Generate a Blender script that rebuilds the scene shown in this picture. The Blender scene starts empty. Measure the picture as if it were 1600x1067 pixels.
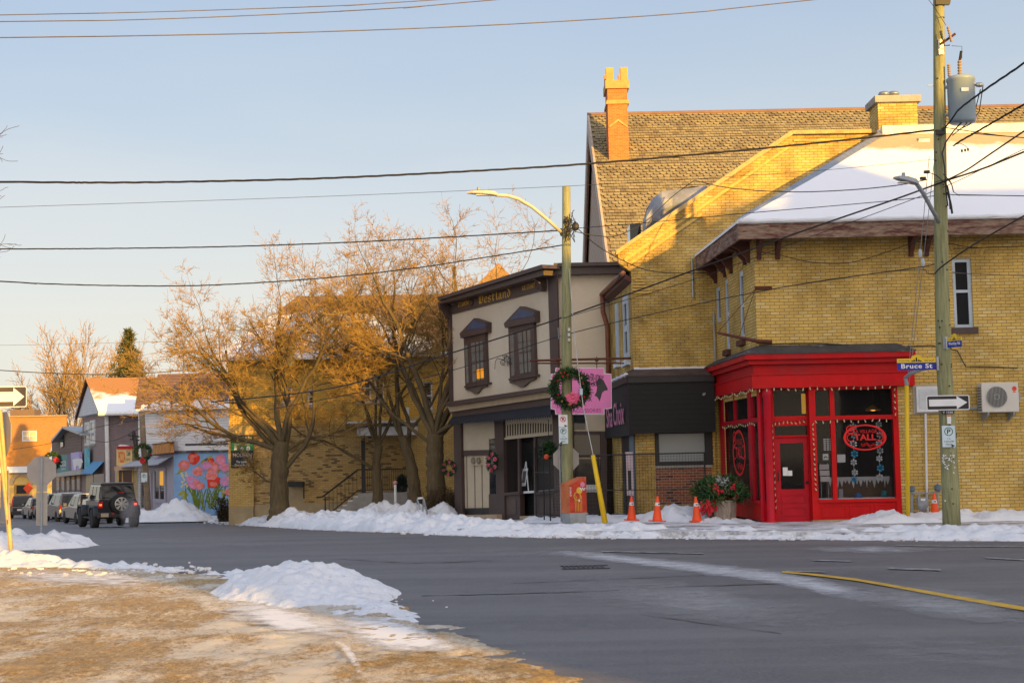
import bpy, math, random
from mathutils import Vector, Matrix, noise
R = math.radians
random.seed(7)
sc = bpy.context.scene
COL = sc.collection

# ---------------------------------------------------------------- camera
F = 2300.0                      # focal length in photograph pixels (1600 wide)
CX, CY = 800.0, 533.5
EYE = 1.75
PITCH = math.atan(182.5 / F)
ROLL = -0.020
cam_d = bpy.data.cameras.new('camera')
cam = bpy.data.objects.new('camera', cam_d); COL.objects.link(cam)
cam_d.sensor_fit = 'HORIZONTAL'; cam_d.sensor_width = 36.0
cam_d.lens = 36.0 * F / 1600.0
cam_d.clip_start = 0.1; cam_d.clip_end = 3000.0
CAM_R = (Matrix.Rotation(math.pi / 2 + PITCH, 4, 'X') @ Matrix.Rotation(ROLL, 4, 'Z'))
CAM_P = Vector((0, 0, EYE))
cam.matrix_world = Matrix.Translation(CAM_P) @ CAM_R
sc.camera = cam

# ---------------------------------------------------------------- light
SUN_EL, SUN_AZ = R(10.0), R(31.0)        # behind the camera, to its right
to_sun = Vector((math.sin(SUN_AZ) * math.cos(SUN_EL), -math.cos(SUN_AZ) * math.cos(SUN_EL), math.sin(SUN_EL)))
world = bpy.data.worlds.new('World'); sc.world = world; world.use_nodes = True
wn, wl = world.node_tree.nodes, world.node_tree.links
wn.clear()
wo = wn.new('ShaderNodeOutputWorld'); wb = wn.new('ShaderNodeBackground')
sky = wn.new('ShaderNodeTexSky'); sky.sky_type = 'NISHITA'; sky.sun_disc = False
sky.sun_elevation = SUN_EL; sky.sun_rotation = math.atan2(to_sun.x, to_sun.y)
sky.air_density = 1.0; sky.dust_density = 1.0; sky.ozone_density = 1.6
wb.inputs['Strength'].default_value = 0.15
# a thin high veil whitens the clear sky, warmer and paler toward the horizon, with faint streaks of cirrus
wt = wn.new('ShaderNodeTexCoord'); wsp = wn.new('ShaderNodeSeparateXYZ'); wl.new(wt.outputs['Generated'], wsp.inputs[0])
wns = wn.new('ShaderNodeTexNoise'); wns.inputs['Scale'].default_value = 3.0; wns.inputs['Detail'].default_value = 5; wns.inputs['Roughness'].default_value = 0.55
wmp = wn.new('ShaderNodeMapping'); wmp.inputs['Scale'].default_value = (1.2, 1.0, 5.0); wmp.inputs['Rotation'].default_value = (0, R(12), 0)
wl.new(wt.outputs['Generated'], wmp.inputs[0]); wl.new(wmp.outputs[0], wns.inputs['Vector'])
wma = wn.new('ShaderNodeMath'); wma.operation = 'MULTIPLY_ADD'; wl.new(wns.outputs['Fac'], wma.inputs[0]); wma.inputs[1].default_value = -0.10; wl.new(wsp.outputs[2], wma.inputs[2])
wmb = wn.new('ShaderNodeMath'); wmb.operation = 'ADD'; wl.new(wma.outputs[0], wmb.inputs[0]); wmb.inputs[1].default_value = 0.05
wr = wn.new('ShaderNodeValToRGB'); wl.new(wmb.outputs[0], wr.inputs[0]); cr = wr.color_ramp
VEIL = [(0.0, (2.05, 1.86, 1.66)), (0.10, (1.97, 1.86, 1.74)), (0.17, (1.75, 1.77, 1.80)), (0.24, (1.40, 1.58, 1.82)), (0.34, (1.07, 1.35, 1.80)), (0.7, (0.75, 1.08, 1.72))]
while len(cr.elements) < len(VEIL): cr.elements.new(0.5)
for e_, (p_, c_) in zip(cr.elements, VEIL): e_.position = p_; e_.color = (*c_, 1)
wmx = wn.new('ShaderNodeMix'); wmx.data_type = 'RGBA'; wmx.inputs[0].default_value = 0.90
wl.new(sky.outputs[0], wmx.inputs[6]); wl.new(wr.outputs[0], wmx.inputs[7])
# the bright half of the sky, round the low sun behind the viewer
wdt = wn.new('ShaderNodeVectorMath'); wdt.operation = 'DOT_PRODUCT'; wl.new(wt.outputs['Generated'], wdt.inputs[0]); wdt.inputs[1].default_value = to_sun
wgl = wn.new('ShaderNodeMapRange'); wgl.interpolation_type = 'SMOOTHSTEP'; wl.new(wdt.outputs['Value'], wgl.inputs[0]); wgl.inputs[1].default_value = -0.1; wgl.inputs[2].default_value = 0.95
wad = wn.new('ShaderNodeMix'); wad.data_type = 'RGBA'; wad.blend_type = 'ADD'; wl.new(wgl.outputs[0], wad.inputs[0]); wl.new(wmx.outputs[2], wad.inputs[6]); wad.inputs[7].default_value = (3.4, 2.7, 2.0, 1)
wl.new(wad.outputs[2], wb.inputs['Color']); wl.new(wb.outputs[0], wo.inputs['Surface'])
sun_d = bpy.data.lights.new('sun', 'SUN'); sun = bpy.data.objects.new('sun', sun_d); COL.objects.link(sun)
sun_d.energy = 3.7; sun_d.angle = R(0.5); sun_d.color = (1.0, 0.56, 0.08)
sun.rotation_euler = to_sun.to_track_quat('Z', 'Y').to_euler()
sun.location = (30, -40, 30)
vs = sc.view_settings
vs.view_transform = 'Standard'; vs.look = 'None'; vs.gamma = 1.0; vs.use_curve_mapping = False
vs.exposure = 1.32
sc.cycles.max_bounces = 6; sc.cycles.diffuse_bounces = 3; sc.cycles.glossy_bounces = 3
sc.cycles.transparent_max_bounces = 12; sc.cycles.transmission_bounces = 4
sc.cycles.use_denoising = True

# ---------------------------------------------------------------- geometry helpers
def gz(y):                       # the street falls gently away from the corner
    if y < 36: return 0.0
    if y < 66: return -(y - 36) * 0.030
    if y < 120: return -0.9 - (y - 66) * 0.024
    return -2.196
def ray(u, v): return CAM_R.to_3x3() @ Vector((u - CX, -(v - CY), -F))
def at(u, v, y):
    d = ray(u, v); return CAM_P + d * (y / d.y)
def g(u, v, h=0.0):              # where the sight line of a photo point meets the ground
    d = ray(u, v); lo, hi = 3.0, 900.0
    for _ in range(60):
        m = (lo + hi) / 2; p = CAM_P + d * (m / d.y)
        if p.z > gz(p.y) + h: lo = m
        else: hi = m
    return CAM_P + d * (lo / d.y)
ZUP = Vector((0, 0, 1))
class Pl:                        # a vertical wall plane through two ground points (left to right as seen)
    def __init__(s, p0, p1):
        s.o = Vector((p0[0], p0[1], 0)); s.h = (Vector((p1[0], p1[1], 0)) - s.o).normalized()
        s.n = Vector((s.h.y, -s.h.x, 0))
    def pt(s, u, v, off=0.0):
        d = ray(u, v); o = s.o + s.n * off
        return CAM_P + d * ((o - CAM_P).dot(s.n) / d.dot(s.n))
    def sz(s, u, v, off=0.0):
        p = s.pt(u, v, off); return (p - s.o).dot(s.h), p.z
    def P(s, a, z, off=0.0): return s.o + s.h * a + s.n * off + ZUP * z
class MB:
    def __init__(s): s.v = []; s.f = []; s.m = []
    def add(s, vs_, fs, m=0):
        b = len(s.v); s.v += [tuple(p) for p in vs_]
        for f in fs: s.f.append([b + i for i in f]); s.m.append(m)
    def quad(s, a, b, c, d, m=0): s.add([a, b, c, d], [(0, 1, 2, 3)], m)
    def poly(s, pts, m=0): s.add(pts, [tuple(range(len(pts)))], m)
    def prism(s, front, vec, m=0):
        n = len(front); vec = Vector(vec)
        back = [Vector(p) + vec for p in front]
        fs = [tuple(range(n)), tuple(reversed(range(n, 2 * n)))]
        fs += [(i, i + n, (i + 1) % n + n, (i + 1) % n) for i in range(n)]
        s.add(list(front) + back, fs, m)
    def box(s, x0, x1, y0, y1, z0, z1, m=0):
        s.prism([Vector((x0, y0, z0)), Vector((x1, y0, z0)), Vector((x1, y0, z1)), Vector((x0, y0, z1))], (0, y1 - y0, 0), m)
    def pbox(s, pl, a0, a1, z0, z1, f, d, m=0):      # box on a wall plane, front at offset f, depth d
        s.prism([pl.P(a0, z0, f), pl.P(a1, z0, f), pl.P(a1, z1, f), pl.P(a0, z1, f)], pl.n * -d, m)
    def prect(s, pl, u0, v0, u1, v1, f, d, m=0):     # the same from two photo points
        a0, z1 = pl.sz(u0, v0, f); a1, z0 = pl.sz(u1, v1, f)
        s.pbox(pl, min(a0, a1), max(a0, a1), min(z0, z1), max(z0, z1), f, d, m)
    def ppoly(s, pl, pts, f, d, m=0): s.prism([pl.pt(u, v, f) for u, v in pts], pl.n * -d, m)
    def tube(s, path, rad, n=6, m=0, cap=True):
        path = [Vector(p) for p in path]; k = len(path)
        if not hasattr(rad, '__len__'): rad = [rad] * k
        rings = []; up = None
        for i, p in enumerate(path):
            d = (path[min(i + 1, k - 1)] - path[max(i - 1, 0)])
            if d.length < 1e-9: d = Vector((0, 0, 1))
            d.normalize()
            if up is None:
                up = Vector((0, 0, 1)) if abs(d.z) < 0.9 else Vector((1, 0, 0))
            x = up.cross(d)
            if x.length < 1e-6: x = Vector((1, 0, 0)).cross(d)
            x.normalize(); y = d.cross(x); up = y
            rings.append([p + (x * math.cos(2 * math.pi * j / n) + y * math.sin(2 * math.pi * j / n)) * rad[i] for j in range(n)])
        vs_ = [q for r_ in rings for q in r_]
        fs = [(i * n + j, i * n + (j + 1) % n, (i + 1) * n + (j + 1) % n, (i + 1) * n + j) for i in range(k - 1) for j in range(n)]
        if cap: fs += [tuple(reversed(range(n))), tuple((k - 1) * n + j for j in range(n))]
        s.add(vs_, fs, m)
    def lathe(s, c, prof, n=16, m=0, axis='Z', cap=True):
        c = Vector(c); vs_ = []
        for r_, z in prof:
            for j in range(n):
                a = 2 * math.pi * j / n; p = (r_ * math.cos(a), r_ * math.sin(a), z)
                if axis == 'Y': p = (p[0], p[2], p[1])
                elif axis == 'X': p = (p[2], p[0], p[1])
                vs_.append(c + Vector(p))
        k = len(prof)
        fs = [(i * n + j, i * n + (j + 1) % n, (i + 1) * n + (j + 1) % n, (i + 1) * n + j) for i in range(k - 1) for j in range(n)]
        if cap: fs += [tuple(reversed(range(n))), tuple((k - 1) * n + j for j in range(n))]
        s.add(vs_, fs, m)
    def ball(s, c, r, n=8, m=0, sq=(1, 1, 1)):
        c = Vector(c); k = max(4, n // 2 + 1)
        vs_ = [c + Vector((0, 0, -r * sq[2]))]
        for i in range(1, k):
            t = -math.pi / 2 + math.pi * i / k
            vs_ += [c + Vector((r * sq[0] * math.cos(t) * math.cos(2 * math.pi * j / n), r * sq[1] * math.cos(t) * math.sin(2 * math.pi * j / n), r * sq[2] * math.sin(t))) for j in range(n)]
        vs_.append(c + Vector((0, 0, r * sq[2])))
        fs = [(0, 1 + (j + 1) % n, 1 + j) for j in range(n)]
        for i in range(k - 2):
            b = 1 + i * n
            fs += [(b + j, b + (j + 1) % n, b + n + (j + 1) % n, b + n + j) for j in range(n)]
        b = 1 + (k - 2) * n; t = len(vs_) - 1
        fs += [(b + j, b + (j + 1) % n, t) for j in range(n)]
        s.add(vs_, fs, m)
    def build(s, name, mats, parent=None, smooth=False, recalc=True):
        me = bpy.data.meshes.new(name); me.from_pydata(s.v, [], s.f)
        if not isinstance(mats, (list, tuple)): mats = [mats]
        for mt in mats: me.materials.append(mt)
        if len(mats) > 1: me.polygons.foreach_set('material_index', s.m)
        if recalc and len(s.f) < 60000:
            import bmesh
            b = bmesh.new(); b.from_mesh(me); bmesh.ops.recalc_face_normals(b, faces=b.faces); b.to_mesh(me); b.free()
        if smooth: me.polygons.foreach_set('use_smooth', [True] * len(me.polygons))
        me.update()
        o = bpy.data.objects.new(name, me); COL.objects.link(o)
        if parent is not None:
            o.parent = parent; o.matrix_parent_inverse = world_of(parent).inverted()
        return o
def world_of(o):
    m = Matrix.LocRotScale(o.location, o.rotation_euler, o.scale)
    if o.parent is not None: m = world_of(o.parent) @ o.matrix_parent_inverse @ m
    return m
def tag(o, label, cat, group=None, kind=None):
    if label: o['label'] = label
    if cat: o['category'] = cat
    if group: o['group'] = group
    if kind: o['kind'] = kind
    return o
def thing(name, label, cat, loc=(0, 0, 0), group=None, rz=0.0):
    o = bpy.data.objects.new(name, None); COL.objects.link(o)
    o.empty_display_size = 0.2; o.location = loc; o.rotation_euler = (0, 0, rz)
    return tag(o, label, cat, group)
def copy_tree(o, parent=None):
    c = o.copy(); COL.objects.link(c)
    if parent is not None: c.parent = parent
    for ch in list(o.children): copy_tree(ch, c)
    return c
def smoothmod(o, lv=1):
    md = o.modifiers.new('s', 'SUBSURF'); md.levels = lv; md.render_levels = lv
def bevel(o, w=0.01, n=2):
    md = o.modifiers.new('b', 'BEVEL'); md.width = w; md.segments = n; md.limit_method = 'ANGLE'
    return o

# ---------------------------------------------------------------- materials
def S(r_, g_, b_):               # 0-255 colour to linear
    f = lambda c: (c / 255) / 12.92 if c <= 10 else ((c / 255 + 0.055) / 1.055) ** 2.4
    return (f(r_), f(g_), f(b_))
MATS = {}
def nt(name):
    m = bpy.data.materials.new(name); m.use_nodes = True
    n, l = m.node_tree.nodes, m.node_tree.links
    return m, n, l, n['Principled BSDF']
def mixrgb(n, l, fac, a, b, mode='MIX'):
    x = n.new('ShaderNodeMix'); x.data_type = 'RGBA'; x.blend_type = mode
    for val, i in ((fac, 0), (a, 6), (b, 7)):
        if hasattr(val, 'links'): l.new(val, x.inputs[i])
        elif i == 0: x.inputs[0].default_value = val
        else: x.inputs[i].default_value = (*val, 1)
    return x.outputs[2]
def ramp(n, l, src, a, b):
    x = n.new('ShaderNodeMapRange'); x.inputs[1].default_value = a; x.inputs[2].default_value = b
    l.new(src, x.inputs[0]); return x.outputs[0]
def noi(n, l, scale, detail=4, rough=0.6, vec=None):
    x = n.new('ShaderNodeTexNoise'); x.inputs['Scale'].default_value = scale
    x.inputs['Detail'].default_value = detail; x.inputs['Roughness'].default_value = rough
    if vec is None:
        gp = n.new('ShaderNodeNewGeometry'); vec = gp.outputs['Position']
    l.new(vec, x.inputs['Vector']); return x.outputs['Fac']
def pmat(name, base, rough=0.7, var=0.18, scale=2.0, bump=0.15, bscale=25.0, metal=0.0, spec=0.4, dirt=None, dscale=1.2, dlo=0.52, dhi=0.72, stretch=None, coat=0.0):
    """painted / plain surface: noise tone variation, fine bump, optional dirt of its own shape"""
    if name in MATS: return MATS[name]
    m, n, l, p = nt(name)
    tc = n.new('ShaderNodeTexCoord'); vec = tc.outputs['Object']
    if stretch:
        mp = n.new('ShaderNodeMapping'); mp.inputs['Scale'].default_value = stretch
        l.new(vec, mp.inputs['Vector']); vec = mp.outputs['Vector']
    f = noi(n, l, scale, 5, 0.65, vec)
    c = mixrgb(n, l, ramp(n, l, f, 0.3, 0.7), tuple(x * (1 - var) for x in base), tuple(min(1, x * (1 + var)) for x in base))
    if dirt:
        d = noi(n, l, dscale, 6, 0.7, vec)
        c = mixrgb(n, l, ramp(n, l, d, dlo, dhi), c, dirt)
    l.new(c, p.inputs['Base Color'])
    p.inputs['Roughness'].default_value = rough; p.inputs['Metallic'].default_value = metal
    p.inputs['Specular IOR Level'].default_value = spec
    if coat: p.inputs['Coat Weight'].default_value = coat; p.inputs['Coat Roughness'].default_value = 0.08
    if bump:
        b = n.new('ShaderNodeBump'); b.inputs['Strength'].default_value = bump; b.inputs['Distance'].default_value = 0.02
        l.new(noi(n, l, bscale, 4, 0.6, vec), b.inputs['Height']); l.new(b.outputs[0], p.inputs['Normal'])
    MATS[name] = m; return m
def wallvec(n, l):
    gm = n.new('ShaderNodeNewGeometry')
    sp = n.new('ShaderNodeSeparateXYZ'); l.new(gm.outputs['Position'], sp.inputs[0])
    sn = n.new('ShaderNodeSeparateXYZ'); l.new(gm.outputs['True Normal'], sn.inputs[0])
    def mth(op, a, b=None):
        x = n.new('ShaderNodeMath'); x.operation = op
        for i, v_ in enumerate((a, b)):
            if v_ is None: continue
            if hasattr(v_, 'links'): l.new(v_, x.inputs[i])
            else: x.inputs[i].default_value = v_
        return x.outputs[0]
    ax, ay = mth('ABSOLUTE', sn.outputs[0]), mth('ABSOLUTE', sn.outputs[1])
    u = mth('ADD', mth('MULTIPLY', sp.outputs[0], ay), mth('MULTIPLY', sp.outputs[1], ax))
    cb = n.new('ShaderNodeCombineXYZ'); l.new(u, cb.inputs[0]); l.new(sp.outputs[2], cb.inputs[1])
    return cb.outputs[0], mth, sp
def brickmat(name, c1, c2, mortar, w=0.225, h=0.0765, ms=0.011, stain=None, slo=0.56, shi=0.8, sscale=0.55, odd=None, bump=0.5, bias=0.0):
    if name in MATS: return MATS[name]
    m, n, l, p = nt(name)
    vec, mth, sp = wallvec(n, l)
    # slight wander of the courses so that they are not ruled
    wv = n.new('ShaderNodeTexNoise'); wv.inputs['Scale'].default_value = 1.3; l.new(vec, wv.inputs['Vector'])
    ad = n.new('ShaderNodeVectorMath'); ad.operation = 'MULTIPLY_ADD'
    l.new(wv.outputs['Color'], ad.inputs[0]); ad.inputs[1].default_value = (0.02, 0.02, 0); l.new(vec, ad.inputs[2])
    b = n.new('ShaderNodeTexBrick'); l.new(ad.outputs[0], b.inputs['Vector'])
    b.inputs['Scale'].default_value = 1.0; b.inputs['Brick Width'].default_value = w; b.inputs['Row Height'].default_value = h
    b.inputs['Mortar Size'].default_value = ms; b.inputs['Mortar Smooth'].default_value = 0.25; b.inputs['Bias'].default_value = bias
    b.inputs['Color1'].default_value = (*c1, 1); b.inputs['Color2'].default_value = (*c2, 1); b.inputs['Mortar'].default_value = (*mortar, 1)
    c = b.outputs['Color']
    if odd:                       # a second brick field picks out single odd bricks
        b2 = n.new('ShaderNodeTexBrick'); l.new(ad.outputs[0], b2.inputs['Vector'])
        b2.inputs['Scale'].default_value = 1.0; b2.inputs['Brick Width'].default_value = w; b2.inputs['Row Height'].default_value = h
        b2.inputs['Mortar Size'].default_value = 0.0; b2.inputs['Color1'].default_value = (0, 0, 0, 1); b2.inputs['Color2'].default_value = (1, 1, 1, 1)
        k = ramp(n, l, b2.outputs['Color'], 0.72, 0.95)
        inv = mth('SUBTRACT', 1.0, b.outputs['Fac'])
        c = mixrgb(n, l, mth('MULTIPLY', k, inv), c, odd)
    nz = noi(n, l, 5.0, 6, 0.7)
    c = mixrgb(n, l, ramp(n, l, nz, 0.25, 0.75), c, mixrgb(n, l, 1.0, c, (1.25, 1.22, 1.15), 'MULTIPLY'))
    if stain:
        sm = noi(n, l, sscale, 7, 0.68)
        c = mixrgb(n, l, ramp(n, l, sm, slo, shi), c, mixrgb(n, l, 1.0, c, stain, 'MULTIPLY'))
    l.new(c, p.inputs['Base Color']); p.inputs['Roughness'].default_value = 0.85; p.inputs['Specular IOR Level'].default_value = 0.25
    bp = n.new('ShaderNodeBump'); bp.inputs['Strength'].default_value = bump; bp.inputs['Distance'].default_value = 0.012
    hh = mth('ADD', mth('MULTIPLY', mth('SUBTRACT', 1.0, b.outputs['Fac']), 0.7), mth('MULTIPLY', noi(n, l, 30, 4, 0.6), 0.5))
    l.new(hh, bp.inputs['Height']); l.new(bp.outputs[0], p.inputs['Normal'])
    MATS[name] = m; return m
def stripemat(name, base, dark, pitch, horizontal=True, rough=0.7, width=0.12, var=0.12):
    """boards or siding: a dark joint every pitch metres"""
    if name in MATS: return MATS[name]
    m, n, l, p = nt(name)
    vec, mth, sp = wallvec(n, l)
    s2 = n.new('ShaderNodeSeparateXYZ'); l.new(vec, s2.inputs[0])
    t = mth('FRACT', mth('DIVIDE', s2.outputs[1 if horizontal else 0], pitch))
    j = mth('LESS_THAN', t, width)
    f = noi(n, l, 3.0, 5, 0.6)
    c = mixrgb(n, l, ramp(n, l, f, 0.3, 0.7), tuple(x * (1 - var) for x in base), tuple(min(1, x * (1 + var)) for x in base))
    c = mixrgb(n, l, j, c, dark)
    l.new(c, p.inputs['Base Color']); p.inputs['Roughness'].default_value = rough
    b = n.new('ShaderNodeBump'); b.inputs['Strength'].default_value = 0.6; b.inputs['Distance'].default_value = 0.02
    l.new(t, b.inputs['Height']); l.new(b.outputs[0], p.inputs['Normal'])
    MATS[name] = m; return m
def glassmat(name, clear=0.0, tint=(0.02, 0.022, 0.024), rough=0.04):
    if name in MATS: return MATS[name]
    m, n, l, p = nt(name)
    p.inputs['Base Color'].default_value = (*tint, 1); p.inputs['Roughness'].default_value = rough
    p.inputs['Specular IOR Level'].default_value = 0.34
    b = n.new('ShaderNodeBump'); b.inputs['Strength'].default_value = 0.06; b.inputs['Distance'].default_value = 0.05
    l.new(noi(n, l, 1.1, 2, 0.5), b.inputs['Height']); l.new(b.outputs[0], p.inputs['Normal'])
    if clear > 0:
        tr = n.new('ShaderNodeBsdfTransparent'); mx = n.new('ShaderNodeMixShader')
        mx.inputs[0].default_value = 1 - clear
        l.new(tr.outputs[0], mx.inputs[1]); l.new(p.outputs[0], mx.inputs[2])
        l.new(mx.outputs[0], n['Material Output'].inputs['Surface'])
    MATS[name] = m; return m
def emat(name, col, strength):
    if name in MATS: return MATS[name]
    m, n, l, p = nt(name)
    p.inputs['Base Color'].default_value = (*col, 1)
    p.inputs['Emission Color'].default_value = (*col, 1); p.inputs['Emission Strength'].default_value = strength
    MATS[name] = m; return m
def snowmat(name, dirt=0.0, base=(0.74, 0.76, 0.80), spec_col=(0.10, 0.085, 0.075)):
    if name in MATS: return MATS[name]
    m, n, l, p = nt(name)
    f = noi(n, l, 1.4, 6, 0.65)
    c = mixrgb(n, l, ramp(n, l, f, 0.35, 0.7), tuple(x * 0.90 for x in base), base)
    if dirt:
        d1 = noi(n, l, 6.5, 8, 0.8); d2 = noi(n, l, 0.7, 3, 0.6)
        mm = n.new('ShaderNodeMath'); mm.operation = 'MULTIPLY'
        l.new(ramp(n, l, d1, 0.56, 0.68), mm.inputs[0]); l.new(ramp(n, l, d2, 0.38, 0.62), mm.inputs[1])
        m2 = n.new('ShaderNodeMath'); m2.operation = 'MULTIPLY'; l.new(mm.outputs[0], m2.inputs[0]); m2.inputs[1].default_value = dirt
        c = mixrgb(n, l, m2.outputs[0], c, spec_col)
    l.new(c, p.inputs['Base Color']); p.inputs['Roughness'].default_value = 0.75; p.inputs['Specular IOR Level'].default_value = 0.25
    b = n.new('ShaderNodeBump'); b.inputs['Strength'].default_value = 0.6; b.inputs['Distance'].default_value = 0.05
    l.new(noi(n, l, 9.0, 7, 0.7), b.inputs['Height']); l.new(b.outputs[0], p.inputs['Normal'])
    MATS[name] = m; return m

M_snow = snowmat('snow_clean'); M_snowd = snowmat('snow_dirty', 0.75)
M_ybrick = brickmat('yellow_brick', (0.60, 0.415, 0.115), (0.50, 0.33, 0.088), (0.25, 0.175, 0.078), ms=0.009, stain=(0.50, 0.49, 0.50), slo=0.42, shi=0.70, odd=(0.60, 0.46, 0.19))
M_ybrick2 = brickmat('yellow_brick_weathered', (0.58, 0.40, 0.11), (0.47, 0.305, 0.08), (0.25, 0.175, 0.078), ms=0.009, stain=(0.42, 0.41, 0.42), slo=0.42, shi=0.66, sscale=0.8, odd=(0.54, 0.41, 0.17))
M_bbrick = brickmat('buff_brick_mixed', (0.46, 0.31, 0.115), (0.34, 0.215, 0.075), (0.26, 0.19, 0.10), w=0.24, h=0.08, odd=(0.13, 0.085, 0.045), stain=(0.7, 0.65, 0.6))
M_bbrick2 = brickmat('buff_brick_plain', (0.52, 0.36, 0.12), (0.44, 0.29, 0.09), (0.30, 0.21, 0.10), stain=(0.75, 0.7, 0.65))
M_rbrick = brickmat('red_brick', (0.30, 0.085, 0.035), (0.20, 0.055, 0.028), (0.27, 0.22, 0.17), w=0.21, h=0.072, odd=(0.045, 0.028, 0.03))
M_obrick = brickmat('orange_brick', (0.52, 0.17, 0.045), (0.38, 0.11, 0.03), (0.34, 0.20, 0.10))
M_pbrick = brickmat('purple_painted_brick', (0.20, 0.16, 0.175), (0.17, 0.135, 0.15), (0.13, 0.10, 0.115), bump=0.7)
M_pbrick2 = brickmat('mauve_painted_brick', (0.30, 0.235, 0.225), (0.27, 0.21, 0.205), (0.22, 0.17, 0.165), bump=0.6)
M_gbrick = brickmat('orange_end_brick', (0.38, 0.19, 0.07), (0.30, 0.145, 0.055), (0.27, 0.16, 0.08))
M_red = pmat('red_paint', (0.50, 0.003, 0.005), 0.5, 0.14, 2.5, 0.12, 30, spec=0.2, dirt=(0.36, 0.01, 0.012), dlo=0.5, dhi=0.8)
M_red2 = pmat('crimson_door_paint', (0.44, 0.004, 0.016), 0.45, 0.15, 3, 0.12, 30, spec=0.2, dirt=(0.30, 0.02, 0.035), dlo=0.5, dhi=0.8)
M_redw = pmat('faded_red_fascia', (0.44, 0.004, 0.007), 0.55, 0.15, 2, 0.15, 20, spec=0.2, dirt=(0.30, 0.02, 0.025), dlo=0.5, dhi=0.8)
M_brown = pmat('brown_trim_paint', (0.062, 0.040, 0.036), 0.5, 0.15, 3, 0.1, 30)
M_cream = pmat('cream_stucco', (0.62, 0.53, 0.40), 0.85, 0.06, 1.2, 0.2, 60, dirt=(0.50, 0.41, 0.30), dlo=0.5, dhi=0.9)
M_creamp = pmat('cream_panel_paint', (0.50, 0.42, 0.30), 0.6, 0.08, 2, 0.1, 40)
M_tan = pmat('tan_trim', (0.40, 0.30, 0.19), 0.7, 0.1, 3, 0.1, 40)
M_black = stripemat('black_boards', (0.009, 0.0085, 0.009), (0.003, 0.003, 0.003), 0.135, True, 0.75, 0.09)
M_blackp = pmat('black_paint', (0.015, 0.014, 0.015), 0.5, 0.3, 4, 0.1, 30)
M_char = pmat('charcoal_membrane', (0.05, 0.048, 0.05), 0.75, 0.35, 3, 0.3, 14, dirt=(0.30, 0.31, 0.34), dscale=1.6, dlo=0.55, dhi=0.72)
M_wood = pmat('weathered_wood', (0.24, 0.165, 0.125), 0.85, 0.45, 5, 0.4, 20, dirt=(0.10, 0.032, 0.024), dscale=2.2, dlo=0.45, dhi=0.6, stretch=(1, 1, 6))
M_maroon = pmat('maroon_wood', (0.085, 0.026, 0.018), 0.7, 0.3, 4, 0.2, 25)
M_rust = pmat('rusty_iron', (0.10, 0.032, 0.016), 0.8, 0.4, 8, 0.4, 60)
M_copper = pmat('brown_downpipe', (0.19, 0.065, 0.032), 0.5, 0.25, 3, 0.1, 30)
M_white = pmat('white_paint', (0.62, 0.63, 0.64), 0.55, 0.1, 3, 0.1, 30, dirt=(0.42, 0.41, 0.40), dlo=0.55, dhi=0.8)
M_bluew = pmat('pale_blue_frame', (0.44, 0.52, 0.60), 0.5, 0.1, 3, 0.1, 30)
M_galv = pmat('galvanised_steel', (0.34, 0.36, 0.38), 0.42, 0.2, 8, 0.1, 40, metal=0.7)
M_steelp = pmat('grey_steel_paint', (0.28, 0.31, 0.34), 0.45, 0.12, 4, 0.05, 40, metal=0.2)
M_alum = pmat('sign_back_aluminium', (0.34, 0.31, 0.29), 0.55, 0.12, 2, 0.05, 40, metal=0.25)
M_yel = pmat('yellow_plastic', (0.72, 0.47, 0.01), 0.45, 0.1, 3, 0.05, 40)
M_wire = pmat('black_cable', (0.018, 0.016, 0.016), 0.6, 0.2, 4, 0.0)
M_wiret = pmat('weathered_cable', (0.10, 0.075, 0.055), 0.65, 0.3, 4, 0.0)
M_glass = glassmat('dark_window_glass')
M_glassc = glassmat('shop_window_glass', 0.80)
M_glassb = glassmat('pale_film_glass', 0.0, (0.23, 0.27, 0.28), 0.18)
M_pole = pmat('treated_pole_wood', (0.265, 0.265, 0.135), 0.85, 0.25, 2.5, 0.5, 14, dirt=(0.13, 0.135, 0.07), dscale=1.8, dlo=0.48, dhi=0.7, stretch=(9, 9, 0.8))
M_signw = pmat('sign_white', (0.68, 0.69, 0.70), 0.4, 0.05, 4, 0.03, 30)
M_signk = pmat('sign_black', (0.022, 0.021, 0.028), 0.4, 0.1, 4, 0.03, 30)
M_ink = pmat('ink_black', (0.015, 0.015, 0.018), 0.5, 0.1, 4, 0.0)
M_inkg = pmat('ink_green', (0.01, 0.13, 0.07), 0.5, 0.1, 4, 0.0)
M_inkr = pmat('ink_red', (0.55, 0.02, 0.02), 0.5, 0.1, 4, 0.0)
M_gold = pmat('gold_leaf', (0.58, 0.34, 0.05), 0.4, 0.2, 8, 0.05, 40)
M_conc = pmat('concrete', (0.33, 0.31, 0.28), 0.9, 0.15, 3, 0.3, 20, dirt=(0.2, 0.19, 0.17))
M_concy = pmat('sandstone_base', (0.36, 0.28, 0.16), 0.9, 0.15, 2, 0.2, 20, dirt=(0.24, 0.18, 0.11))

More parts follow.
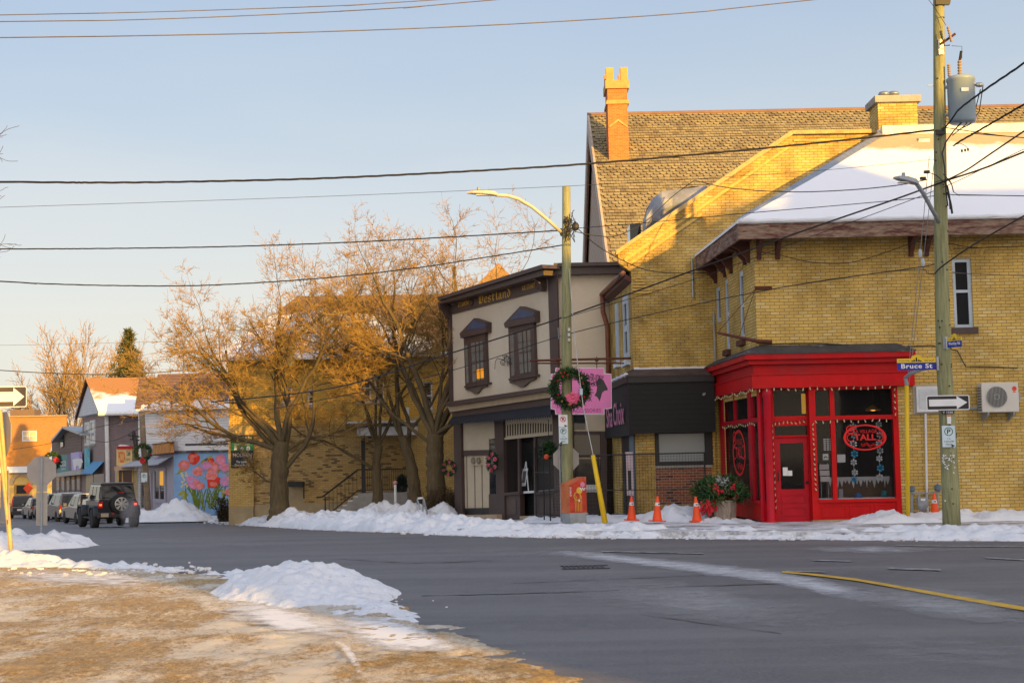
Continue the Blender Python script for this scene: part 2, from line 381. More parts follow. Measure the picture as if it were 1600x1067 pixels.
# ---------------------------------------------------------------- lettering
def letter_mesh(txt, bold=0.0, spacing=1.0):
    cu = bpy.data.curves.new('txt', 'FONT'); cu.body = txt; cu.offset = bold; cu.space_character = spacing; cu.resolution_u = 3
    ob = bpy.data.objects.new('txt', cu); me = bpy.data.meshes.new_from_object(ob)
    vs_ = [v.co.copy() for v in me.vertices]; fs = [tuple(p.vertices) for p in me.polygons]
    bpy.data.objects.remove(ob); bpy.data.curves.remove(cu); bpy.data.meshes.remove(me)
    return vs_, fs
def letters(mb, pl, txt, a0, a1, z0, z1, off, m=0, bold=0.0, spacing=1.0, thick=0.006, slope=0.0):
    """fit a line of text into a wall-plane box; slope raises the far end"""
    vs_, fs = letter_mesh(txt, bold, spacing)
    x0 = min(v.x for v in vs_); x1 = max(v.x for v in vs_); y0 = min(v.y for v in vs_); y1 = max(v.y for v in vs_)
    def mp(v, o):
        tx = (v.x - x0) / (x1 - x0); ty = (v.y - y0) / (y1 - y0)
        return pl.P(a0 + tx * (a1 - a0), z0 + ty * (z1 - z0) + slope * tx, o)
    mb.add([mp(v, off) for v in vs_], fs, m)
def pletters(mb, pl, txt, u0, v0, u1, v1, off, m=0, bold=0.0, spacing=1.0):
    a0, z1 = pl.sz(u0, v0, off); a1, z0 = pl.sz(u1, v1, off)
    letters(mb, pl, txt, a0, a1, z0, z1, off, m, bold, spacing)
def ring(mb, pl, a, z, r0, r1, off, d, n=24, m=0, sx=1.0, start=0.0, end=2 * math.pi):
    k = n
    for i in range(k):
        t0 = start + (end - start) * i / k; t1 = start + (end - start) * (i + 1) / k
        mb.prism([pl.P(a + sx * r0 * math.cos(t0), z + r0 * math.sin(t0), off), pl.P(a + sx * r1 * math.cos(t0), z + r1 * math.sin(t0), off),
                  pl.P(a + sx * r1 * math.cos(t1), z + r1 * math.sin(t1), off), pl.P(a + sx * r0 * math.cos(t1), z + r0 * math.sin(t1), off)], pl.n * -d, m)
def disc(mb, pl, a, z, r, off, d, n=20, m=0, sx=1.0):
    mb.prism([pl.P(a + sx * r * math.cos(2 * math.pi * i / n), z + r * math.sin(2 * math.pi * i / n), off) for i in range(n)], pl.n * -d, m)
def wall_holes(mb, pl, a0, a1, z0, z1, holes, reveal=0.14, m=0):
    xs = sorted({a0, a1, *[h[0] for h in holes], *[h[1] for h in holes]}); zs = sorted({z0, z1, *[h[2] for h in holes], *[h[3] for h in holes]})
    xs = [x for x in xs if a0 <= x <= a1]; zs = [z for z in zs if z0 <= z <= z1]
    for i in range(len(xs) - 1):
        for j in range(len(zs) - 1):
            cx_, cz_ = (xs[i] + xs[i + 1]) / 2, (zs[j] + zs[j + 1]) / 2
            if any(h[0] < cx_ < h[1] and h[2] < cz_ < h[3] for h in holes): continue
            mb.quad(pl.P(xs[i], zs[j]), pl.P(xs[i + 1], zs[j]), pl.P(xs[i + 1], zs[j + 1]), pl.P(xs[i], zs[j + 1]), m)
    for h in holes:
        c = [(h[0], h[2]), (h[1], h[2]), (h[1], h[3]), (h[0], h[3])]
        for k in range(4):
            p, q = c[k], c[(k + 1) % 4]
            mb.quad(pl.P(*p), pl.P(*q), pl.P(*q, -reveal), pl.P(*p, -reveal), m)
def window(parent, pl, a0, a1, z0, z1, off=-0.08, fw=0.06, mf=None, mg=None, bars=(0.5,), vbars=(), sill=None, sill_out=0.06, name='window', arch=0.0):
    """a sash window: frame mesh (the part) with pane and sill as its sub-parts"""
    mf = mf or M_white; mg = mg or M_glass
    f = MB(); d = 0.06
    f.pbox(pl, a0, a0 + fw, z0, z1, off + d, d); f.pbox(pl, a1 - fw, a1, z0, z1, off + d, d)
    f.pbox(pl, a0 + fw, a1 - fw, z0, z0 + fw, off + d, d); f.pbox(pl, a0 + fw, a1 - fw, z1 - fw, z1, off + d, d)
    for b in bars:
        z = z0 + (z1 - z0) * b; f.pbox(pl, a0 + fw, a1 - fw, z - fw * 0.4, z + fw * 0.4, off + d - 0.004, d)
    for b in vbars:
        a = a0 + (a1 - a0) * b; f.pbox(pl, a - fw * 0.35, a + fw * 0.35, z0 + fw, z1 - fw, off + d - 0.007, d)
    o = f.build(name, mf, parent)
    gm = MB(); gm.pbox(pl, a0 + fw * 0.5, a1 - fw * 0.5, z0 + fw * 0.5, z1 - fw * 0.5, off + 0.02, 0.012); gm.build('pane', mg, o)
    if sill is not None:
        s_ = MB(); s_.pbox(pl, a0 - 0.08, a1 + 0.08, z0 - 0.14, z0 + 0.005, sill_out, sill_out + 0.1); s_.build('sill', sill, o)
    return o
# ================================================================ GROUND, ROAD, SNOW
def asphalt():
    m, n, l, p = nt('asphalt')
    f = noi(n, l, 0.35, 6, 0.65); fine = noi(n, l, 26, 6, 0.85); mid = noi(n, l, 3.5, 6, 0.7)
    c = mixrgb(n, l, ramp(n, l, f, 0.3, 0.7), (0.112, 0.106, 0.109), (0.155, 0.147, 0.146))
    c = mixrgb(n, l, ramp(n, l, mid, 0.48, 0.72), c, (0.165, 0.158, 0.156))
    c = mixrgb(n, l, ramp(n, l, fine, 0.35, 0.85), mixrgb(n, l, 1.0, c, (0.55, 0.55, 0.55), 'MULTIPLY'), mixrgb(n, l, 1.0, c, (1.75, 1.75, 1.75), 'MULTIPLY'))
    # long tyre-worn bands
    tc = n.new('ShaderNodeNewGeometry'); mp = n.new('ShaderNodeMapping'); mp.inputs['Rotation'].default_value = (0, 0, R(14)); mp.inputs['Scale'].default_value = (0.07, 0.8, 1)
    l.new(tc.outputs['Position'], mp.inputs['Vector'])
    s_ = noi(n, l, 1.0, 5, 0.6, mp.outputs[0])
    c = mixrgb(n, l, ramp(n, l, s_, 0.46, 0.74), c, (0.175, 0.168, 0.165))
    l.new(c, p.inputs['Base Color']); p.inputs['Roughness'].default_value = 0.62; p.inputs['Specular IOR Level'].default_value = 0.42
    b = n.new('ShaderNodeBump'); b.inputs['Strength'].default_value = 0.7; b.inputs['Distance'].default_value = 0.012
    l.new(fine, b.inputs['Height']); l.new(b.outputs[0], p.inputs['Normal'])
    return m
def lotmat():
    m, n, l, p = nt('icy_lot')
    gm = n.new('ShaderNodeNewGeometry'); mp = n.new('ShaderNodeMapping'); mp.inputs['Rotation'].default_value = (0, 0, R(12)); mp.inputs['Scale'].default_value = (1.5, 0.85, 1)
    l.new(gm.outputs['Position'], mp.inputs['Vector']); v = mp.outputs[0]
    f = noi(n, l, 0.9, 8, 0.72, v); f2 = noi(n, l, 11.0, 9, 0.9, v); f3 = noi(n, l, 0.22, 3, 0.5, v)
    c = mixrgb(n, l, ramp(n, l, f2, 0.36, 0.64), (0.19, 0.112, 0.034), (0.74, 0.48, 0.145))
    a = n.new('ShaderNodeMath'); a.operation = 'MULTIPLY_ADD'; l.new(f2, a.inputs[0]); a.inputs[1].default_value = 0.75; l.new(f, a.inputs[2])
    a2 = n.new('ShaderNodeMath'); a2.operation = 'MULTIPLY_ADD'; l.new(f3, a2.inputs[0]); a2.inputs[1].default_value = 0.7; l.new(a.outputs[0], a2.inputs[2])
    c = mixrgb(n, l, ramp(n, l, a2.outputs[0], 1.16, 1.33), c, (0.80, 0.74, 0.64))
    l.new(c, p.inputs['Base Color'])
    l.new(ramp(n, l, f, 0.2, 0.9), p.inputs['Roughness']); p.inputs['Specular IOR Level'].default_value = 0.35
    b = n.new('ShaderNodeBump'); b.inputs['Strength'].default_value = 1.0; b.inputs['Distance'].default_value = 0.05
    l.new(f2, b.inputs['Height']); l.new(b.outputs[0], p.inputs['Normal'])
    return m
def walkmat():
    m, n, l, p = nt('snowy_pavement')
    f = noi(n, l, 1.2, 7, 0.7); f2 = noi(n, l, 10, 6, 0.75)
    c = mixrgb(n, l, ramp(n, l, f2, 0.3, 0.7), (0.15, 0.145, 0.14), (0.24, 0.23, 0.225))
    a = n.new('ShaderNodeMath'); a.operation = 'MULTIPLY_ADD'; l.new(f2, a.inputs[0]); a.inputs[1].default_value = 0.4; l.new(f, a.inputs[2])
    c = mixrgb(n, l, ramp(n, l, a.outputs[0], 0.56, 0.80), c, (0.70, 0.71, 0.74))
    l.new(c, p.inputs['Base Color']); p.inputs['Roughness'].default_value = 0.7
    b = n.new('ShaderNodeBump'); b.inputs['Strength'].default_value = 0.5; b.inputs['Distance'].default_value = 0.02
    l.new(f2, b.inputs['Height']); l.new(b.outputs[0], p.inputs['Normal'])
    return m
M_asph, M_lot, M_walk = asphalt(), lotmat(), walkmat()

def sheet(name, x0, x1, ys, dz, mat):
    b = MB(); xs = [x0 + (x1 - x0) * i / 12 for i in range(13)]
    for y in ys:
        for x in xs: b.v.append((x, y, gz(y) + dz))
    k = len(xs)
    for j in range(len(ys) - 1):
        for i in range(k - 1):
            b.f.append([j * k + i, j * k + i + 1, (j + 1) * k + i + 1, (j + 1) * k + i]); b.m.append(0)
    return tag(b.build(name, mat), None, None, kind='structure')
sheet('ground', -900, 900, [-300, 0, 36, 66, 120, 300, 700, 1500], -0.12, pmat('winter_earth', (0.30, 0.29, 0.28), 0.9, 0.3, 0.2, 0.3, 3, dirt=(0.6, 0.6, 0.62), dscale=0.3))
sheet('road', -140, 90, [-60, 0, 36, 66, 120, 240], 0.0, M_asph)

CURB_PX = [(215, 809), (300, 813), (360, 818), (430, 822), (500, 826), (600, 830), (700, 834), (800, 837), (900, 838.5), (1000, 839.5), (1200, 841), (1400, 842), (1600, 843)]
CURB = [g(u, v) for u, v in CURB_PX]
_d = (CURB[0] - CURB[1]).normalized()
CURB = [CURB[0] + _d * 120, CURB[0] + _d * 45, CURB[0] + _d * 20] + CURB + [CURB[-1] + Vector((14, -3.5, 0)), CURB[-1] + Vector((60, -8, 0))]
INNER = []
for i, c in enumerate(CURB):
    t = (CURB[min(i + 1, len(CURB) - 1)] - CURB[max(i - 1, 0)]); t.z = 0; t.normalize()
    INNER.append(Vector((-t.y, t.x, 0)))
b = MB(); N = 9
for c, nn in zip(CURB, INNER):
    for j in range(N):
        q = c + nn * (28.0 * (j / (N - 1)) ** 1.4); b.v.append((q.x, q.y, gz(q.y) + 0.13))
    b.v.append((c.x - nn.x * 0.02, c.y - nn.y * 0.02, gz(c.y) - 0.06))
for i in range(len(CURB) - 1):
    r0, r1 = i * (N + 1), (i + 1) * (N + 1)
    for j in range(N - 1):
        b.f.append([r0 + j, r1 + j, r1 + j + 1, r0 + j + 1]); b.m.append(0)
    b.f.append([r0 + N, r1 + N, r1, r0]); b.m.append(0)
tag(b.build('pavement', M_walk), None, None, kind='structure')

# the icy lot on the near left corner
lot = [g(u, v) for u, v in [(-500, 884), (-120, 884), (0, 885), (130, 888), (240, 893), (330, 898), (430, 904), (520, 918), (580, 936), (640, 962), (700, 990), (760, 1012), (830, 1036), (880, 1052), (930, 1078), (960, 1110)]]
lot += [Vector((1.2, 4, 0)), Vector((1.0, -6, 0)), Vector((-30, -6, 0))]
EDGE = lot[:16]
def lot_in(x, y):
    d = 1e9; ins = False
    for i in range(15):
        a, b_ = EDGE[i], EDGE[i + 1]; ex, ey = b_.x - a.x, b_.y - a.y
        t = max(0, min(1, ((x - a.x) * ex + (y - a.y) * ey) / (ex * ex + ey * ey))); d = min(d, math.hypot(x - a.x - t * ex, y - a.y - t * ey))
    n_ = len(lot)
    for i in range(n_):
        a, b_ = lot[i], lot[(i + 1) % n_]
        if (a.y > y) != (b_.y > y) and x < (b_.x - a.x) * (y - a.y) / (b_.y - a.y) + a.x: ins = not ins
    return d if ins else -d
b = MB(); ys = [7.0 + 0.05 * i * (1 + i * 0.0032) for i in range(246)]; xs = [-13 + 0.075 * i for i in range(215)]
for y in ys:
    for x in xs:
        d = lot_in(x, y); q = Vector((x * 1.3, y * 0.9, 0))
        ed = d + 0.55 * noise.fractal(Vector((x * 1.2, y * 1.2, 3)), 0.8, 2.1, 4)
        rut = 0.018 * math.sin((x * 0.35 + y) * 2.3 + 2.0 * noise.noise(Vector((x * .3, y * .3, 8))))
        z = 0.034 + 0.022 * noise.fractal(q * 1.3, 0.8, 2.1, 5) + 0.020 * noise.fractal(q * 7.0, 0.7, 2.1, 4) + rut * .6
        z = z * min(1.0, max(0.0, ed) / 0.35) - (0.03 if ed < 0.03 else 0.0)
        b.v.append((x, y, z))
k = len(xs)
for j_ in range(len(ys) - 1):
    for i in range(k - 1): b.f.append([j_ * k + i, j_ * k + i + 1, (j_ + 1) * k + i + 1, (j_ + 1) * k + i]); b.m.append(0)
tag(b.build('parking_lot', M_lot, smooth=True, recalc=False), None, None, kind='structure')

# painted road markings
M_line = pmat('worn_yellow_line', (0.56, 0.34, 0.035), 0.8, 0.15, 4, 0.2, 60, dirt=(0.14, 0.11, 0.06), dscale=6, dlo=0.5, dhi=0.75)
M_dash = pmat('worn_white_line', (0.36, 0.36, 0.36), 0.8, 0.15, 4, 0.2, 60, dirt=(0.12, 0.115, 0.115), dscale=5, dlo=0.40, dhi=0.62)
def marking(name, px, wpx, mat, dz=0.014):
    b = MB(); n_ = len(px)
    for (u, v) in px:
        w = wpx(u) if callable(wpx) else wpx
        for s_ in (-1, 1):
            q = g(u, v + s_ * w / 2); b.v.append((q.x, q.y, gz(q.y) + dz))
    for i in range(n_ - 1): b.f.append([2 * i, 2 * i + 2, 2 * i + 3, 2 * i + 1]); b.m.append(0)
    return tag(b.build(name, mat), None, None, kind='structure')
marking('road_marking', [(1222, 894.5), (1260, 897.5), (1300, 902), (1340, 907), (1400, 917.5), (1450, 926.5), (1500, 935.5), (1560, 945.5), (1600, 952), (1680, 966)], lambda u: 2.5 + 3.6 * (u - 1220) / 380, M_line)
marking('road_marking', [(1388, 888.5), (1470, 891)], 2.6, M_dash)
marking('road_marking', [(1228, 893), (1290, 894.5)], 1.6, M_dash)
marking('road_marking', [(940, 862), (1010, 863.5), (1100, 865.5)], 1.3, M_dash)
marking('road_marking', [(1270, 876), (1330, 877.5)], 1.3, M_dash)
marking('road_marking', [(1540, 872), (1610, 876)], 1.6, M_dash)
marking('road_marking', [(1400, 853), (1600, 855)], 1.0, M_dash)
marking('road_marking', [(52, 861), (66, 866), (78, 873)], 5, M_dash)

# cracks sealed with tar, and a drain grate
M_tar = pmat('tar_seal', (0.045, 0.043, 0.044), 0.5, 0.2, 6, 0.1, 40)
def crack(px, w=1.6):
    pts = []
    for i in range(len(px) - 1):
        for k in range(8):
            t = k / 8; pts.append((px[i][0] + (px[i + 1][0] - px[i][0]) * t, px[i][1] + (px[i + 1][1] - px[i][1]) * t + random.uniform(-.5, .5)))
    pts.append(px[-1])
    b = MB()
    for (u, v) in pts:
        ww = w * random.uniform(0.15, 0.8)
        for s_ in (-1, 1):
            q = g(u, v + s_ * ww / 2); b.v.append((q.x, q.y, gz(q.y) + 0.006))
    for i in range(len(pts) - 1): b.f.append([2 * i, 2 * i + 2, 2 * i + 3, 2 * i + 1]); b.m.append(0)
    tag(b.build('road_crack', M_tar), None, None, kind='structure')
crack([(660, 931), (800, 928), (920, 924), (1060, 917), (1240, 911)], 1.8)
crack([(800, 911), (960, 905), (1100, 899)], 0.8)
crack([(700, 996), (730, 993), (752, 994)], 1.8)
crack([(520, 873), (640, 880), (770, 876)], 0.8)
crack([(1000, 960), (1110, 975), (1220, 990)], 1.0)
dr = MB()
q0 = g(912, 886.5)
for i in range(9): dr.box(q0.x - 0.32 + 0.075 * i, q0.x - 0.28 + 0.075 * i, q0.y - 0.3, q0.y + 0.3, -0.02, 0.012)
for yy in (-0.34, 0.3): dr.box(q0.x - 0.36, q0.x + 0.40, q0.y + yy, q0.y + yy + 0.04, -0.02, 0.013)
tag(dr.build('drain_grate', M_blackp), 'iron drain grate set in the asphalt beside the long frost streak', 'drain')

# frost and salt dusted over the asphalt (a shape of its own, fading at its edges)
def frostmat(name, col, lo, hi, sc_=2.6):
    m, n, l, p = nt(name)
    at_ = n.new('ShaderNodeAttribute'); at_.attribute_name = 'fade'
    f = noi(n, l, sc_, 8, 0.75)
    mu = n.new('ShaderNodeMath'); mu.operation = 'MULTIPLY_ADD'; l.new(at_.outputs['Fac'], mu.inputs[0]); mu.inputs[1].default_value = 0.62; l.new(f, mu.inputs[2])
    k = ramp(n, l, mu.outputs[0], lo, hi)
    p.inputs['Base Color'].default_value = (*col, 1); p.inputs['Roughness'].default_value = 0.85
    tr = n.new('ShaderNodeBsdfTransparent'); mx = n.new('ShaderNodeMixShader'); l.new(k, mx.inputs[0])
    l.new(tr.outputs[0], mx.inputs[1]); l.new(p.outputs[0], mx.inputs[2]); l.new(mx.outputs[0], n['Material Output'].inputs['Surface'])
    return m
M_frost = frostmat('road_frost', (0.50, 0.50, 0.52), 0.70, 1.22)
M_frost2 = frostmat('road_salt', (0.34, 0.335, 0.335), 0.66, 1.35)
M_drift = frostmat('thin_drift', (0.72, 0.73, 0.76), 0.62, 1.0, 4.5)
def frost(top, bot, mat, dz=0.010, amp=1.0, flat=False):
    b = MB(); fade = []; K = 7; n_ = len(top)
    for i in range(n_):
        e = min(i, n_ - 1 - i) / max(1, min(2, (n_ - 1) / 2)); e = min(1.0, e)
        for j in range(K):
            t = j / (K - 1); u = top[i][0] + (bot[i][0] - top[i][0]) * t; v = top[i][1] + (bot[i][1] - top[i][1]) * t
            q = g(u, v); b.v.append((q.x, q.y, gz(q.y) + dz)); fade.append(amp * e * math.sin(math.pi * t))
    for i in range(n_ - 1):
        for j in range(K - 1):
            b.f.append([i * K + j, (i + 1) * K + j, (i + 1) * K + j + 1, i * K + j + 1]); b.m.append(0)
    o = b.build('frost_streak', mat)
    a = o.data.attributes.new('fade', 'FLOAT', 'POINT')
    for i, f_ in enumerate(fade): a.data[i].value = f_
    return tag(o, None, None, kind='stuff')
frost([(780, 856), (860, 856), (940, 862), (1040, 872), (1130, 880), (1220, 890), (1300, 905), (1390, 926), (1450, 940)],
      [(790, 868), (870, 872), (950, 880), (1040, 892), (1130, 905), (1220, 918), (1290, 935), (1370, 950), (1430, 956)], M_frost, 0.010)
frost([(1280, 900), (1340, 908), (1420, 918), (1500, 930), (1580, 942), (1660, 956)], [(1300, 940), (1360, 955), (1440, 968), (1520, 978), (1600, 988), (1680, 1000)], M_frost2, 0.0118, 1.05)
frost([(1150, 852), (1260, 852), (1360, 851), (1450, 853), (1560, 856)], [(1180, 862), (1270, 866), (1370, 868), (1460, 866), (1560, 862)], M_frost, 0.0118, 0.8)
frost([(1340, 905), (1430, 912), (1510, 922), (1600, 935), (1700, 950)], [(1345, 922), (1430, 934), (1510, 946), (1600, 962), (1700, 980)], M_frost2, 0.0128, 0.9)
frost([(820, 880), (960, 890), (1100, 905), (1250, 925), (1400, 950)], [(760, 925), (900, 950), (1080, 975), (1260, 1000), (1420, 1010)], M_frost2, 0.0086, 1.0)
frost([(600, 845), (760, 850), (920, 848), (1100, 848)], [(560, 868), (740, 878), (900, 872), (1080, 862)], M_frost2, 0.0082, 0.7)
frost([(1250, 960), (1400, 975), (1550, 990), (1700, 1000)], [(1200, 1030), (1380, 1045), (1560, 1060), (1720, 1066)], M_frost2, 0.0086, 0.7)
frost([(120, 838), (240, 836), (360, 842), (480, 850)], [(120, 850), (240, 852), (360, 856), (480, 858)], M_frost2, 0.010, 0.8)
frost([(480, 965), (540, 955), (600, 965), (660, 985), (700, 1005), (720, 1020)], [(470, 1010), (540, 1020), (610, 1030), (660, 1030), (700, 1030), (730, 1030)], M_drift, 0.045, 1.0)
frost([(320, 930), (380, 935), (440, 950), (510, 965), (580, 980)], [(300, 965), (370, 985), (440, 1000), (510, 1010), (590, 1010)], M_drift, 0.055, 1.0)
frost([(500, 1000), (530, 1020), (545, 1045), (560, 1080)], [(520, 1000), (550, 1020), (565, 1045), (580, 1080)], M_drift, 0.06, 0.9)
frost([(-40, 890), (80, 892), (180, 897), (290, 902)], [(-40, 918), (80, 922), (180, 928), (280, 925)], M_drift, 0.06, 0.9)

# ---- snow banks: strips of heaped snow along a line, sinking under the ground at both edges
def fbm(p, oct_=5): return noise.fractal(p, 0.9, 2.1, oct_, noise_basis='PERLIN_ORIGINAL')
def bank(path, hs, ws, step=0.10, cross=26, mat=None, base=0.0, seed=0.0, rough=1.0, name='snow_bank', kind='stuff', label=None, group=None):
    P = [Vector((p[0], p[1], 0)) for p in path]; L = [0.0]
    for i in range(1, len(P)): L.append(L[-1] + (P[i] - P[i - 1]).length)
    n_ = max(4, int(L[-1] / step)); b = MB()
    def ip(s, arr):
        for i in range(len(L) - 1):
            if s <= L[i + 1] or i == len(L) - 2:
                t = min(1, max(0, (s - L[i]) / (L[i + 1] - L[i]))); t = t * t * (3 - 2 * t) if not isinstance(arr[0], Vector) else t
                return arr[i] + (arr[i + 1] - arr[i]) * t
    for i in range(n_ + 1):
        s = L[-1] * i / n_; c = ip(s, P); d = ip(min(L[-1], s + 0.4), P) - ip(max(0, s - 0.4), P); d.normalize()
        nn = Vector((-d.y, d.x, 0)); h = ip(s, hs); w = ip(s, ws)
        e = max(0.0, min(1.0, min(s, L[-1] - s) / 0.5))
        for j in range(cross + 1):
            t = j / cross; q = c + nn * ((t - 0.5) * w + 0.10 * noise.noise(Vector((s * 1.5, seed, t * 2))))
            pr = max(0.0, math.sin(math.pi * t)) ** 0.5 * (e ** 0.6)
            big = fbm(Vector((q.x * 0.7, q.y * 0.7, seed)), 2); fine = fbm(Vector((q.x * 3.6, q.y * 3.6, seed + 9)), 6)
            z = h * pr * (0.75 + 0.75 * big * rough) + pr * rough * (0.06 + 0.13 * h) * fine * 1.5
            b.v.append((q.x, q.y, gz(q.y) + base + z - 0.035))
    k = cross + 1
    for i in range(n_):
        for j in range(cross):
            b.f.append([i * k + j, (i + 1) * k + j, (i + 1) * k + j + 1, i * k + j + 1]); b.m.append(0)
    o = b.build(name, mat or M_snowd, smooth=True, recalc=False)
    if kind == 'stuff': return tag(o, None, None, kind='stuff')
    return tag(o, label, 'snow pile', group)
def mound(c, rx, ry, h, label, rz=0.0, seed=0.0, mat=None, base=0.13, n_=44, power=1.1, rough=1.0, group=None, name='snow_pile'):
    b = MB(); ca, sa = math.cos(rz), math.sin(rz)
    for i in range(n_ + 1):
        for j in range(n_ + 1):
            x, y = 2 * i / n_ - 1, 2 * j / n_ - 1; r_ = math.hypot(x, y)
            wob = 0.14 * noise.noise(Vector((x * 2.2, y * 2.2, seed + 3)))
            pr = max(0.0, 1 - max(0.0, r_ + wob) ** power)
            q = Vector((c[0] + rx * x * ca - ry * y * sa, c[1] + rx * x * sa + ry * y * ca, 0))
            z = h * pr * (0.85 + 0.55 * rough * fbm(Vector((q.x * 1.4, q.y * 1.4, seed)), 4)) + (0.10 * h + 0.02) * rough * fbm(Vector((q.x * 6, q.y * 6, seed)), 4) * min(1, pr * 3)
            b.v.append((q.x, q.y, gz(q.y) + base + z - 0.04))
    k = n_ + 1
    for i in range(n_):
        for j in range(n_): b.f.append([i * k + j, (i + 1) * k + j, (i + 1) * k + j + 1, i * k + j + 1]); b.m.append(0)
    return tag(b.build(name, mat or M_snow, smooth=True, recalc=False), label, 'snow pile', group)

def inset(u, v, d):
    p = g(u, v); best = min(range(len(CURB)), key=lambda i: (CURB[i] - p).length); return p + INNER[best] * d
PX = [(372, 818), (430, 822), (500, 826), (600, 830), (700, 834), (800, 837), (900, 838.5), (1000, 839.5), (1090, 840), (1160, 840.5), (1250, 841), (1330, 842), (1420, 842), (1520, 842.5), (1600, 843)]
hs = [0.15, 0.50, 0.52, 0.50, 0.34, 0.34, 0.28, 0.24, 0.16, 0.14, 0.06, 0.12, 0.20, 0.24, 0.24]
ws = [1.2, 2.4, 2.6, 2.6, 2.0, 2.2, 2.0, 2.0, 1.6, 1.6, 1.4, 1.9, 2.4, 2.6, 2.6]
pth = [inset(u, v, -0.20 + w * 0.38) for (u, v), w in zip(PX, ws)]
pth.append(pth[-1] + Vector((12, -3, 0))); hs.append(0.5); ws.append(2.8)
bank(pth, [h * 0.8 + 0.10 for h in hs], ws, 0.08, 36, base=0.0, seed=1.3, rough=0.85)
bank([inset(u, v, 0.75) for u, v in [(205, 809), (250, 811), (300, 813), (335, 816)]], [0.8, 0.72, 0.55, 0.2], [3.2, 3.2, 3.0, 2.0], 0.14, 22, base=0.0, seed=5.1)
bank([Vector((-19.4, 74.0, 0)), Vector((-16.8, 73.2, 0)), Vector((-14.6, 72.0, 0))], [0.5, 0.85, 0.6], [2.4, 3.0, 2.4], 0.14, 22, M_snow, base=0.1, seed=8.0)
# thinner second line of snow against the building fronts
bank([Vector((0.2, 41.3, 0)), Vector((1.9, 39.4, 0)), Vector((3.4, 38.0, 0)), Vector((4.3, 37.2, 0)), Vector((5.0, 35.6, 0)), Vector((5.55, 34.5, 0))], [0.16, 0.18, 0.22, 0.40, 0.15, 0.04], [1.2, 1.3, 1.5, 1.7, 1.3, 0.9], 0.1, 20, M_snow, base=0.12, seed=3.3)
bank([Vector((7.3, 33.7, 0)), Vector((8.4, 34.0, 0)), Vector((9.3, 34.1, 0)), Vector((11.0, 34.2, 0)), Vector((13.0, 34.2, 0)), Vector((17, 34.2, 0))], [0.05, 0.24, 0.26, 0.28, 0.26, 0.3], [1.0, 1.5, 1.7, 1.8, 1.8, 1.8], 0.1, 20, M_snow, base=0.12, seed=4.4)
# near left corner
bank([g(-200, 876), g(0, 884), g(90, 887), (g(180, 889)), g(250, 892), g(300, 895)], [0.34, 0.28, 0.17, 0.10, 0.08, 0.03], [2.0, 1.6, 1.3, 1.1, 0.9, 0.6], 0.09, 22, M_snow, seed=6.0)
bank([g(290, 896), g(350, 896), g(400, 899)], [0.05, 0.10, 0.05], [0.6, 0.7, 0.6], 0.08, 16, M_snow, seed=6.6)
bank([g(-200, 856), g(-60, 856), g(20, 855), g(80, 854), g(125, 853), g(165, 852)], [0.5, 0.42, 0.42, 0.42, 0.26, 0.04], [3.2, 3.0, 2.8, 2.4, 1.7, 0.8], 0.1, 24, M_snowd, seed=7.0)
q = g(452, 935)
mound((q.x + .05, q.y + 0.8), 1.3, 2.7, 0.54, 'big white snow heap ploughed up at the icy lot edge nearest the camera', R(14), 2.0, M_snowd, 0.0, 90, 1.45, 0.62)
q = g(388, 905)
mound((q.x, q.y), 0.55, 0.8, 0.25, 'small rounded snow lump with a sunlit tip against the big ploughed heap', 0.2, 9.0, M_snow, 0.0, 30, 1.2, 0.8)
q = g(560, 950)
mound((q.x, q.y), 0.75, 2.6, 0.15, 'low trailing drift of snow running from the heap toward the asphalt', R(18), 4.0, M_snowd, 0.0, 44, 1.1, 1.3)
for (u, v, y, rx, ry, h, lab, sd) in [
    (600, 806, 53.5, 1.45, 1.5, 1.00, 'tall pointed snow pile at the foot of the thin forked tree', 1.0),
    (642, 808, 52.0, 1.25, 1.4, 0.90, 'pointed snow pile between the leaning tree and the bicycle rack', 2.2),
    (690, 806, 52.5, 1.35, 1.3, 0.75, 'broad snow pile around the thick tree beside the brown shopfront', 3.1)]:
    q = at(u, v, y); mound((q.x, y), rx, ry, h, lab, 0.3, sd, M_snow, 0.10, 40, 1.15, 0.8, None)

# loose clods of snow and ice thrown along the edges of the banks
rgc = random.Random(77); cm = MB()
def clod(x, y, z, r_):
    b0 = len(cm.v); cm.ball((x, y, z), r_, 6, sq=(rgc.uniform(.8, 1.4), rgc.uniform(.8, 1.3), rgc.uniform(.5, .9)))
    for i in range(b0, len(cm.v)):
        q_ = cm.v[i]; cm.v[i] = (q_[0] + rgc.uniform(-.25, .25) * r_, q_[1] + rgc.uniform(-.25, .25) * r_, q_[2] + rgc.uniform(-.2, .2) * r_)
for k in range(620):
    i = rgc.randrange(4, len(CURB) - 3); t = rgc.random(); c_ = CURB[i].lerp(CURB[i + 1], t); p_ = c_ + INNER[i] * rgc.gauss(-.28, .22)
    clod(p_.x, p_.y, gz(p_.y) + .01, rgc.choice([.025, .03, .04, .05, .07]) * rgc.uniform(.7, 1.2))
for k in range(60):
    p_ = g(rgc.gauss(560, 40), rgc.gauss(945, 8)); clod(p_.x, p_.y, .03, rgc.choice([.010, .012, .016, .02]))
for k in range(160):
    p_ = g(rgc.uniform(-20, 330), rgc.gauss(893, 5)); clod(p_.x, p_.y, .02, rgc.choice([.02, .03, .04, .06]))
tag(cm.build('snow_clods', snowmat('snow_grimy', 0.9, (0.66, 0.66, 0.68)), recalc=False), None, None, kind='stuff')
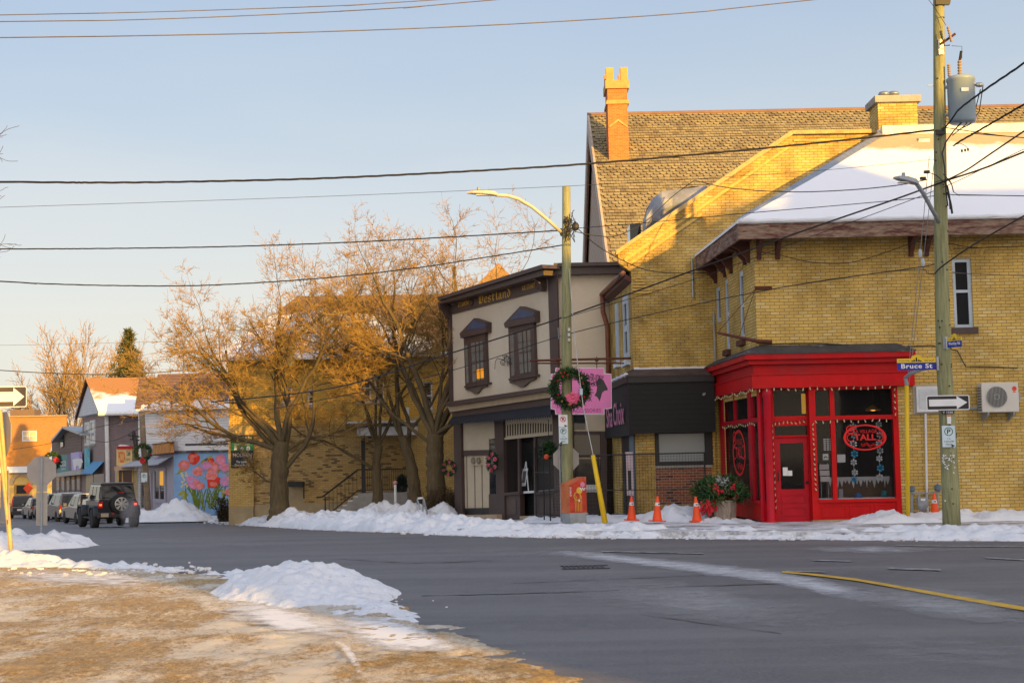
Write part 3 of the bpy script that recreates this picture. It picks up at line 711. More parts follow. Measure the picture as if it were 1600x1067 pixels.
# ================================================================ YELLOW BRICK CORNER BUILDING WITH THE RED SHOPFRONT
A = Pl((5.8, 35.0), (22.0, 35.0))
XA = A.pt(1181.5, 500).x
A = Pl((XA, 35.0), (XA + 16, 35.0))
YB = 40.1
LD = Vector((-0.052, 1.0, 0)).normalized()               # the side walls run this way, away from the camera
AL = Pl((XA - 0.052 * 5.1, YB), (XA, 35.0))              # left side wall, far end to near corner
ALN = (Vector((XA, 35, 0)) - Vector((XA - 0.052 * 5.1, YB, 0))).length
corner = thing('brick_corner_building', 'two storey yellow brick corner building with snowy hip roof above a red shopfront', 'building', (XA + 5, 37, 0))
ZE = A.pt(1300, 372).z + 0.06                            # underside of the eaves
ZF = 3.62                                                # top of the red fascia zone
b = MB()
wa = [A.sz(1487, 404), A.sz(1522, 512)]
W1 = (wa[0][0], wa[1][0], wa[1][1], wa[0][1])
aR = A.sz(1404, 700)[0]                                  # right side of the shopfront opening
wall_holes(b, A, 0, 16, ZF, ZE + 0.5, [W1])
b.quad(A.P(aR, -0.2), A.P(16, -0.2), A.P(16, ZF), A.P(aR, ZF))
sw = []
for (u0, u1, v0, v1) in ((1117.5, 1126.5, 450, 502), (1131.5, 1141, 437, 546), (1153.5, 1164, 425, 530)):
    p0, p1 = AL.sz(u0, v0), AL.sz(u1, v1); sw.append((p0[0], p1[0], p1[1], p0[1]))
wall_holes(b, AL, 0, ALN, ZF - 0.5, ZE + 0.45, sw, 0.10)
b.quad(AL.P(0, -0.2), AL.P(0.95, -0.2), AL.P(0.95, ZF - 0.5), AL.P(0, ZF - 0.5))
# rear and far right walls close the block
b.quad(Vector((XA + 16, 35, -0.2)), Vector((XA + 16, 48, -0.2)), Vector((XA + 16, 48, ZE + 0.4)), Vector((XA + 16, 35, ZE + 0.4)))
b.quad(Vector((XA, 48, -0.2)), Vector((XA + 16, 48, -0.2)), Vector((XA + 16, 48, ZE + 0.4)), Vector((XA, 48, ZE + 0.4)))
b.build('wall', M_ybrick, corner)
window(corner, A, *W1, off=-0.12, fw=0.085, mf=M_bluew, bars=(0.53,), sill=M_brown, sill_out=0.07)
for h in sw[1:]:
    window(corner, AL, *h, off=-0.09, fw=0.14, mf=M_bluew, bars=(0.5,), sill=M_maroon, sill_out=0.10)
window(corner, AL, *sw[0], off=-0.09, fw=0.12, mf=M_bluew, bars=(), sill=None)
# brick arch over the window: soldier bricks fanned over the head
ar = MB(); ac = (W1[0] + W1[1]) / 2; ahw = (W1[1] - W1[0]) / 2
for i in range(11):
    t = -0.5 + i / 10; ang = math.pi / 2 - t * 0.95
    r0 = 1.0; z0_ = W1[3] - r0 + 0.18
    c0 = (ac + (r0) * math.cos(ang), z0_ + r0 * math.sin(ang)); c1 = (ac + (r0 + 0.25) * math.cos(ang), z0_ + (r0 + 0.25) * math.sin(ang))
    dx, dz = -math.sin(ang) * 0.036, math.cos(ang) * 0.036
    ar.prism([A.P(c0[0] - dx, c0[1] - dz, 0.012), A.P(c0[0] + dx, c0[1] + dz, 0.012), A.P(c1[0] + dx * 1.2, c1[1] + dz * 1.2, 0.012), A.P(c1[0] - dx * 1.2, c1[1] - dz * 1.2, 0.012)], A.n * -0.02)
ar.build('arch', pmat('arch_brick', (0.52, 0.345, 0.095), 0.85, 0.25, 8, 0.4, 30), corner)
# arched heads over the two tall side windows
for h in sw[1:]:
    m_ = MB(); ring(m_, AL, (h[0] + h[1]) / 2, h[3] - 0.02, (h[1] - h[0]) / 2 - 0.02, (h[1] - h[0]) / 2 + 0.14, 0.03, 0.05, 10, 0, 1.0, 0.25, math.pi - 0.25)
    m_.build('arch', MATS['arch_brick'], corner)

# eaves: boxed fascia, soffit, brackets
YE = 34.35
XE = at(1153.5, 360, YE).x; ZEb = at(1300, 371, YE).z; ZEt = at(1300, 347, YE).z
XEl = XE - 0.052 * (YB - YE)
EX2 = XA + 16.6
e = MB()
e.prism([Vector((XE, YE, ZEb)), Vector((EX2, YE, ZEb)), Vector((EX2, YE, ZEt)), Vector((XE, YE, ZEt))], (0, 0.05, 0))
e.prism([Vector((XEl, YB - 0.02, ZEb)), Vector((XE, YE + 0.004, ZEb)), Vector((XE, YE + 0.004, ZEt)), Vector((XEl, YB - 0.02, ZEt))], (0.05, 0.0, 0))
e.build('fascia', M_wood, corner)
e = MB()
e.prism([Vector((XE + 0.04, YE + 0.05, ZEb + 0.09)), Vector((EX2, YE + 0.05, ZEb + 0.09)), Vector((EX2, 35.0, ZEb + 0.09)), Vector((XA, 35.0, ZEb + 0.09))], (0, 0, 0.03))
e.prism([Vector((XEl + 0.05, YB - 0.02, ZEb + 0.09)), Vector((XE + 0.04, YE + 0.05, ZEb + 0.091)), Vector((XA, 35.0, ZEb + 0.091)), Vector((XA - 0.052 * 5.1, YB - 0.02, ZEb + 0.09))], (0, 0, 0.03))
e.build('soffit', M_maroon, corner)
def bracket(pl, a, z, out, w=0.10, hgt=0.50):
    m_ = MB(); pr = [(0, 0), (out, 0), (out, -0.10), (out * 0.62, -0.17), (out * 0.42, -0.30), (out * 0.20, -0.40), (out * 0.18, -hgt), (0, -hgt)]
    m_.prism([pl.P(a - w / 2, z + dz, o_) for o_, dz in pr], pl.h * w)
    m_.build('bracket', M_maroon, corner)
for u in (1186, 1215, 1424, 1448): bracket(A, A.sz(u, 385, 0.1)[0], ZEb + 0.088, 0.52)
for t in (ALN - 0.5, ALN - 0.9, ALN - 2.6, ALN - 3.4, ALN - 4.7): bracket(AL, t, ZEb + 0.088, 0.45)
# snow covered hip roof, flat on top
HT = at(1376, 214, 39.4); ZT = HT.z; XT = HT.x
r_ = MB(); X2 = EX2 - 5
r_.prism([Vector((XE - 0.03, YE - 0.05, ZEt)), Vector((EX2, YE - 0.05, ZEt)), Vector((X2, 39.4, ZT)), Vector((XT, 39.4, ZT))], (0, 0.02, 0.07))
r_.prism([Vector((XEl - 0.03, YB - 0.03, ZEt)), Vector((XE - 0.03, YE - 0.05, ZEt + 0.002)), Vector((XT, 39.4, ZT + 0.002)), Vector((XT, YB - 0.03, ZT)), ], (0, 0, 0.07))
r_.prism([Vector((EX2, YE, ZEt)), Vector((EX2, 46, ZEt)), Vector((X2, 46, ZT)), Vector((X2, 39.4, ZT))], (0, 0, 0.07))
r_.prism([Vector((XT, 39.4, ZT)), Vector((X2, 39.4, ZT)), Vector((X2, 46, ZT)), Vector((XT, 46, ZT))], (0, 0, 0.06))
def roofsnow():
    m, n, l, p = nt('roof_snow_partly_melted')
    gp = n.new('ShaderNodeNewGeometry'); sp = n.new('ShaderNodeSeparateXYZ'); l.new(gp.outputs['Position'], sp.inputs[0])
    f = noi(n, l, 0.9, 6, 0.65)
    a = n.new('ShaderNodeMath'); a.operation = 'MULTIPLY_ADD'; l.new(f, a.inputs[0]); a.inputs[1].default_value = 1.3; l.new(sp.outputs[2], a.inputs[2])
    k = ramp(n, l, a.outputs[0], ZT + 0.06, ZT + 0.30)
    sh = noi(n, l, 14, 4, 0.6)
    c = mixrgb(n, l, k, (0.80, 0.81, 0.84), mixrgb(n, l, sh, (0.40, 0.29, 0.17), (0.52, 0.39, 0.24)))
    l.new(c, p.inputs['Base Color']); p.inputs['Roughness'].default_value = 0.8
    bp = n.new('ShaderNodeBump'); bp.inputs['Strength'].default_value = 0.4; bp.inputs['Distance'].default_value = 0.08
    l.new(noi(n, l, 2.0, 5, 0.6), bp.inputs['Height']); l.new(bp.outputs[0], p.inputs['Normal'])
    return m
ro = r_.build('roof', roofsnow(), corner)
sl = MB(); nE = 150
sl.tube([Vector((XE + (EX2 - XE) * i / nE, YE - 0.03, ZEt + 0.05 + 0.02 * noise.noise(Vector((i * .35, 1, 0))))) for i in range(nE + 1)], [0.055 + 0.035 * noise.noise(Vector((i * .23, 5, 0))) for i in range(nE + 1)], 8)
sl.build('snow_lip', M_snow, ro, True)
fl = MB()
hipd = (Vector((XT, 39.4, ZT)) - Vector((XE, YE, ZEt)))
fl.prism([Vector((XE - 0.02, YE, ZEt + 0.10)), Vector((XE + 0.16, YE, ZEt + 0.06)), Vector((XT + 0.16, 39.4, ZT + 0.08)), Vector((XT - 0.02, 39.4, ZT + 0.12))], (0, 0.05, 0.03))
fl.build('hip_flashing', M_galv, ro)
cp = MB(); cp.box(XT + 0.05, X2, 39.36, 39.6, ZT + 0.05, ZT + 0.30); cp.build('roof_curb', M_white, ro)
vt = MB(); v0 = at(1443, 225, 38.9); vt.prism([Vector((v0.x - 0.2, 38.85, v0.z - 0.12)), Vector((v0.x + 0.16, 38.85, v0.z - 0.12)), Vector((v0.x + 0.16, 38.85, v0.z + 0.12)), Vector((v0.x - 0.12, 38.85, v0.z + 0.12))], (0, 0.3, 0.1)); vt.build('roof_vent', M_galv, ro)
# chimney with two metal flues
ch = MB(); c0, c1 = at(1373, 200, 39.75), at(1433, 163, 39.75); cpz = at(1400, 150, 39.75).z
ch.box(c0.x, c1.x, 39.75, 40.7, ZT - 0.4, c1.z + 0.06); cho = ch.build('chimney', M_ybrick, corner)
ct = MB(); ct.box(c0.x - 0.09, c1.x + 0.09, 39.66, 40.8, c1.z + 0.06, cpz); ct.build('cap', M_conc, cho)
for u in (1381, 1396):
    q = at(u, 147, 40.1); m_ = MB()
    m_.lathe((q.x, 40.1, cpz), [(0.11, 0), (0.11, 0.09), (0.16, 0.11), (0.16, 0.15), (0.13, 0.16), (0.13, 0.19), (0.02, 0.22)], 14); m_.build('flue', M_galv, cho, True)
wf = MB(); wf.box(c0.x - 0.05, c1.x + 0.05, 39.70, 39.76, ZT + 0.05, ZT + 0.26); wf.build('flashing', M_white, cho)

# ---- the red shopfront
front = thing('red_shopfront', 'bright red wooden corner shopfront with a red door and large display windows', 'shopfront', (A.P(1.5, 0, 0.1)), None)
def ft(v): return A.sz(1300, v, 0.1)[1]
aL0 = -0.05
z605 = A.sz(1300, 605, 0.02)[1]; z580, z566, z551 = A.sz(1300, 583, 0.2)[1], A.sz(1300, 567, 0.3)[1], A.sz(1300, 551.5, 0.3)[1]
aEnd = A.sz(1430, 600, 0.2)[0]
f = MB()
def corner_band(mb, z0, z1, o, endtrim=0.0):
    """a band that runs along the front and round onto the left side, mitred at the corner"""
    c_out = Vector((XA, 35, 0)) + A.n * o + AL.n * o
    far = AL.P(0.10, 0, o); rt = A.P(aEnd + endtrim, 0, o)
    mb.prism([c_out + ZUP * z0, rt + ZUP * z0, rt + ZUP * z1, c_out + ZUP * z1], (0, o - 0.002, 0))
    mb.prism([far + ZUP * z0, c_out + Vector((0, 0.003, 0)) + ZUP * z0, c_out + Vector((0, 0.003, 0)) + ZUP * z1, far + ZUP * z1], AL.n * -(o - 0.002))
corner_band(f, z605, z580, 0.17)
f.build('lower_fascia', M_red, front)
f = MB(); corner_band(f, z580 + 0.002, z566, 0.13); corner_band(f, z580 - 0.012, z580 + 0.022, 0.195); f.build('frieze', M_redw, front)
f = MB(); corner_band(f, z566 + 0.002, z566 + 0.11, 0.25); corner_band(f, z566 + 0.112, z551, 0.34); f.build('cornice', M_redw, front)
# little sloping roof above the cornice
zr0, zr1 = z551 + 0.002, A.sz(1300, 540, 0.0)[1]
f = MB()
co = Vector((XA, 35, 0)) + A.n * 0.36 + AL.n * 0.36; ci = Vector((XA, 35, 0)) + A.n * 0.01 + AL.n * 0.01
ro_ = A.P(aEnd + 0.02, 0, 0.36); ri = A.P(aEnd - 0.35, 0, 0.01)
f.prism([co + ZUP * zr0, ro_ + ZUP * zr0, ri + ZUP * zr1, ci + ZUP * zr1], (0, 0.0, 0.03))
fo = AL.P(0.05, 0, 0.36); fi = AL.P(0.05, 0, 0.01)
f.prism([fo + ZUP * zr0, co + ZUP * (zr0 + .001), ci + ZUP * (zr1 + .001), fi + ZUP * zr1], (0, 0, 0.03))
f.build('canopy_roof', M_char, front)

zs0 = 0.16                                               # threshold
post = MB(); pp = A.P(0.19, 0, 0.06); post.lathe((pp.x, pp.y, 0.02), [(0.13, 0), (0.13, 0.12), (0.10, 0.16), (0.10, z605 - 0.25), (0.125, z605 - 0.2), (0.125, z605)], 16)
post.build('corner_post', M_red2, front, True)
def fr(u0, v0, u1, v1, off=0.0, d=0.1): fm.prect(A, u0, v0, u1, v1, off, d)
# right display window frame
fm = MB()
zt0, zt1 = A.sz(1350, 655.5, 0)[1], A.sz(1350, 648.5, 0)[1]
zb = A.sz(1350, 779, 0)[1]
u = lambda x: A.sz(x, 700, 0)[0]
a_d0, a_d1, a_m0, a_m1, a_r0, a_r1 = u(1266), u(1276), u(1299), u(1306), u(1397), aR
fm.pbox(A, a_d0, a_d1, zs0, z605, 0.03, 0.16)
fm.pbox(A, a_r0, a_r1 + 0.02, zs0, z605, 0.03, 0.16)
fm.pbox(A, a_m0, a_m1, zb, z605, 0.02, 0.12)
fm.pbox(A, a_d1, a_m0, zt0, zt1, 0.02, 0.12); fm.pbox(A, a_m1, a_r0, zt0, zt1, 0.02, 0.12)
fm.pbox(A, a_d1, a_m0, z605 - 0.06, z605, 0.01, 0.1); fm.pbox(A, a_m1, a_r0, z605 - 0.06, z605, 0.01, 0.1)
fm.pbox(A, a_d1, a_r0, zb - 0.07, zb, 0.06, 0.16)
wfo = fm.build('display_window', M_red, front)
gm = MB()
gm.pbox(A, a_d1 - .02, a_m0 + .02, zt1 - .02, z605, -0.03, 0.01); gm.pbox(A, a_m1 - .02, a_r0 + .02, zt1 - .02, z605, -0.03, 0.01)
gm.pbox(A, a_d1 - .02, a_m0 + .02, zb - .02, zt0 + .02, -0.03, 0.01); gm.pbox(A, a_m1 - .02, a_r0 + .02, zb - .02, zt0 + .02, -0.03, 0.01)
gm.build('pane', M_glassc, wfo)
# panelled base
bm_ = MB()
bm_.pbox(A, a_d1, a_r0, zs0, zb - 0.07, 0.0, 0.12)
w_ = a_r0 - a_d1
for (q0, q1) in ((0.04, 0.36), (0.40, 0.68), (0.72, 0.96)):
    p0, p1 = a_d1 + w_ * q0, a_d1 + w_ * q1
    bm_.pbox(A, p0, p1, zs0 + 0.06, zs0 + 0.09, 0.018, 0.017); bm_.pbox(A, p0, p1, zb - 0.16, zb - 0.13, 0.018, 0.017)
    bm_.pbox(A, p0, p0 + 0.03, zs0 + 0.09, zb - 0.16, 0.018, 0.017); bm_.pbox(A, p1 - 0.03, p1, zs0 + 0.09, zb - 0.16, 0.018, 0.017)
bm_.build('base_panel', M_red, front)
st = MB(); st.pbox(A, a_d0, a_r1 + 0.02, -0.1, zs0 - 0.001, 0.01, 0.2); st.build('plinth', M_concy, front)
# door: deep in a little lobby
dz = -0.22
ud = lambda x, v: A.sz(x, v, dz)
dl0, dl1 = ud(1211, 700)[0], ud(1262, 700)[0]; dzt = ud(1236, 683)[1]; dzb = 0.10
fm = MB()
fa0, fa1 = ud(1205, 700)[0], a_d0 + 0.01
fm.pbox(A, fa0, dl0 - 0.005, 0.05, z605, dz + 0.05, 0.12); fm.pbox(A, dl1 + 0.005, fa1, 0.05, z605, dz + 0.05, 0.12)
zl1, zl0 = ud(1236, 665)[1], ud(1236, 680)[1]
fm.pbox(A, dl0, dl1, zl1, ud(1236, 650)[1], dz + 0.05, 0.1); fm.pbox(A, dl0, dl1, dzt + 0.005, zl0, dz + 0.05, 0.1)
fm.pbox(A, dl0, dl1, ud(1236, 609)[1], z605, dz + 0.05, 0.1)
dfo = fm.build('door_frame', M_red, front)
gm = MB(); gm.pbox(A, dl0 - .01, dl1 + .01, zl0 - .02, zl1 + .02, dz, 0.01); gm.pbox(A, dl0 - .01, dl1 + .01, ud(1236, 651)[1], ud(1236, 608)[1], dz, 0.01); gm.build('transom_pane', M_glassc, dfo)
dm = MB(); gl0, gl1, gz1, gz0 = ud(1218.5, 700)[0], ud(1255, 700)[0], ud(1236, 692)[1], ud(1236, 764)[1]
dm.pbox(A, dl0, gl0, dzb, dzt, dz, 0.045); dm.pbox(A, gl1, dl1, dzb, dzt, dz, 0.045)
dm.pbox(A, gl0, gl1, gz1, dzt, dz, 0.045); dm.pbox(A, gl0, gl1, dzb, gz0, dz, 0.045)
for (z0_, z1_) in ((dzb + 0.16, dzb + 0.36), (dzb + 0.46, dzb + 0.66)):
    for (q0, q1, r0, r1) in ((gl0, gl1, z0_, z0_ + 0.02), (gl0, gl1, z1_ - 0.02, z1_), (gl0, gl0 + 0.02, z0_ + .02, z1_ - .02), (gl1 - 0.02, gl1, z0_ + .02, z1_ - .02)):
        dm.pbox(A, q0, q1, r0, r1, dz + 0.016, 0.015)
do = dm.build('door', M_red2, front)
gm = MB(); gm.pbox(A, gl0, gl1, gz0, gz1, dz - 0.012, 0.01); gm.build('pane', M_glassc, do)
hm = MB(); hp = A.P(dl1 - 0.05, gz0 + 0.16, dz + 0.05); hm.ball(hp, 0.035, 8); hm.tube([hp, A.P(dl1 - 0.05, gz0 + 0.16, dz)], 0.015, 6); hm.build('handle', M_blackp, do)
hm = MB(); hm.tube([A.P(dl0 + 0.05, 1.28, dz + 0.01), A.P(dl0 + 0.05, 1.30, dz + 0.05), A.P(dl0 + 0.05, 1.12, dz + 0.05), A.P(dl0 + 0.05, 1.10, dz + 0.01)], 0.012, 6); hm.build('pull_handle', M_blackp, do)
pm = MB()
for (x0, x1, v0, v1) in ((1223, 1231, 730, 743), (1231, 1238, 735, 743)): pm.prect(A, x0, v0, x1, v1, dz - 0.006, 0.004)
pm.build('notice', M_signw, do)
lob = MB(); lob.quad(A.P(fa0, 0.06, dz + .05), A.P(a_d0, 0.06, dz + .05), A.P(a_d0, 0.06, 0.0), A.P(0.0, 0.06, 0.0)); lob.prism([A.P(-0.1, 0.05, 0.06), A.P(a_d0 + 0.05, 0.05, 0.06), A.P(a_d0 + 0.05, -0.1, 0.06), A.P(-0.1, -0.1, 0.06)], (0, 0.4, 0))
lob.build('step', M_conc, front)
# left side display window
ul = lambda x, v=700: AL.sz(x, v, 0)[0]
la0, la1, la2, la3 = ul(1133), ul(1171), ul(1175.5), ALN - 0.14
zlb = zb
fm = MB()
fm.pbox(AL, la0 - 0.55, la0, zs0, z605, 0.02, 0.14); fm.pbox(AL, la1, la2 + 0.05, zlb, z605, 0.02, 0.1); fm.pbox(AL, la3, ALN - 0.02, zs0, z605, 0.02, 0.1)
fm.pbox(AL, la0, la1, zt0, zt1, 0.02, 0.1); fm.pbox(AL, la2 + 0.05, la3, zt0, zt1, 0.02, 0.1); fm.pbox(AL, la0, la3, zlb - 0.07, zlb, 0.05, 0.14)
am = (la0 + la1) / 2 - 0.2; fm.pbox(AL, am, am + 0.05, zt1, z605, 0.015, 0.1)
lw = fm.build('side_window', M_red2, front)
gm = MB()
gm.pbox(AL, la0 - .02, la3 + .02, zt1 - .02, z605, -0.03, 0.01); gm.pbox(AL, la0 - .02, la3 + .02, zlb - .02, zt0 + .02, -0.03, 0.01); gm.build('pane', M_glassc, lw)
bm_ = MB(); bm_.pbox(AL, la0, ALN - 0.02, zs0, zlb - 0.07, 0.0, 0.12); bm_.build('base_panel', M_red, front)
# inner lobby wall facing the door side: a sidelight behind the post
fm = MB(); sA = MB()
sp0, sp1 = A.P(0.02, 0, 0.0), A.P(fa0, 0, dz + 0.05)
SL = Pl((sp0.x, sp0.y), (sp1.x, sp1.y)); sl = (sp1 - sp0).length
fm.pbox(SL, 0, 0.06, 0.06, z605, 0.01, 0.05); fm.pbox(SL, 0.06, sl, zt0, zt1, 0.01, 0.05); fm.pbox(SL, 0.06, sl, 0.06, zlb, 0.01, 0.05)
so = fm.build('sidelight', M_red2, front)
gm = MB(); gm.pbox(SL, 0.05, sl, zlb - .01, z605, -0.02, 0.01); gm.build('pane', M_glassc, so)

# ---- the room behind the glass
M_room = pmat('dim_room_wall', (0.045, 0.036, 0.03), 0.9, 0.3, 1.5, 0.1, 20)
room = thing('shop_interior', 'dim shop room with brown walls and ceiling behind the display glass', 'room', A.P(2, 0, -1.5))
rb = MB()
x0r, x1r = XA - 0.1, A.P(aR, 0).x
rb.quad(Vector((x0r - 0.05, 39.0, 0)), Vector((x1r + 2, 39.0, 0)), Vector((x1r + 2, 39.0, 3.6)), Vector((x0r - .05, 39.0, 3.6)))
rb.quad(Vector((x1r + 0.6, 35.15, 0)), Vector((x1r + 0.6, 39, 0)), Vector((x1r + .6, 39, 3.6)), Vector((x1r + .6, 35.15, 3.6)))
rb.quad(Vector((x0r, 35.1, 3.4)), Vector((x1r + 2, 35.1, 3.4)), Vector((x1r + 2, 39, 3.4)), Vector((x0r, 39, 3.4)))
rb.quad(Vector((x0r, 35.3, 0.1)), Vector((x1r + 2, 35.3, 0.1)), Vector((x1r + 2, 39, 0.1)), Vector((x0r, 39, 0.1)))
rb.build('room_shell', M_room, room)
# display shelf under a white felt cover with a cut fringe
dsp = thing('display_table', 'window display table under white felt with a jagged fringe behind the big pane', 'table', A.P(2.6, 0.7, -0.5))
tm = MB(); tm.pbox(A, a_d1 + 0.02, a_r0, zb - 0.04, zb + 0.02, -0.08, 0.55); tm.build('felt_cover', pmat('white_felt', (0.68, 0.70, 0.73), 0.9, 0.1, 4, 0.2, 30), dsp)
bk = MB(); z_f = A.sz(1350, 746, -0.6)[1]; bk.pbox(A, a_m1 - 0.1, a_r0 + .1, zb, z_f, -0.75, 0.05); bk.build('back_board', pmat('brown_board', (0.14, 0.085, 0.05), 0.85, 0.2, 3, 0.1), dsp)
fg = MB(); k = 0
a = a_m1 - 0.05
while a < a_r0:
    w = random.uniform(0.05, 0.11); h_ = random.uniform(0.10, 0.26)
    fg.prism([A.P(a, z_f + 0.02, -0.72), A.P(a + w, z_f + 0.02, -0.72), A.P(a + w, z_f - 0.05, -0.72), A.P(a + w * 0.5, z_f - h_, -0.72), A.P(a, z_f - 0.05, -0.72)], A.n * -0.01); a += w * 1.02
fg.build('fringe', MATS['white_felt'], dsp)
for (u0, v0, u1, v1, col, lab, nm) in [
    (1334, 757, 1347, 764, (0.03, 0.12, 0.35), 'blue knitted hat lying on the white felt display', 'hat'),
    (1376, 752, 1386, 762, (0.02, 0.16, 0.19), 'teal tin standing at the right of the felt display', 'tin'),
    (1310, 746, 1317, 760, (0.30, 0.33, 0.36), 'pale boxed card standing at the left of the felt display', 'card')]:
    m_ = MB(); p0 = A.sz(u0, v0, -0.3); p1 = A.sz(u1, v1, -0.3); cc = A.P((p0[0] + p1[0]) / 2, zb + 0.02, -0.3); rr = (p1[0] - p0[0]) / 2; hh = p0[1] - p1[1]
    if nm == 'card': m_.pbox(A, p0[0], p1[0], zb + 0.02, zb + 0.02 + hh, -0.3, 0.06)
    elif nm == 'tin': m_.lathe(cc, [(rr, 0), (rr, hh * .8), (rr * 0.9, hh * .82), (rr * 0.9, hh), (rr * .2, hh * 1.02)], 14)
    else: m_.lathe(cc, [(rr, 0), (rr * 1.05, hh * 0.25), (rr * 0.9, hh * 0.3), (rr * 0.8, hh * .7), (rr * 0.4, hh), (0.01, hh * 1.05)], 14)
    tag(m_.build(nm, pmat('goods_' + nm, col, 0.6), smooth=(nm != 'card')), lab, nm)
ck = thing('display_stand', 'white wire stand of cards in the narrow pane beside the door', 'stand', A.P(a_d1 + .2, zb, -0.3))
m_ = MB(); s0, s1 = A.sz(1281, 724, -0.25), A.sz(1297, 752, -0.25)
for i in range(3):
    zz = s1[1] + (s0[1] - s1[1]) * i / 3; m_.pbox(A, s0[0], s1[0], zz, zz + 0.12, -0.25 - 0.03 * i, 0.02)
m_.build('tier', M_signw, ck)
m_ = MB()
for aa in (s0[0] + .03, s1[0] - .03): m_.tube([A.P(aa, zb + .02, -0.35), A.P(aa, s0[1], -0.32)], 0.012, 6)
m_.build('leg', M_galv, ck)
gd = MB(); g0, g1 = A.sz(1285, 685, -0.06), A.sz(1300, 704, -0.06); gd.pbox(A, g0[0], g1[0], g1[1], g0[1], -0.05, 0.006)
md = MB(); rows_ = 6
gd2 = gd.build('opening_hours_card', M_ink); tag(gd2, 'black card with rows of white writing in the narrow pane', 'notice')
for i in range(rows_):
    zz = g1[1] + (g0[1] - g1[1]) * (i + 0.3) / rows_
    for j in range(3): md.pbox(A, g0[0] + .02 + j * .075, g0[0] + .075 + j * .075, zz, zz + 0.025, -0.046, 0.003)
md.build('writing', M_signw, gd2)
m_ = MB(); p0, p1 = A.sz(1285.5, 709, -0.05), A.sz(1294.5, 720, -0.05); m_.pbox(A, p0[0], p1[0], p1[1], p0[1], -0.045, 0.004)
gs = tag(m_.build('sticker', M_signw), 'white sticker with a green arch emblem in the narrow pane', 'sticker')
m_ = MB(); ring(m_, A, (p0[0] + p1[0]) / 2, (p0[1] + p1[1]) / 2 - .02, 0.025, 0.05, -0.041, 0.003, 12, 0, 1, 0, math.pi); m_.pbox(A, p0[0], p1[0], p1[1], p1[1] + 0.03, -0.041, 0.003); m_.build('emblem', M_inkg, gs)
m_ = MB(); p0, p1 = A.sz(1308, 710, -0.05), A.sz(1321, 722, -0.05); m_.pbox(A, p0[0], p1[0], p1[1], p0[1], -0.045, 0.004)
tag(m_.build('window_card', M_signw), 'plain white square card stuck low at the left of the big pane', 'notice')
lp = thing('hanging_lamp', 'small warm lamp glowing behind the upper right shop pane', 'lamp', A.P(3.0, 3.0, -1.8))
q = at(1364, 638, 36.6); m_ = MB(); m_.lathe((q.x, 36.6, q.z - 0.05), [(0.20, 0), (0.16, 0.06), (0.05, 0.12), (0.02, 0.14)], 16, cap=False); m_.build('lamp_shade', M_gold, lp, True)
m_ = MB(); m_.ball((q.x, 36.6, q.z - 0.02), 0.06, 10, sq=(1.6, 1, .6)); m_.build('bulb', emat('lamp_glow', (1.0, 0.42, 0.08), 2.2), lp, True)
m_ = MB(); m_.tube([(q.x, 36.6, q.z + .05), (q.x, 36.6, 3.4)], 0.008, 5); m_.build('cord', M_wire, lp)
m_ = MB(); y_ = MB(); p0, p1 = at(1252, 615, 36.4), at(1263, 646, 36.4)
pst = MB(); pst.box(p0.x, p1.x, 36.4, 36.42, p1.z, p0.z); tag(pst.build('curtain', emat('glowing_yellow_curtain', (0.55, 0.27, 0.03), 0.35)), 'glowing yellow curtain behind the transom above the red door', 'curtain')  # the cloth emits light itself, standing in for lamplight behind it

# window emblem: red oval with lettering, on the big pane and a second on the side pane
M_neon = pmat('vivid_red_lettering', (0.62, 0.008, 0.008), 0.5, 0.1, 4, 0.0)
def emblem(pl, ua, va, ub, vb, lab):
    a0, z1 = pl.sz(ua, va, -0.02); a1, z0 = pl.sz(ub, vb, -0.02); ac_, zc = (a0 + a1) / 2, (z0 + z1) / 2; ry = (z1 - z0) / 2; sx = (a1 - a0) / 2 / ry
    o = thing('window_emblem', lab, 'window sign', pl.P(ac_, zc, 0))
    m_ = MB(); ring(m_, pl, ac_, zc, ry * 0.88, ry, -0.018, 0.004, 40, 0, sx); m_.build('oval', M_neon, o)
    m_ = MB(); ring(m_, pl, a0 + (a1 - a0) * 0.17, zc + ry * 0.62, ry * 0.26, ry * 0.34, -0.016, 0.004, 18); disc(m_, pl, a0 + (a1 - a0) * 0.17, zc + ry * 0.62, ry * 0.15, -0.016, 0.004, 10); m_.build('seal', M_neon, o)
    W = a1 - a0
    m_ = MB(); letters(m_, pl, 'A VILLAGE', a0 + W * 0.28, a0 + W * 0.78, zc + ry * 0.34, zc + ry * 0.60, -0.015, 0, 0.0)
    letters(m_, pl, 'TALL', a0 + W * 0.25, a0 + W * 0.76, zc - ry * 0.22, zc + ry * 0.26, -0.015, 0, 0.03)
    ring(m_, pl, a0 + W * 0.17, zc + ry * 0.0, ry * 0.24, ry * 0.31, -0.015, 0.003, 14, 0, 1, 0.8, 5.4); ring(m_, pl, a0 + W * 0.84, zc + ry * 0.02, ry * 0.24, ry * 0.31, -0.015, 0.003, 14, 0, 1, -2.3, 2.3)
    pts = [(0.40 + 0.36 * t / 12, -0.45 - 0.09 * math.sin(t * 1.1) - 0.012 * t) for t in range(13)]
    for dzz in (0, -0.12):
        m_.tube([pl.P(a0 + W * x, zc + ry * (y + dzz), -0.015) for x, y in pts], 0.007, 4)
    m_.build('lettering', M_neon, o)
emblem(A, 1317, 663.5, 1386, 703, 'red oval window emblem with lettering on the large front pane')
emblem(AL, 1144, 672, 1166, 744, 'red oval window emblem squeezed on the side pane behind the planter')
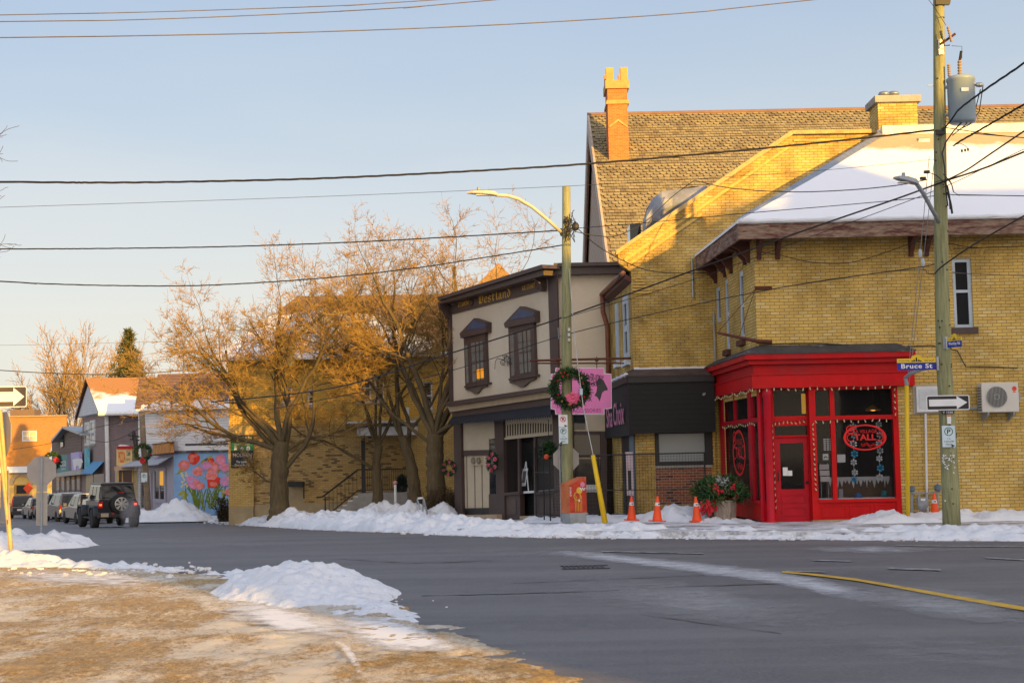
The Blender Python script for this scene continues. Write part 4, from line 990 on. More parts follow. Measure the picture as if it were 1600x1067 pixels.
# snowflake garlands hanging behind the big pane
def flake(mb, pl, a, z, r, off, m=0):
    disc(mb, pl, a, z, r * 0.5, off, 0.006, 6, m)
    for i in range(6):
        t = math.pi / 6 + i * math.pi / 3; mb.prism([pl.P(a + r * 0.2 * math.cos(t - 0.9), z + r * 0.2 * math.sin(t - 0.9), off), pl.P(a + r * math.cos(t - 0.28), z + r * math.sin(t - 0.28), off), pl.P(a + r * math.cos(t + 0.28), z + r * math.sin(t + 0.28), off), pl.P(a + r * 0.2 * math.cos(t + 0.9), z + r * 0.2 * math.sin(t + 0.9), off)], pl.n * -0.006, m)
M_fl = [pmat('flake_white', (0.66, 0.70, 0.74), 0.6), pmat('flake_grey', (0.36, 0.40, 0.43), 0.6), pmat('flake_blue', (0.03, 0.32, 0.58), 0.6)]
for (ux, vs_, cs, lab) in ((1333.5, [667, 680, 693.5, 709, 722, 738, 749], [1, 1, 0, 2, 0, 0, 2], 'left snowflake garland of white and blue flakes hanging below the red oval'),
                           (1373.5, [663, 679, 692.5, 704, 716, 731, 745], [1, 1, 0, 1, 0, 2, 0], 'right snowflake garland with one blue flake hanging in the big pane')):
    t_ = thing('snowflake_garland', lab, 'garland', A.P(A.sz(ux, 660, -0.06)[0], 2.4, -0.06), 'snowflake garlands')
    a_s, z_s = A.sz(ux, vs_[0] - 8, -0.06); a_e, z_e = A.sz(ux + 1, vs_[-1], -0.06)
    m_ = MB(); m_.tube([A.P(a_s, z_s, -0.07), A.P(a_e, z_e, -0.07)], 0.004, 4); m_.build('string', M_signw, t_)
    for i, (v_, c_) in enumerate(zip(vs_, cs)):
        aa, zz = A.sz(ux + (i % 2) * 1.5 - 0.6 + i * 0.25, v_, -0.06); m_ = MB(); flake(m_, A, aa, zz, 0.088 * random.uniform(0.85, 1.05), -0.055); m_.build('snowflake', M_fl[c_], t_)

# strings of little cream bulbs
M_bulb = pmat('cream_bulb', (0.62, 0.50, 0.28), 0.35, 0.1, 5, 0.0)
bulb_me = MB(); bulb_me.ball((0, 0, 0), 0.016, 6, sq=(1, 1, 1.8)); bulb_me.lathe((0, 0, 0.025), [(0.009, 0), (0.009, 0.02)], 6)
_b0 = bulb_me.build('bulb', M_bulb, None, True); BULB = _b0.data; bpy.data.objects.remove(_b0)
def lights(pts, n_, lab, sag=0.03):
    o = thing('string_lights', lab, 'string lights', pts[0], 'string lights on the red shopfront')
    path = []
    L = [(pts[i + 1] - pts[i]).length for i in range(len(pts) - 1)]; T = sum(L)
    for i in range(n_ + 1):
        s = T * i / n_; k = 0
        while k < len(L) - 1 and s > L[k]: s -= L[k]; k += 1
        p = pts[k].lerp(pts[k + 1], min(1, s / L[k])); path.append(p + Vector((0, 0, -sag * (0.5 + 0.5 * math.sin(i * 1.3)))))
    m_ = MB(); m_.tube(path, 0.006, 4); m_.build('wire', M_wire, o)
    for i, p in enumerate(path[:-1]):
        bb = bpy.data.objects.new('bulb', BULB); COL.objects.link(bb); bb.parent = o
        bb.matrix_parent_inverse = Matrix.Translation(-Vector(pts[0])); bb.location = p + Vector((0, -0.012, -0.045)); bb.rotation_euler = (random.uniform(-.5, .5), random.uniform(-.6, .6), 0)
cO = Vector((XA, 35, 0)) + A.n * 0.18 + AL.n * 0.18
lights([cO + ZUP * (z605 + 0.01), A.P(aR - 0.03, z605 + 0.01, 0.185)], 20, 'string of cream bulbs hung along the bottom of the front red fascia')
lights([AL.P(0.2, z605 + 0.01, 0.185), cO + ZUP * (z605 + 0.01)], 24, 'string of cream bulbs hung along the bottom of the side red fascia', 0.06)
lights([AL.P(la0, zt0 + .02, 0.04), AL.P(la3, zt0 + .02, 0.04)], 16, 'string of cream bulbs along the side window middle rail', 0.05)
lights([A.P(a_d1, zt0 + 0.02, 0.04), A.P(a_r0, zt0 + 0.02, 0.04)], 11, 'string of cream bulbs along the front window middle rail')
lights([A.P(fa0, zt0 + 0.0, dz + 0.07), A.P(a_d0, zt0 + 0.03, dz + 0.07)], 9, 'string of cream bulbs over the red shop door')
lights([A.P(a_d0 + 0.07, zt0 - 0.05, 0.05), A.P(a_d0 + 0.09, 0.8, 0.05)], 14, 'string of cream bulbs down the red post right of the door', 0.0)
lights([A.P(fa0 + 0.03, zt0 - 0.05, dz + 0.07), A.P(fa0 + 0.05, 0.35, dz + 0.07)], 14, 'string of cream bulbs down the red jamb left of the door', 0.0)
lights([A.P(a_r0 + 0.05, z605 - 0.05, 0.05), A.P(a_r0 + 0.05, zt0, 0.05)], 5, 'short string of cream bulbs down the right edge of the shopfront', 0.0)

# iron banner bracket on the corner above the shopfront
bk_ = thing('iron_bracket', 'rusty iron sign bracket on the brick corner above the red cornice', 'bracket', A.P(0.2, 4.3, 0))
m_ = MB()
e0 = AL.pt(1121, 520, 0.9); e1 = A.pt(1183, 533, 0.06); e2 = A.pt(1206, 534, 0.05)
m_.tube([e0, e1, e2], [0.03, 0.045, 0.05], 8); m_.build('arm', M_rust, bk_)
m_ = MB(); m_.tube([A.pt(1179.5, 450, 0.04), A.pt(1206, 450, 0.04)], 0.045, 8); m_.build('upper_fixing', M_rust, bk_)
m_ = MB(); m_.tube([A.pt(1180, 452, 0.05), e0], 0.008, 5); m_.tube([A.pt(1180, 452, 0.05), AL.pt(1155, 525, 0.4)], 0.008, 5); m_.build('stay', M_rust, bk_)
# pale service pipe on the left wall
m_ = MB(); m_.tube([AL.P(0.12, 5.6, 0.06), AL.P(0.12, 3.9, 0.06), AL.P(0.2, 3.6, 0.10), AL.P(0.6, 3.35, 0.5)], 0.035, 8); m_.build('pipe', M_conc, corner)
# ================================================================ SECOND YELLOW BRICK BUILDING (BLACK BOARDED SHOPFRONT)
XB = at(991, 600, YB).x
B = Pl((XB, YB), (XB + 10, YB))
BLN = 5.4
BL = Pl((XB - 0.052 * BLN, YB + BLN), (XB, YB)); BLL = (Vector((XB, YB, 0)) - Vector((XB - 0.052 * BLN, YB + BLN, 0))).length
yb = thing('gabled_brick_building', 'tall yellow brick building with a stepped sunlit gable above a black boarded shopfront', 'building', (XB + 3, 42, 0))
b = MB()
b.ppoly(B, [(995, 822), (986, 425), (967, 411), (965, 396), (1240, 208), (1376, 206), (1376, 822)], 0.0, 0.3)
b.quad(BL.P(0, -0.4), BL.P(BLL, -0.4), BL.P(BLL, B.sz(986, 424)[1]), BL.P(0, B.sz(986, 424)[1]))
b.build('wall', M_ybrick2, yb)
c_ = MB()
c_.ppoly(B, [(963, 398), (963, 391), (1238, 203), (1242, 208)], 0.10, 0.5); c_.ppoly(B, [(1238, 203.5), (1376, 201.5), (1376, 207.5), (1240, 209.5)], 0.11, 0.5)
c_.build('coping', pmat('coping_stone', (0.46, 0.33, 0.14), 0.85, 0.25, 5, 0.4, 20), yb)
c_ = MB()
c_.ppoly(B, [(981, 411), (1095, 333), (1097, 337), (982, 416)], 0.05, 0.06); c_.ppoly(B, [(975, 404), (1240, 222), (1241, 226), (977, 409)], 0.035, 0.05)
c_.ppoly(B, [(1240, 218), (1372, 216), (1372, 219), (1240, 221)], 0.035, 0.05)
c_.build('corbel_course', MATS['arch_brick'], yb)
# roof of this building and the tarpaulin heap behind its parapet
zr = B.sz(986, 424)[1]; zp = B.sz(1240, 208)[1]; xp = B.pt(1240, 208).x; xq = B.pt(1376, 206).x
r_ = MB()
r_.prism([Vector((XB - 0.32, YB + 0.3, zr - 0.12)), Vector((xp, YB + 0.3, zp - 0.3)), Vector((xp, 52, zp - 0.3)), Vector((XB - 0.32, 46, zr - 0.12))], (0, 0, 0.08))
r_.prism([Vector((xp, YB + 0.3, zp - 0.3)), Vector((xq + 5, YB + 0.3, zp - 0.3)), Vector((xq + 5, 52, zp - 0.3)), Vector((xp, 52, zp - 0.3))], (0, 0, 0.08))
r_.build('roof', M_char, yb)
tp = MB(); NT = 14
prof = [(1004, 350), (1010, 330), (1020, 310), (1034, 299), (1052, 297), (1078, 294), (1104, 290)]
for j in range(NT):
    y = 41.2 + 2.4 * j / (NT - 1)
    for i, (u_, v_) in enumerate(prof):
        q = at(u_, v_, 41.2); lift = 0.55 * math.sin(math.pi * min(1, j / (NT - 1) * 0.9 + 0.1)) if i > 1 else 0
        tp.v.append((q.x + 0.06 * noise.noise(Vector((i * 1.7, j * .9, 2))) + j * 0.02, y + 0.12 * noise.noise(Vector((i, j * .8, 7))), q.z + (0.10 * noise.noise(Vector((i * 1.3, j * 1.1, 4)))) - 0.02 * j))
k = len(prof)
for j in range(NT - 1):
    for i in range(k - 1): tp.f.append([j * k + i, j * k + i + 1, (j + 1) * k + i + 1, (j + 1) * k + i]); tp.m.append(0)
fr_ = [Vector(p) for p in tp.v[:k]]; base = [at(1104, 318, 41.2), at(1050, 352, 41.2), at(1000, 372, 41.2)]
folds = []
for (u_, v_) in prof: folds.append(at(u_, v_, 41.2))
n0 = len(tp.v)
for i, (u_, v_) in enumerate(prof):
    for t in range(5):
        uu = u_ + (1004 + (u_ - 1004) * 0.93 - u_) * t / 4; vv = v_ + (378 - (u_ - 1000) * 0.60 - v_) * t / 4
        q = at(uu, vv, 41.2 - 0.18 * math.sin(t * 0.9) - (0.22 if i % 2 else 0.0) * (t / 4)); tp.v.append(tuple(q))
for i in range(k - 1):
    for t in range(4):
        a_ = n0 + i * 5 + t; tp.f.append([a_, a_ + 1, a_ + 6, a_ + 5]); tp.m.append(0)
tag(tp.build('tarpaulin', pmat('silver_tarp', (0.22, 0.23, 0.27), 0.35, 0.35, 2, 0.8, 4), smooth=False), 'crumpled silver tarpaulin heaped behind the sunlit brick gable parapet', 'tarpaulin')
d_ = MB(); p0 = at(984, 350, 42.0); p1 = at(1002, 380, 42.0); d_.box(p0.x, p1.x, 42.0, 43.0, p1.z - 0.4, p0.z); d_.build('roof_hatch', M_glass, yb)
# left side: slim windows, eaves, downpipe
for (u0, u1, v0, v1) in ((962.5, 968.5, 476, 566), (974.5, 984.5, 466, 562)):
    p0, p1 = BL.sz(u0, v0), BL.sz(u1, v1)
    window(yb, BL, p0[0], p1[0], p1[1], p0[1], off=-0.02, fw=0.22, mf=M_bluew, bars=(0.5,), sill=M_snow, sill_out=0.12)
e = MB()
zk = zr - 0.05
e.prism([BL.P(-0.1, zk - 0.26, 0.01), BL.P(BLL + 0.02, zk - 0.26, 0.01), BL.P(BLL + 0.02, zk - 0.16, 0.18), BL.P(-0.1, zk - 0.16, 0.18)], (0, 0, 0.14)); e.build('eaves', M_maroon, yb)
e = MB(); e.tube([BL.P(-0.1, zk + 0.02, 0.22), BL.P(BLL, zk + 0.0, 0.22)], 0.07, 8); e.build('gutter', M_copper, yb)
e = MB(); e.tube([BL.P(0.30, zk - 0.0, 0.22), BL.P(0.30, zk - 0.55, 0.22), BL.P(0.35, zk - 1.0, 0.10), BL.P(0.35, 3.0, 0.10)], 0.075, 8); e.build('downpipe', M_copper, yb, True)
e = MB()
for i in range(6): e.pbox(B, -0.02 + 0.03 * i, 0.55 - 0.06 * i, zr - 0.62 + 0.08 * i, zr - 0.56 + 0.08 * i, 0.05 + 0.012 * i, 0.1)
e.build('corbel', MATS['arch_brick'], yb)
st_ = MB(); p0 = B.sz(1083, 462, .03); st_.tube([B.P(p0[0], B.sz(1086, 405)[1], 0.05), B.P(p0[0], B.sz(1087, 465)[1], 0.05)], 0.03, 6); st_.build('vent_pipe', M_galv, yb)

# black boarded fascia wrapping the corner
YC = 39.5
XC = at(981.5, 630, YC).x
CP = Pl((XC, YC), (XC + 5, YC)); CLn = 5.6
CL = Pl((XC - 0.052 * CLn, YC + CLn), (XC, YC)); CLL = (Vector((XC, YC, 0)) - Vector((XC - 0.052 * CLn, YC + CLn, 0))).length
sh = thing('black_shopfront', 'black boarded corner shopfront between the pink hanging sign and the red shop', 'shopfront', (XC, YC, 0))
zc0, zc1 = CP.sz(1000, 677)[1], CP.sz(1000, 588)[1]
aC = CP.sz(1117, 630)[0]
f = MB(); f.pbox(CP, 0, aC, zc0, zc1, 0, 0.12); f.pbox(CL, 0, CLL - 0.003, zc0 - 0.05, zc1, 0.0, 0.12); f.build('fascia_boards', M_black, sh)
f = MB(); f.pbox(CP, 0, aC, zc1 - 0.17, zc1 + 0.0, 0.05, 0.05); f.pbox(CL, 0, CLL, zc1 - 0.17, zc1, 0.05, 0.048); f.build('fascia_cap', M_blackp, sh)
zc2 = B.sz(1050, 577)[1]
f = MB(); cc = Vector((XC, YC, 0)); 
f.prism([CP.P(-0.05, zc1 + 0.002, 0.07), CP.P(aC, zc1 + 0.002, 0.07), B.P(B.sz(1117, 577)[0], zc2, 0.005), B.P(-0.0, zc2, 0.005)], (0, 0, 0.03)); 
f.prism([CL.P(0, zc1 + 0.001, 0.07), CL.P(CLL + 0.05, zc1 + 0.003, 0.07), BL.P(BLL, zc2 + 0.001, 0.005), BL.P(0, zc2, 0.005)], (0, 0, 0.03))
fo_ = f.build('canopy_roof', pmat('brown_roll_roof', (0.075, 0.05, 0.045), 0.8, 0.3, 3, 0.3, 16), sh)
f = MB(); f.tube([B.P(a_ * 0.1, zc2 + 0.02 + 0.02 * noise.noise(Vector((a_ * 0.7, 0, 0))), 0.04) for a_ in range(0, 52)], [0.04 + 0.025 * noise.noise(Vector((a_ * .5, 3, 0))) for a_ in range(0, 52)], 8)
f.tube([CL.P(CLL - a_ * 0.1, zc1 + 0.05, 0.03) for a_ in range(0, 50)], [0.055 + 0.02 * noise.noise(Vector((a_ * .5, 5, 0))) for a_ in range(50)], 8)
f.build('snow_line', M_snow, fo_, True)
# raised pink lettering on the side fascia
M_pink = pmat('pink_sign', (0.74, 0.20, 0.47), 0.5, 0.06, 2, 0.05, 40)
M_pinkl = pmat('pink_letters', (0.62, 0.22, 0.36), 0.5, 0.06, 2, 0.0)
f = MB()
p0, p1 = CL.sz(949, 652, 0.02), CL.sz(976.5, 652, 0.02)
zl0, zl1 = CL.sz(964, 666, .02)[1], CL.sz(964, 631, .02)[1]
wd = p1[0] - p0[0]
letters(f, CL, 'Sha', p0[0], p0[0] + wd * 0.36, zl0, zl1, 0.05, 0, 0.012); letters(f, CL, 'Choix', p0[0] + wd * 0.42, p1[0], zl0 + .02, zl1 + 0.04, 0.05, 0, 0.012)
# thin serifs under the stems
f.build('lettering', M_pinkl, sh)
# ground floor: piers, window, red brick panel, doorway
gp = MB(); p = lambda x, v=740, o=0.0: B.sz(x, v, o)[0]
pz0, pz1 = -0.3, zc0 + 0.1
gp.pbox(B, p(993.5), p(1023.5), pz0, pz1, 0.14, 0.13); gp.build('brick_pier', M_ybrick2, sh); gp = MB(); gp.pbox(B, p(1111), p(1118), pz0, pz1, 0.10, 0.1); gp.build('brick_pier', M_ybrick2, sh)
gp = MB(); zz = lambda v: B.sz(1060, v, 0.1)[1]
gp.pbox(B, p(1023.6), p(1111), zz(788), zz(731), 0.12, 0.11); gp.build('red_brick_panel', M_rbrick, sh)
gp = MB(); gp.pbox(B, p(1023.6), p(1111), -0.3, zz(788), 0.135, 0.12); gp.build('brick_base', M_ybrick2, sh)
gp = MB(); gp.pbox(B, p(1023.6), p(1111), zz(731), zz(727), 0.17, 0.16); gp.build('stone_sill', M_conc, sh)
w_ = window(sh, B, p(1024), p(1114), zz(727), zz(671), off=0.05, fw=0.11, mf=M_blackp, mg=M_glassb, bars=())
gp = MB()
gp.pbox(B, p(1101.5), p(1109), zz(724), zz(673), 0.118, 0.02); gp.build('shutter', M_blackp, w_)
gp = MB(); q0, q1 = BL.sz(974.5, 740), BL.sz(990, 740)
gp.pbox(BL, q0[0], BLL - 0.02, -0.2, zc0 + .05, 0.03, 0.02); gp.build('doorway', M_blackp, sh)
gp = MB(); gp.pbox(BL, BLL - 1.0, BLL - 0.12, 0.1, 2.6, 0.05, 0.02); gp.build('door', pmat('grey_blue_door', (0.14, 0.18, 0.22), 0.5), sh)
gp = MB(); gp.pbox(BL, q0[0] - 1.6, q0[0] - 0.05, -0.2, zc0, 0.06, 0.06); gp.build('side_pier', M_ybrick2, sh)
ban = MB(); q = CP.sz(984, 740); ban.pbox(CP, q[0] - 0.10, q[0] + 0.10, CP.sz(984, 774)[1], CP.sz(984, 706)[1], -0.10, 0.03)
bo_ = tag(ban.build('vertical_banner', pmat('pale_banner', (0.50, 0.40, 0.44), 0.6)), 'narrow pale vertical banner with dark lettering beside the black shop doorway', 'banner')
ban = MB(); ban.pbox(CP, q[0] - 0.045, q[0] + 0.045, CP.sz(984, 766)[1], CP.sz(984, 735)[1], -0.096, 0.003); ban.build('panel', M_ink, bo_)

# ================================================================ WESTLAND BUILDING
WR = at(869.5, 620, 45.5); WL_ = (WR.x - 0.49 * 6.95, 45.5 + 6.95)
W = Pl(WL_, (WR.x, 45.5))
C = Pl((WR.x, 45.5), (WR.x + 3.2, 45.5))
wl_ = thing('westland_building', 'two storey cream stucco shop building with brown trim and gilt lettered frieze', 'building', (WR.x - 1.5, 48.5, 0))
b = MB()
b.ppoly(W, [(702, 474), (866, 424), (872, 640), (707, 655)], 0.0, 0.25)
zct = C.sz(900, 415)[1]
b.pbox(C, 0.02, 3.2, C.sz(900, 676)[1], zct, 0.0, 0.25)
bk1 = at(703, 470, 52.4); bk2 = W.P(0, 0)
b.quad(Vector((WL_[0], WL_[1], -0.5)), Vector((WL_[0] + 8, WL_[1] + 4, -0.5)), Vector((WL_[0] + 8, WL_[1] + 4, zct)), Vector((WL_[0], WL_[1], zct - 0.1)))
b.build('wall', M_cream, wl_)
rf = MB(); rf.prism([W.pt(690, 472, 0.2), W.pt(862, 418, 0.2), C.P(3.2, zct - 0.02, 0), Vector((WL_[0] + 8, WL_[1] + 4, zct))], (0, 0, -0.1)); rf.build('roof', M_char, wl_)
def wp(name, pts, off, d, mat=None, pl=None, parent=None):
    m_ = MB(); m_.ppoly(pl or W, pts, off, d); return m_.build(name, mat or M_brown, parent or wl_)
wp('cornice', [(683.3, 464.3), (846, 413.4), (848.5, 419), (685, 469)], 0.62, 0.60)
wp('cornice', [(686.5, 468.8), (848.6, 418.8), (849.5, 430), (689, 474.5)], 0.50, 0.48)
m_ = MB(); m_.pbox(C, 0.0, 3.3, C.sz(900, 416.5, 0.3)[1], C.sz(900, 411, 0.3)[1], 0.40, 0.38); m_.pbox(C, 0.0, 3.3, C.sz(900, 429, 0.2)[1], C.sz(900, 416.5, 0.2)[1], 0.28, 0.27); m_.build('side_cornice', M_brown, wl_)
wp('frieze', [(704, 477), (850, 433), (851, 452.5), (706, 491)], 0.07, 0.06)
wp('corner_board', [(855.5, 430), (870, 426), (874, 640), (862, 641)], 0.06, 0.05)
wp('corner_board', [(698.5, 478), (704, 476.5), (707, 645), (702, 646)], 0.06, 0.05)
m_ = MB(); m_.pbox(C, -0.02, 0.12, 1.5, zct - 0.05, 0.03, 0.03); m_.build('corner_board', M_brown, wl_)
for (ua, va) in ((849.5, 429), (700.5, 474)):
    p0 = W.pt(ua, va, 0.05); h_ = W.h
    m_ = MB(); m_.prism([p0, p0 + W.n * 0.42, p0 + W.n * 0.38 - ZUP * 0.18, p0 + W.n * 0.2 - ZUP * 0.35, p0 + W.n * 0.14 - ZUP * 0.55, p0 - ZUP * 0.55], W.h * 0.16); m_.build('bracket', M_brown, wl_)
# lettering on the frieze: pen strokes with a slanted nib
GL = {  # each letter: list of strokes in a unit box (x, y)
 'W': [[(0.02, .95), (.14, .85), (.14, .15), (.30, .0), (.44, .12)], [(.44, .9), (.44, .12), (.60, 0), (.80, .12)], [(.26, 1.0), (.44, .9)], [(.80, .12), (.88, .3), (.88, .75), (.74, 1.0)], [(-.04, 1.0), (.2, .92)]],
 'e': [[(.12, .55), (.12, .12), (.4, .0), (.7, .12)], [(.12, .55), (.42, .68), (.66, .55), (.64, .42), (.14, .30)]],
 's': [[(.66, .58), (.4, .68), (.14, .54), (.2, .40), (.6, .28), (.64, .12), (.38, 0), (.1, .1)]],
 't': [[(.3, .92), (.3, .12), (.5, 0), (.68, .1)], [(.08, .64), (.62, .66)]],
 'l': [[(.3, 1.0), (.3, .1), (.52, 0)]],
 'a': [[(.16, .58), (.4, .68), (.58, .56), (.58, .1), (.78, 0)], [(.58, .38), (.2, .32), (.14, .12), (.34, 0), (.58, .14)]],
 'n': [[(.06, .6), (.2, .68), (.2, 0)], [(.2, .52), (.5, .68), (.64, .56), (.64, .08), (.8, 0)]],
 'd': [[(.2, 1.0), (.62, .6), (.62, .12), (.4, 0), (.16, .12), (.16, .5), (.4, .62), (.6, .5)]]}
def blackletter(mb, P0, P1, hgt, txt, off):
    """P0, P1: wall-plane points (a, z) of the baseline ends"""
    wds = {'W': 1.0, 'e': .72, 's': .72, 't': .66, 'l': .5, 'a': .78, 'n': .82, 'd': .74}
    tot = sum(wds[c_] for c_ in txt) + 0.13 * (len(txt) - 1); x = 0.0
    ln = P1[0] - P0[0]; k = ln / tot
    for c_ in txt:
        for st in GL[c_]:
            for i in range(len(st) - 1):
                (xa, ya), (xb, yb_) = st[i], st[i + 1]; nx, ny = 0.075, 0.055
                def M(xx, yy): return W.P(P0[0] + (x + xx) * k, P0[1] + (P1[1] - P0[1]) * ((x + xx) / tot) + yy * hgt, off)
                q = [M(xa - nx, ya - ny), M(xb - nx, yb_ - ny), M(xb + nx, yb_ + ny), M(xa + nx, ya + ny)]
                mb.prism(q, W.n * -0.012)
        x += wds[c_] + 0.13
ft_ = wl_
m_ = MB(); P0, P1 = W.sz(748, 475, 0.09), W.sz(797, 463, 0.09)
blackletter(m_, P0, P1, W.sz(770, 457, .09)[1] - W.sz(770, 470, 0.09)[1], 'Westland', 0.085)
m_.build('lettering', M_gold, ft_)
for (t_, ua, va, ub, vb) in (('E.T. LAMONT', 716, 480.5, 732.5, 476), ('A.R. STUART', 815.5, 454.8, 836, 449.5)):
    P0, P1 = W.sz(ua, va, 0.09), W.sz(ub, vb, 0.09)
    m_ = MB(); letters(m_, W, t_, P0[0], P1[0], P0[1], P0[1] + 0.17, 0.085, 0, 0.015, 1.0, 0.006, P1[1] - P0[1]); m_.build('lettering', M_gold, ft_)
m_ = MB()
for (ua, va) in ((735.5, 473), (838.5, 446.2)):
    P0 = W.sz(ua, va, 0.09); ring(m_, W, P0[0], P0[1], 0.085, 0.12, 0.09, 0.02, 12, 0, 1.6, -math.pi / 2, math.pi / 2)
m_.build('name_bracket', M_blackp, ft_)
# the two hooded upper windows
M_blue = pmat('dark_blue_roofing', (0.02, 0.055, 0.14), 0.4, 0.3, 3, 0.1, 20)
def hoodwin(hood, blue, body, glass, narrow, sill, apron, amber=None, lab=None):
    o = wp('window', body, 0.10, 0.10)
    wp('hood', hood, 0.20, 0.2, M_brown, W, o); wp('hood_roof', blue, 0.215, 0.014, M_blue, W, o)
    wp('pane', glass, 0.108, 0.006, glassmat('upper_pane_glass', 0.0, (0.13, 0.145, 0.14), .06), W, o); wp('side_pane', narrow, 0.108, 0.006, MATS['upper_pane_glass'], W, o)
    wp('sill', sill, 0.18, 0.17, M_brown, W, o); wp('apron', apron, 0.08, 0.08, pmat('apron_paint', (0.13, 0.095, 0.075), 0.6), W, o)
    m_ = MB(); (a_, b_, c_, d_) = [Vector((p[0], p[1])) for p in glass]
    def L(q0, q1, w_):
        dd = (q1 - q0).normalized(); nn = Vector((-dd.y, dd.x)) * w_ / 2
        m_.ppoly(W, [tuple(q0 - nn), tuple(q1 - nn), tuple(q1 + nn), tuple(q0 + nn)], 0.125, 0.016)
    L(a_.lerp(d_, .5), b_.lerp(c_, .5), 1.4)
    for t in (0.34, 0.67): L(a_.lerp(b_, t), d_.lerp(c_, t), 0.7)
    for t in (0.25, 0.75): L(a_.lerp(d_, t), b_.lerp(c_, t), 0.6)
    m_.build('glazing_bars', M_brown, o)
    if amber: wp('lampshade', amber, 0.112, 0.003, emat('amber_lamp', (1.0, 0.36, 0.015), 0.16), W, o)
hoodwin([(718, 521), (740.4, 497), (760, 503.7), (760, 519), (719.5, 528.5)], [(728, 516), (740.4, 500), (759, 507), (758.5, 511.5)],
        [(724.5, 528), (758, 520), (761, 599), (727, 605)], [(736, 536), (754, 532.5), (756, 593), (738.5, 597)], [(726, 540), (730, 539), (732.3, 598), (729, 599)],
        [(725, 603), (761.5, 597), (761.5, 600), (725, 606)], [(727, 606), (760, 600.3), (759.5, 604), (752, 606.5), (746, 614.5), (741, 615.5), (735, 611), (727, 609.5)],
        [(744, 577.5), (755.4, 575.5), (755.9, 590), (744.8, 592.2)])
hoodwin([(787, 505.5), (812.5, 478.5), (835, 486), (835.5, 503), (789, 512.5)], [(797, 499.5), (811.5, 482.5), (834.5, 489.5), (833.5, 493.5)],
        [(794, 511), (833.5, 503.5), (836.5, 585), (796.5, 592)], [(808.5, 519), (828.5, 515.5), (830, 580.5), (812.5, 584)], [(796.5, 521), (802.5, 519.5), (804, 586), (799, 588)],
        [(794, 591.5), (836.5, 584.5), (836.5, 588), (795, 595)], [(796, 595), (836, 588.3), (835, 593), (827, 596), (818, 604), (812, 605), (805, 600.5), (796, 598.5)])
# belt cornice, fascia, awning
wp('belt_cornice', [(695, 628.5), (861, 603.5), (862, 610), (697, 635)], 0.36, 0.34)
wp('cream_band', [(699, 635), (862, 610), (863, 620.5), (703, 643.5)], 0.22, 0.2, M_tan)
wp('fascia', [(706, 643.6), (863, 620.6), (863, 640), (707, 658)], 0.12, 0.1)
aw = MB(); nA = 44
tA = [W.pt(706 + (860 - 706) * i / nA, 651.5 + (632.5 - 651.5) * i / nA, 0.16) for i in range(nA + 1)]
bA = [W.pt(700 + (861 - 700) * i / nA, 660.5 + (648 - 660.5) * i / nA, 0.75) for i in range(nA + 1)]
for i in range(nA):
    aw.quad(tA[i], tA[i + 1], bA[i + 1], bA[i])
    d0 = ZUP * -0.06; aw.poly([bA[i], bA[i + 1], bA[i + 1] + d0 * .5, bA[i].lerp(bA[i + 1], .5) + d0 * 1.7, bA[i] + d0 * .5])
aw.poly([tA[0], bA[0], W.pt(706, 658, 0.13)]); aw.poly([tA[-1], bA[-1], W.pt(861, 645, 0.13)])
aw.build('awning', pmat('navy_awning', (0.012, 0.013, 0.018), 0.8, 0.3, 4, 0.1), wl_)
# lower storey
wp('back_wall', [(709, 640), (873, 640), (876, 815), (710, 815)], -0.45, 0.1, M_blackp)
wp('pilaster', [(708.5, 662), (719.5, 661), (722.3, 812.5), (711, 814)], 0.10, 0.5)
wp('pilaster_foot', [(710, 799), (722.8, 798), (723, 813), (710.3, 814)], 0.16, 0.1)
wp('sign_panel', [(719.8, 658), (763.5, 655), (763.8, 703), (720, 704.2)], 0.0, 0.1, M_creamp)
wp('lintel', [(719.9, 703.8), (764, 702.6), (764, 711), (720.2, 712.3)], 0.03, 0.1)
pn = wp('panel', [(720.2, 712), (764.3, 710.6), (764.6, 793.2), (722, 794)], -0.02, 0.1, M_creamp)
m_ = MB()
for (ua, va, ub, vb) in ((728, 712, 729.5, 793), (740.6, 727, 741.6, 803), (752, 727, 753, 803)): m_.ppoly(W, [(ua, va), (ua + 0.9, va), (ub + .9, vb), (ub, vb)], 0.0, 0.03)
m_.build('conduit', pmat('conduit_paint', (0.20, 0.165, 0.12), 0.6), pn)
wp('base_board', [(722, 793.8), (764.6, 793), (764.8, 804), (722.2, 804.5)], 0.02, 0.1, M_blackp)
wp('step', [(713, 804.6), (776, 803.5), (776, 813), (713.3, 814)], 0.30, 0.4, M_tan)
mt_ = wp('meter_box', [(735, 715), (752, 714), (752, 726.5), (735, 727.3)], 0.06, 0.1, M_creamp)
for ua in (739.5, 748):
    m_ = MB(); P0 = W.sz(ua, 719.5, 0.1); disc(m_, W, P0[0], P0[1], 0.09, 0.12, 0.06, 16, 0, 1.0); ring(m_, W, P0[0], P0[1], 0.085, 0.115, 0.14, 0.06, 16)
    m_.build('dial', pmat('meter_dial', (0.22, 0.19, 0.14), 0.4), mt_)
wp('pilaster', [(772, 654), (786, 652), (788.5, 811.5), (776.5, 812.5)], 0.10, 0.5)
wp('grille', [(763.5, 656), (772.2, 655), (772.8, 684.5), (764, 686)], 0.02, 0.05, M_creamp)
wp('narrow_pane', [(764, 686), (773, 685), (776, 771), (765.5, 772.5)], -0.02, 0.03, M_glass)
wp('stall_riser', [(763.6, 772), (777, 771), (777, 804), (764, 804.5)], 0.03, 0.1)
gr = wp('grille', [(786.5, 653), (862.5, 645), (863.3, 676.5), (787, 684.8)], 0.02, 0.05, M_creamp)
m_ = MB()
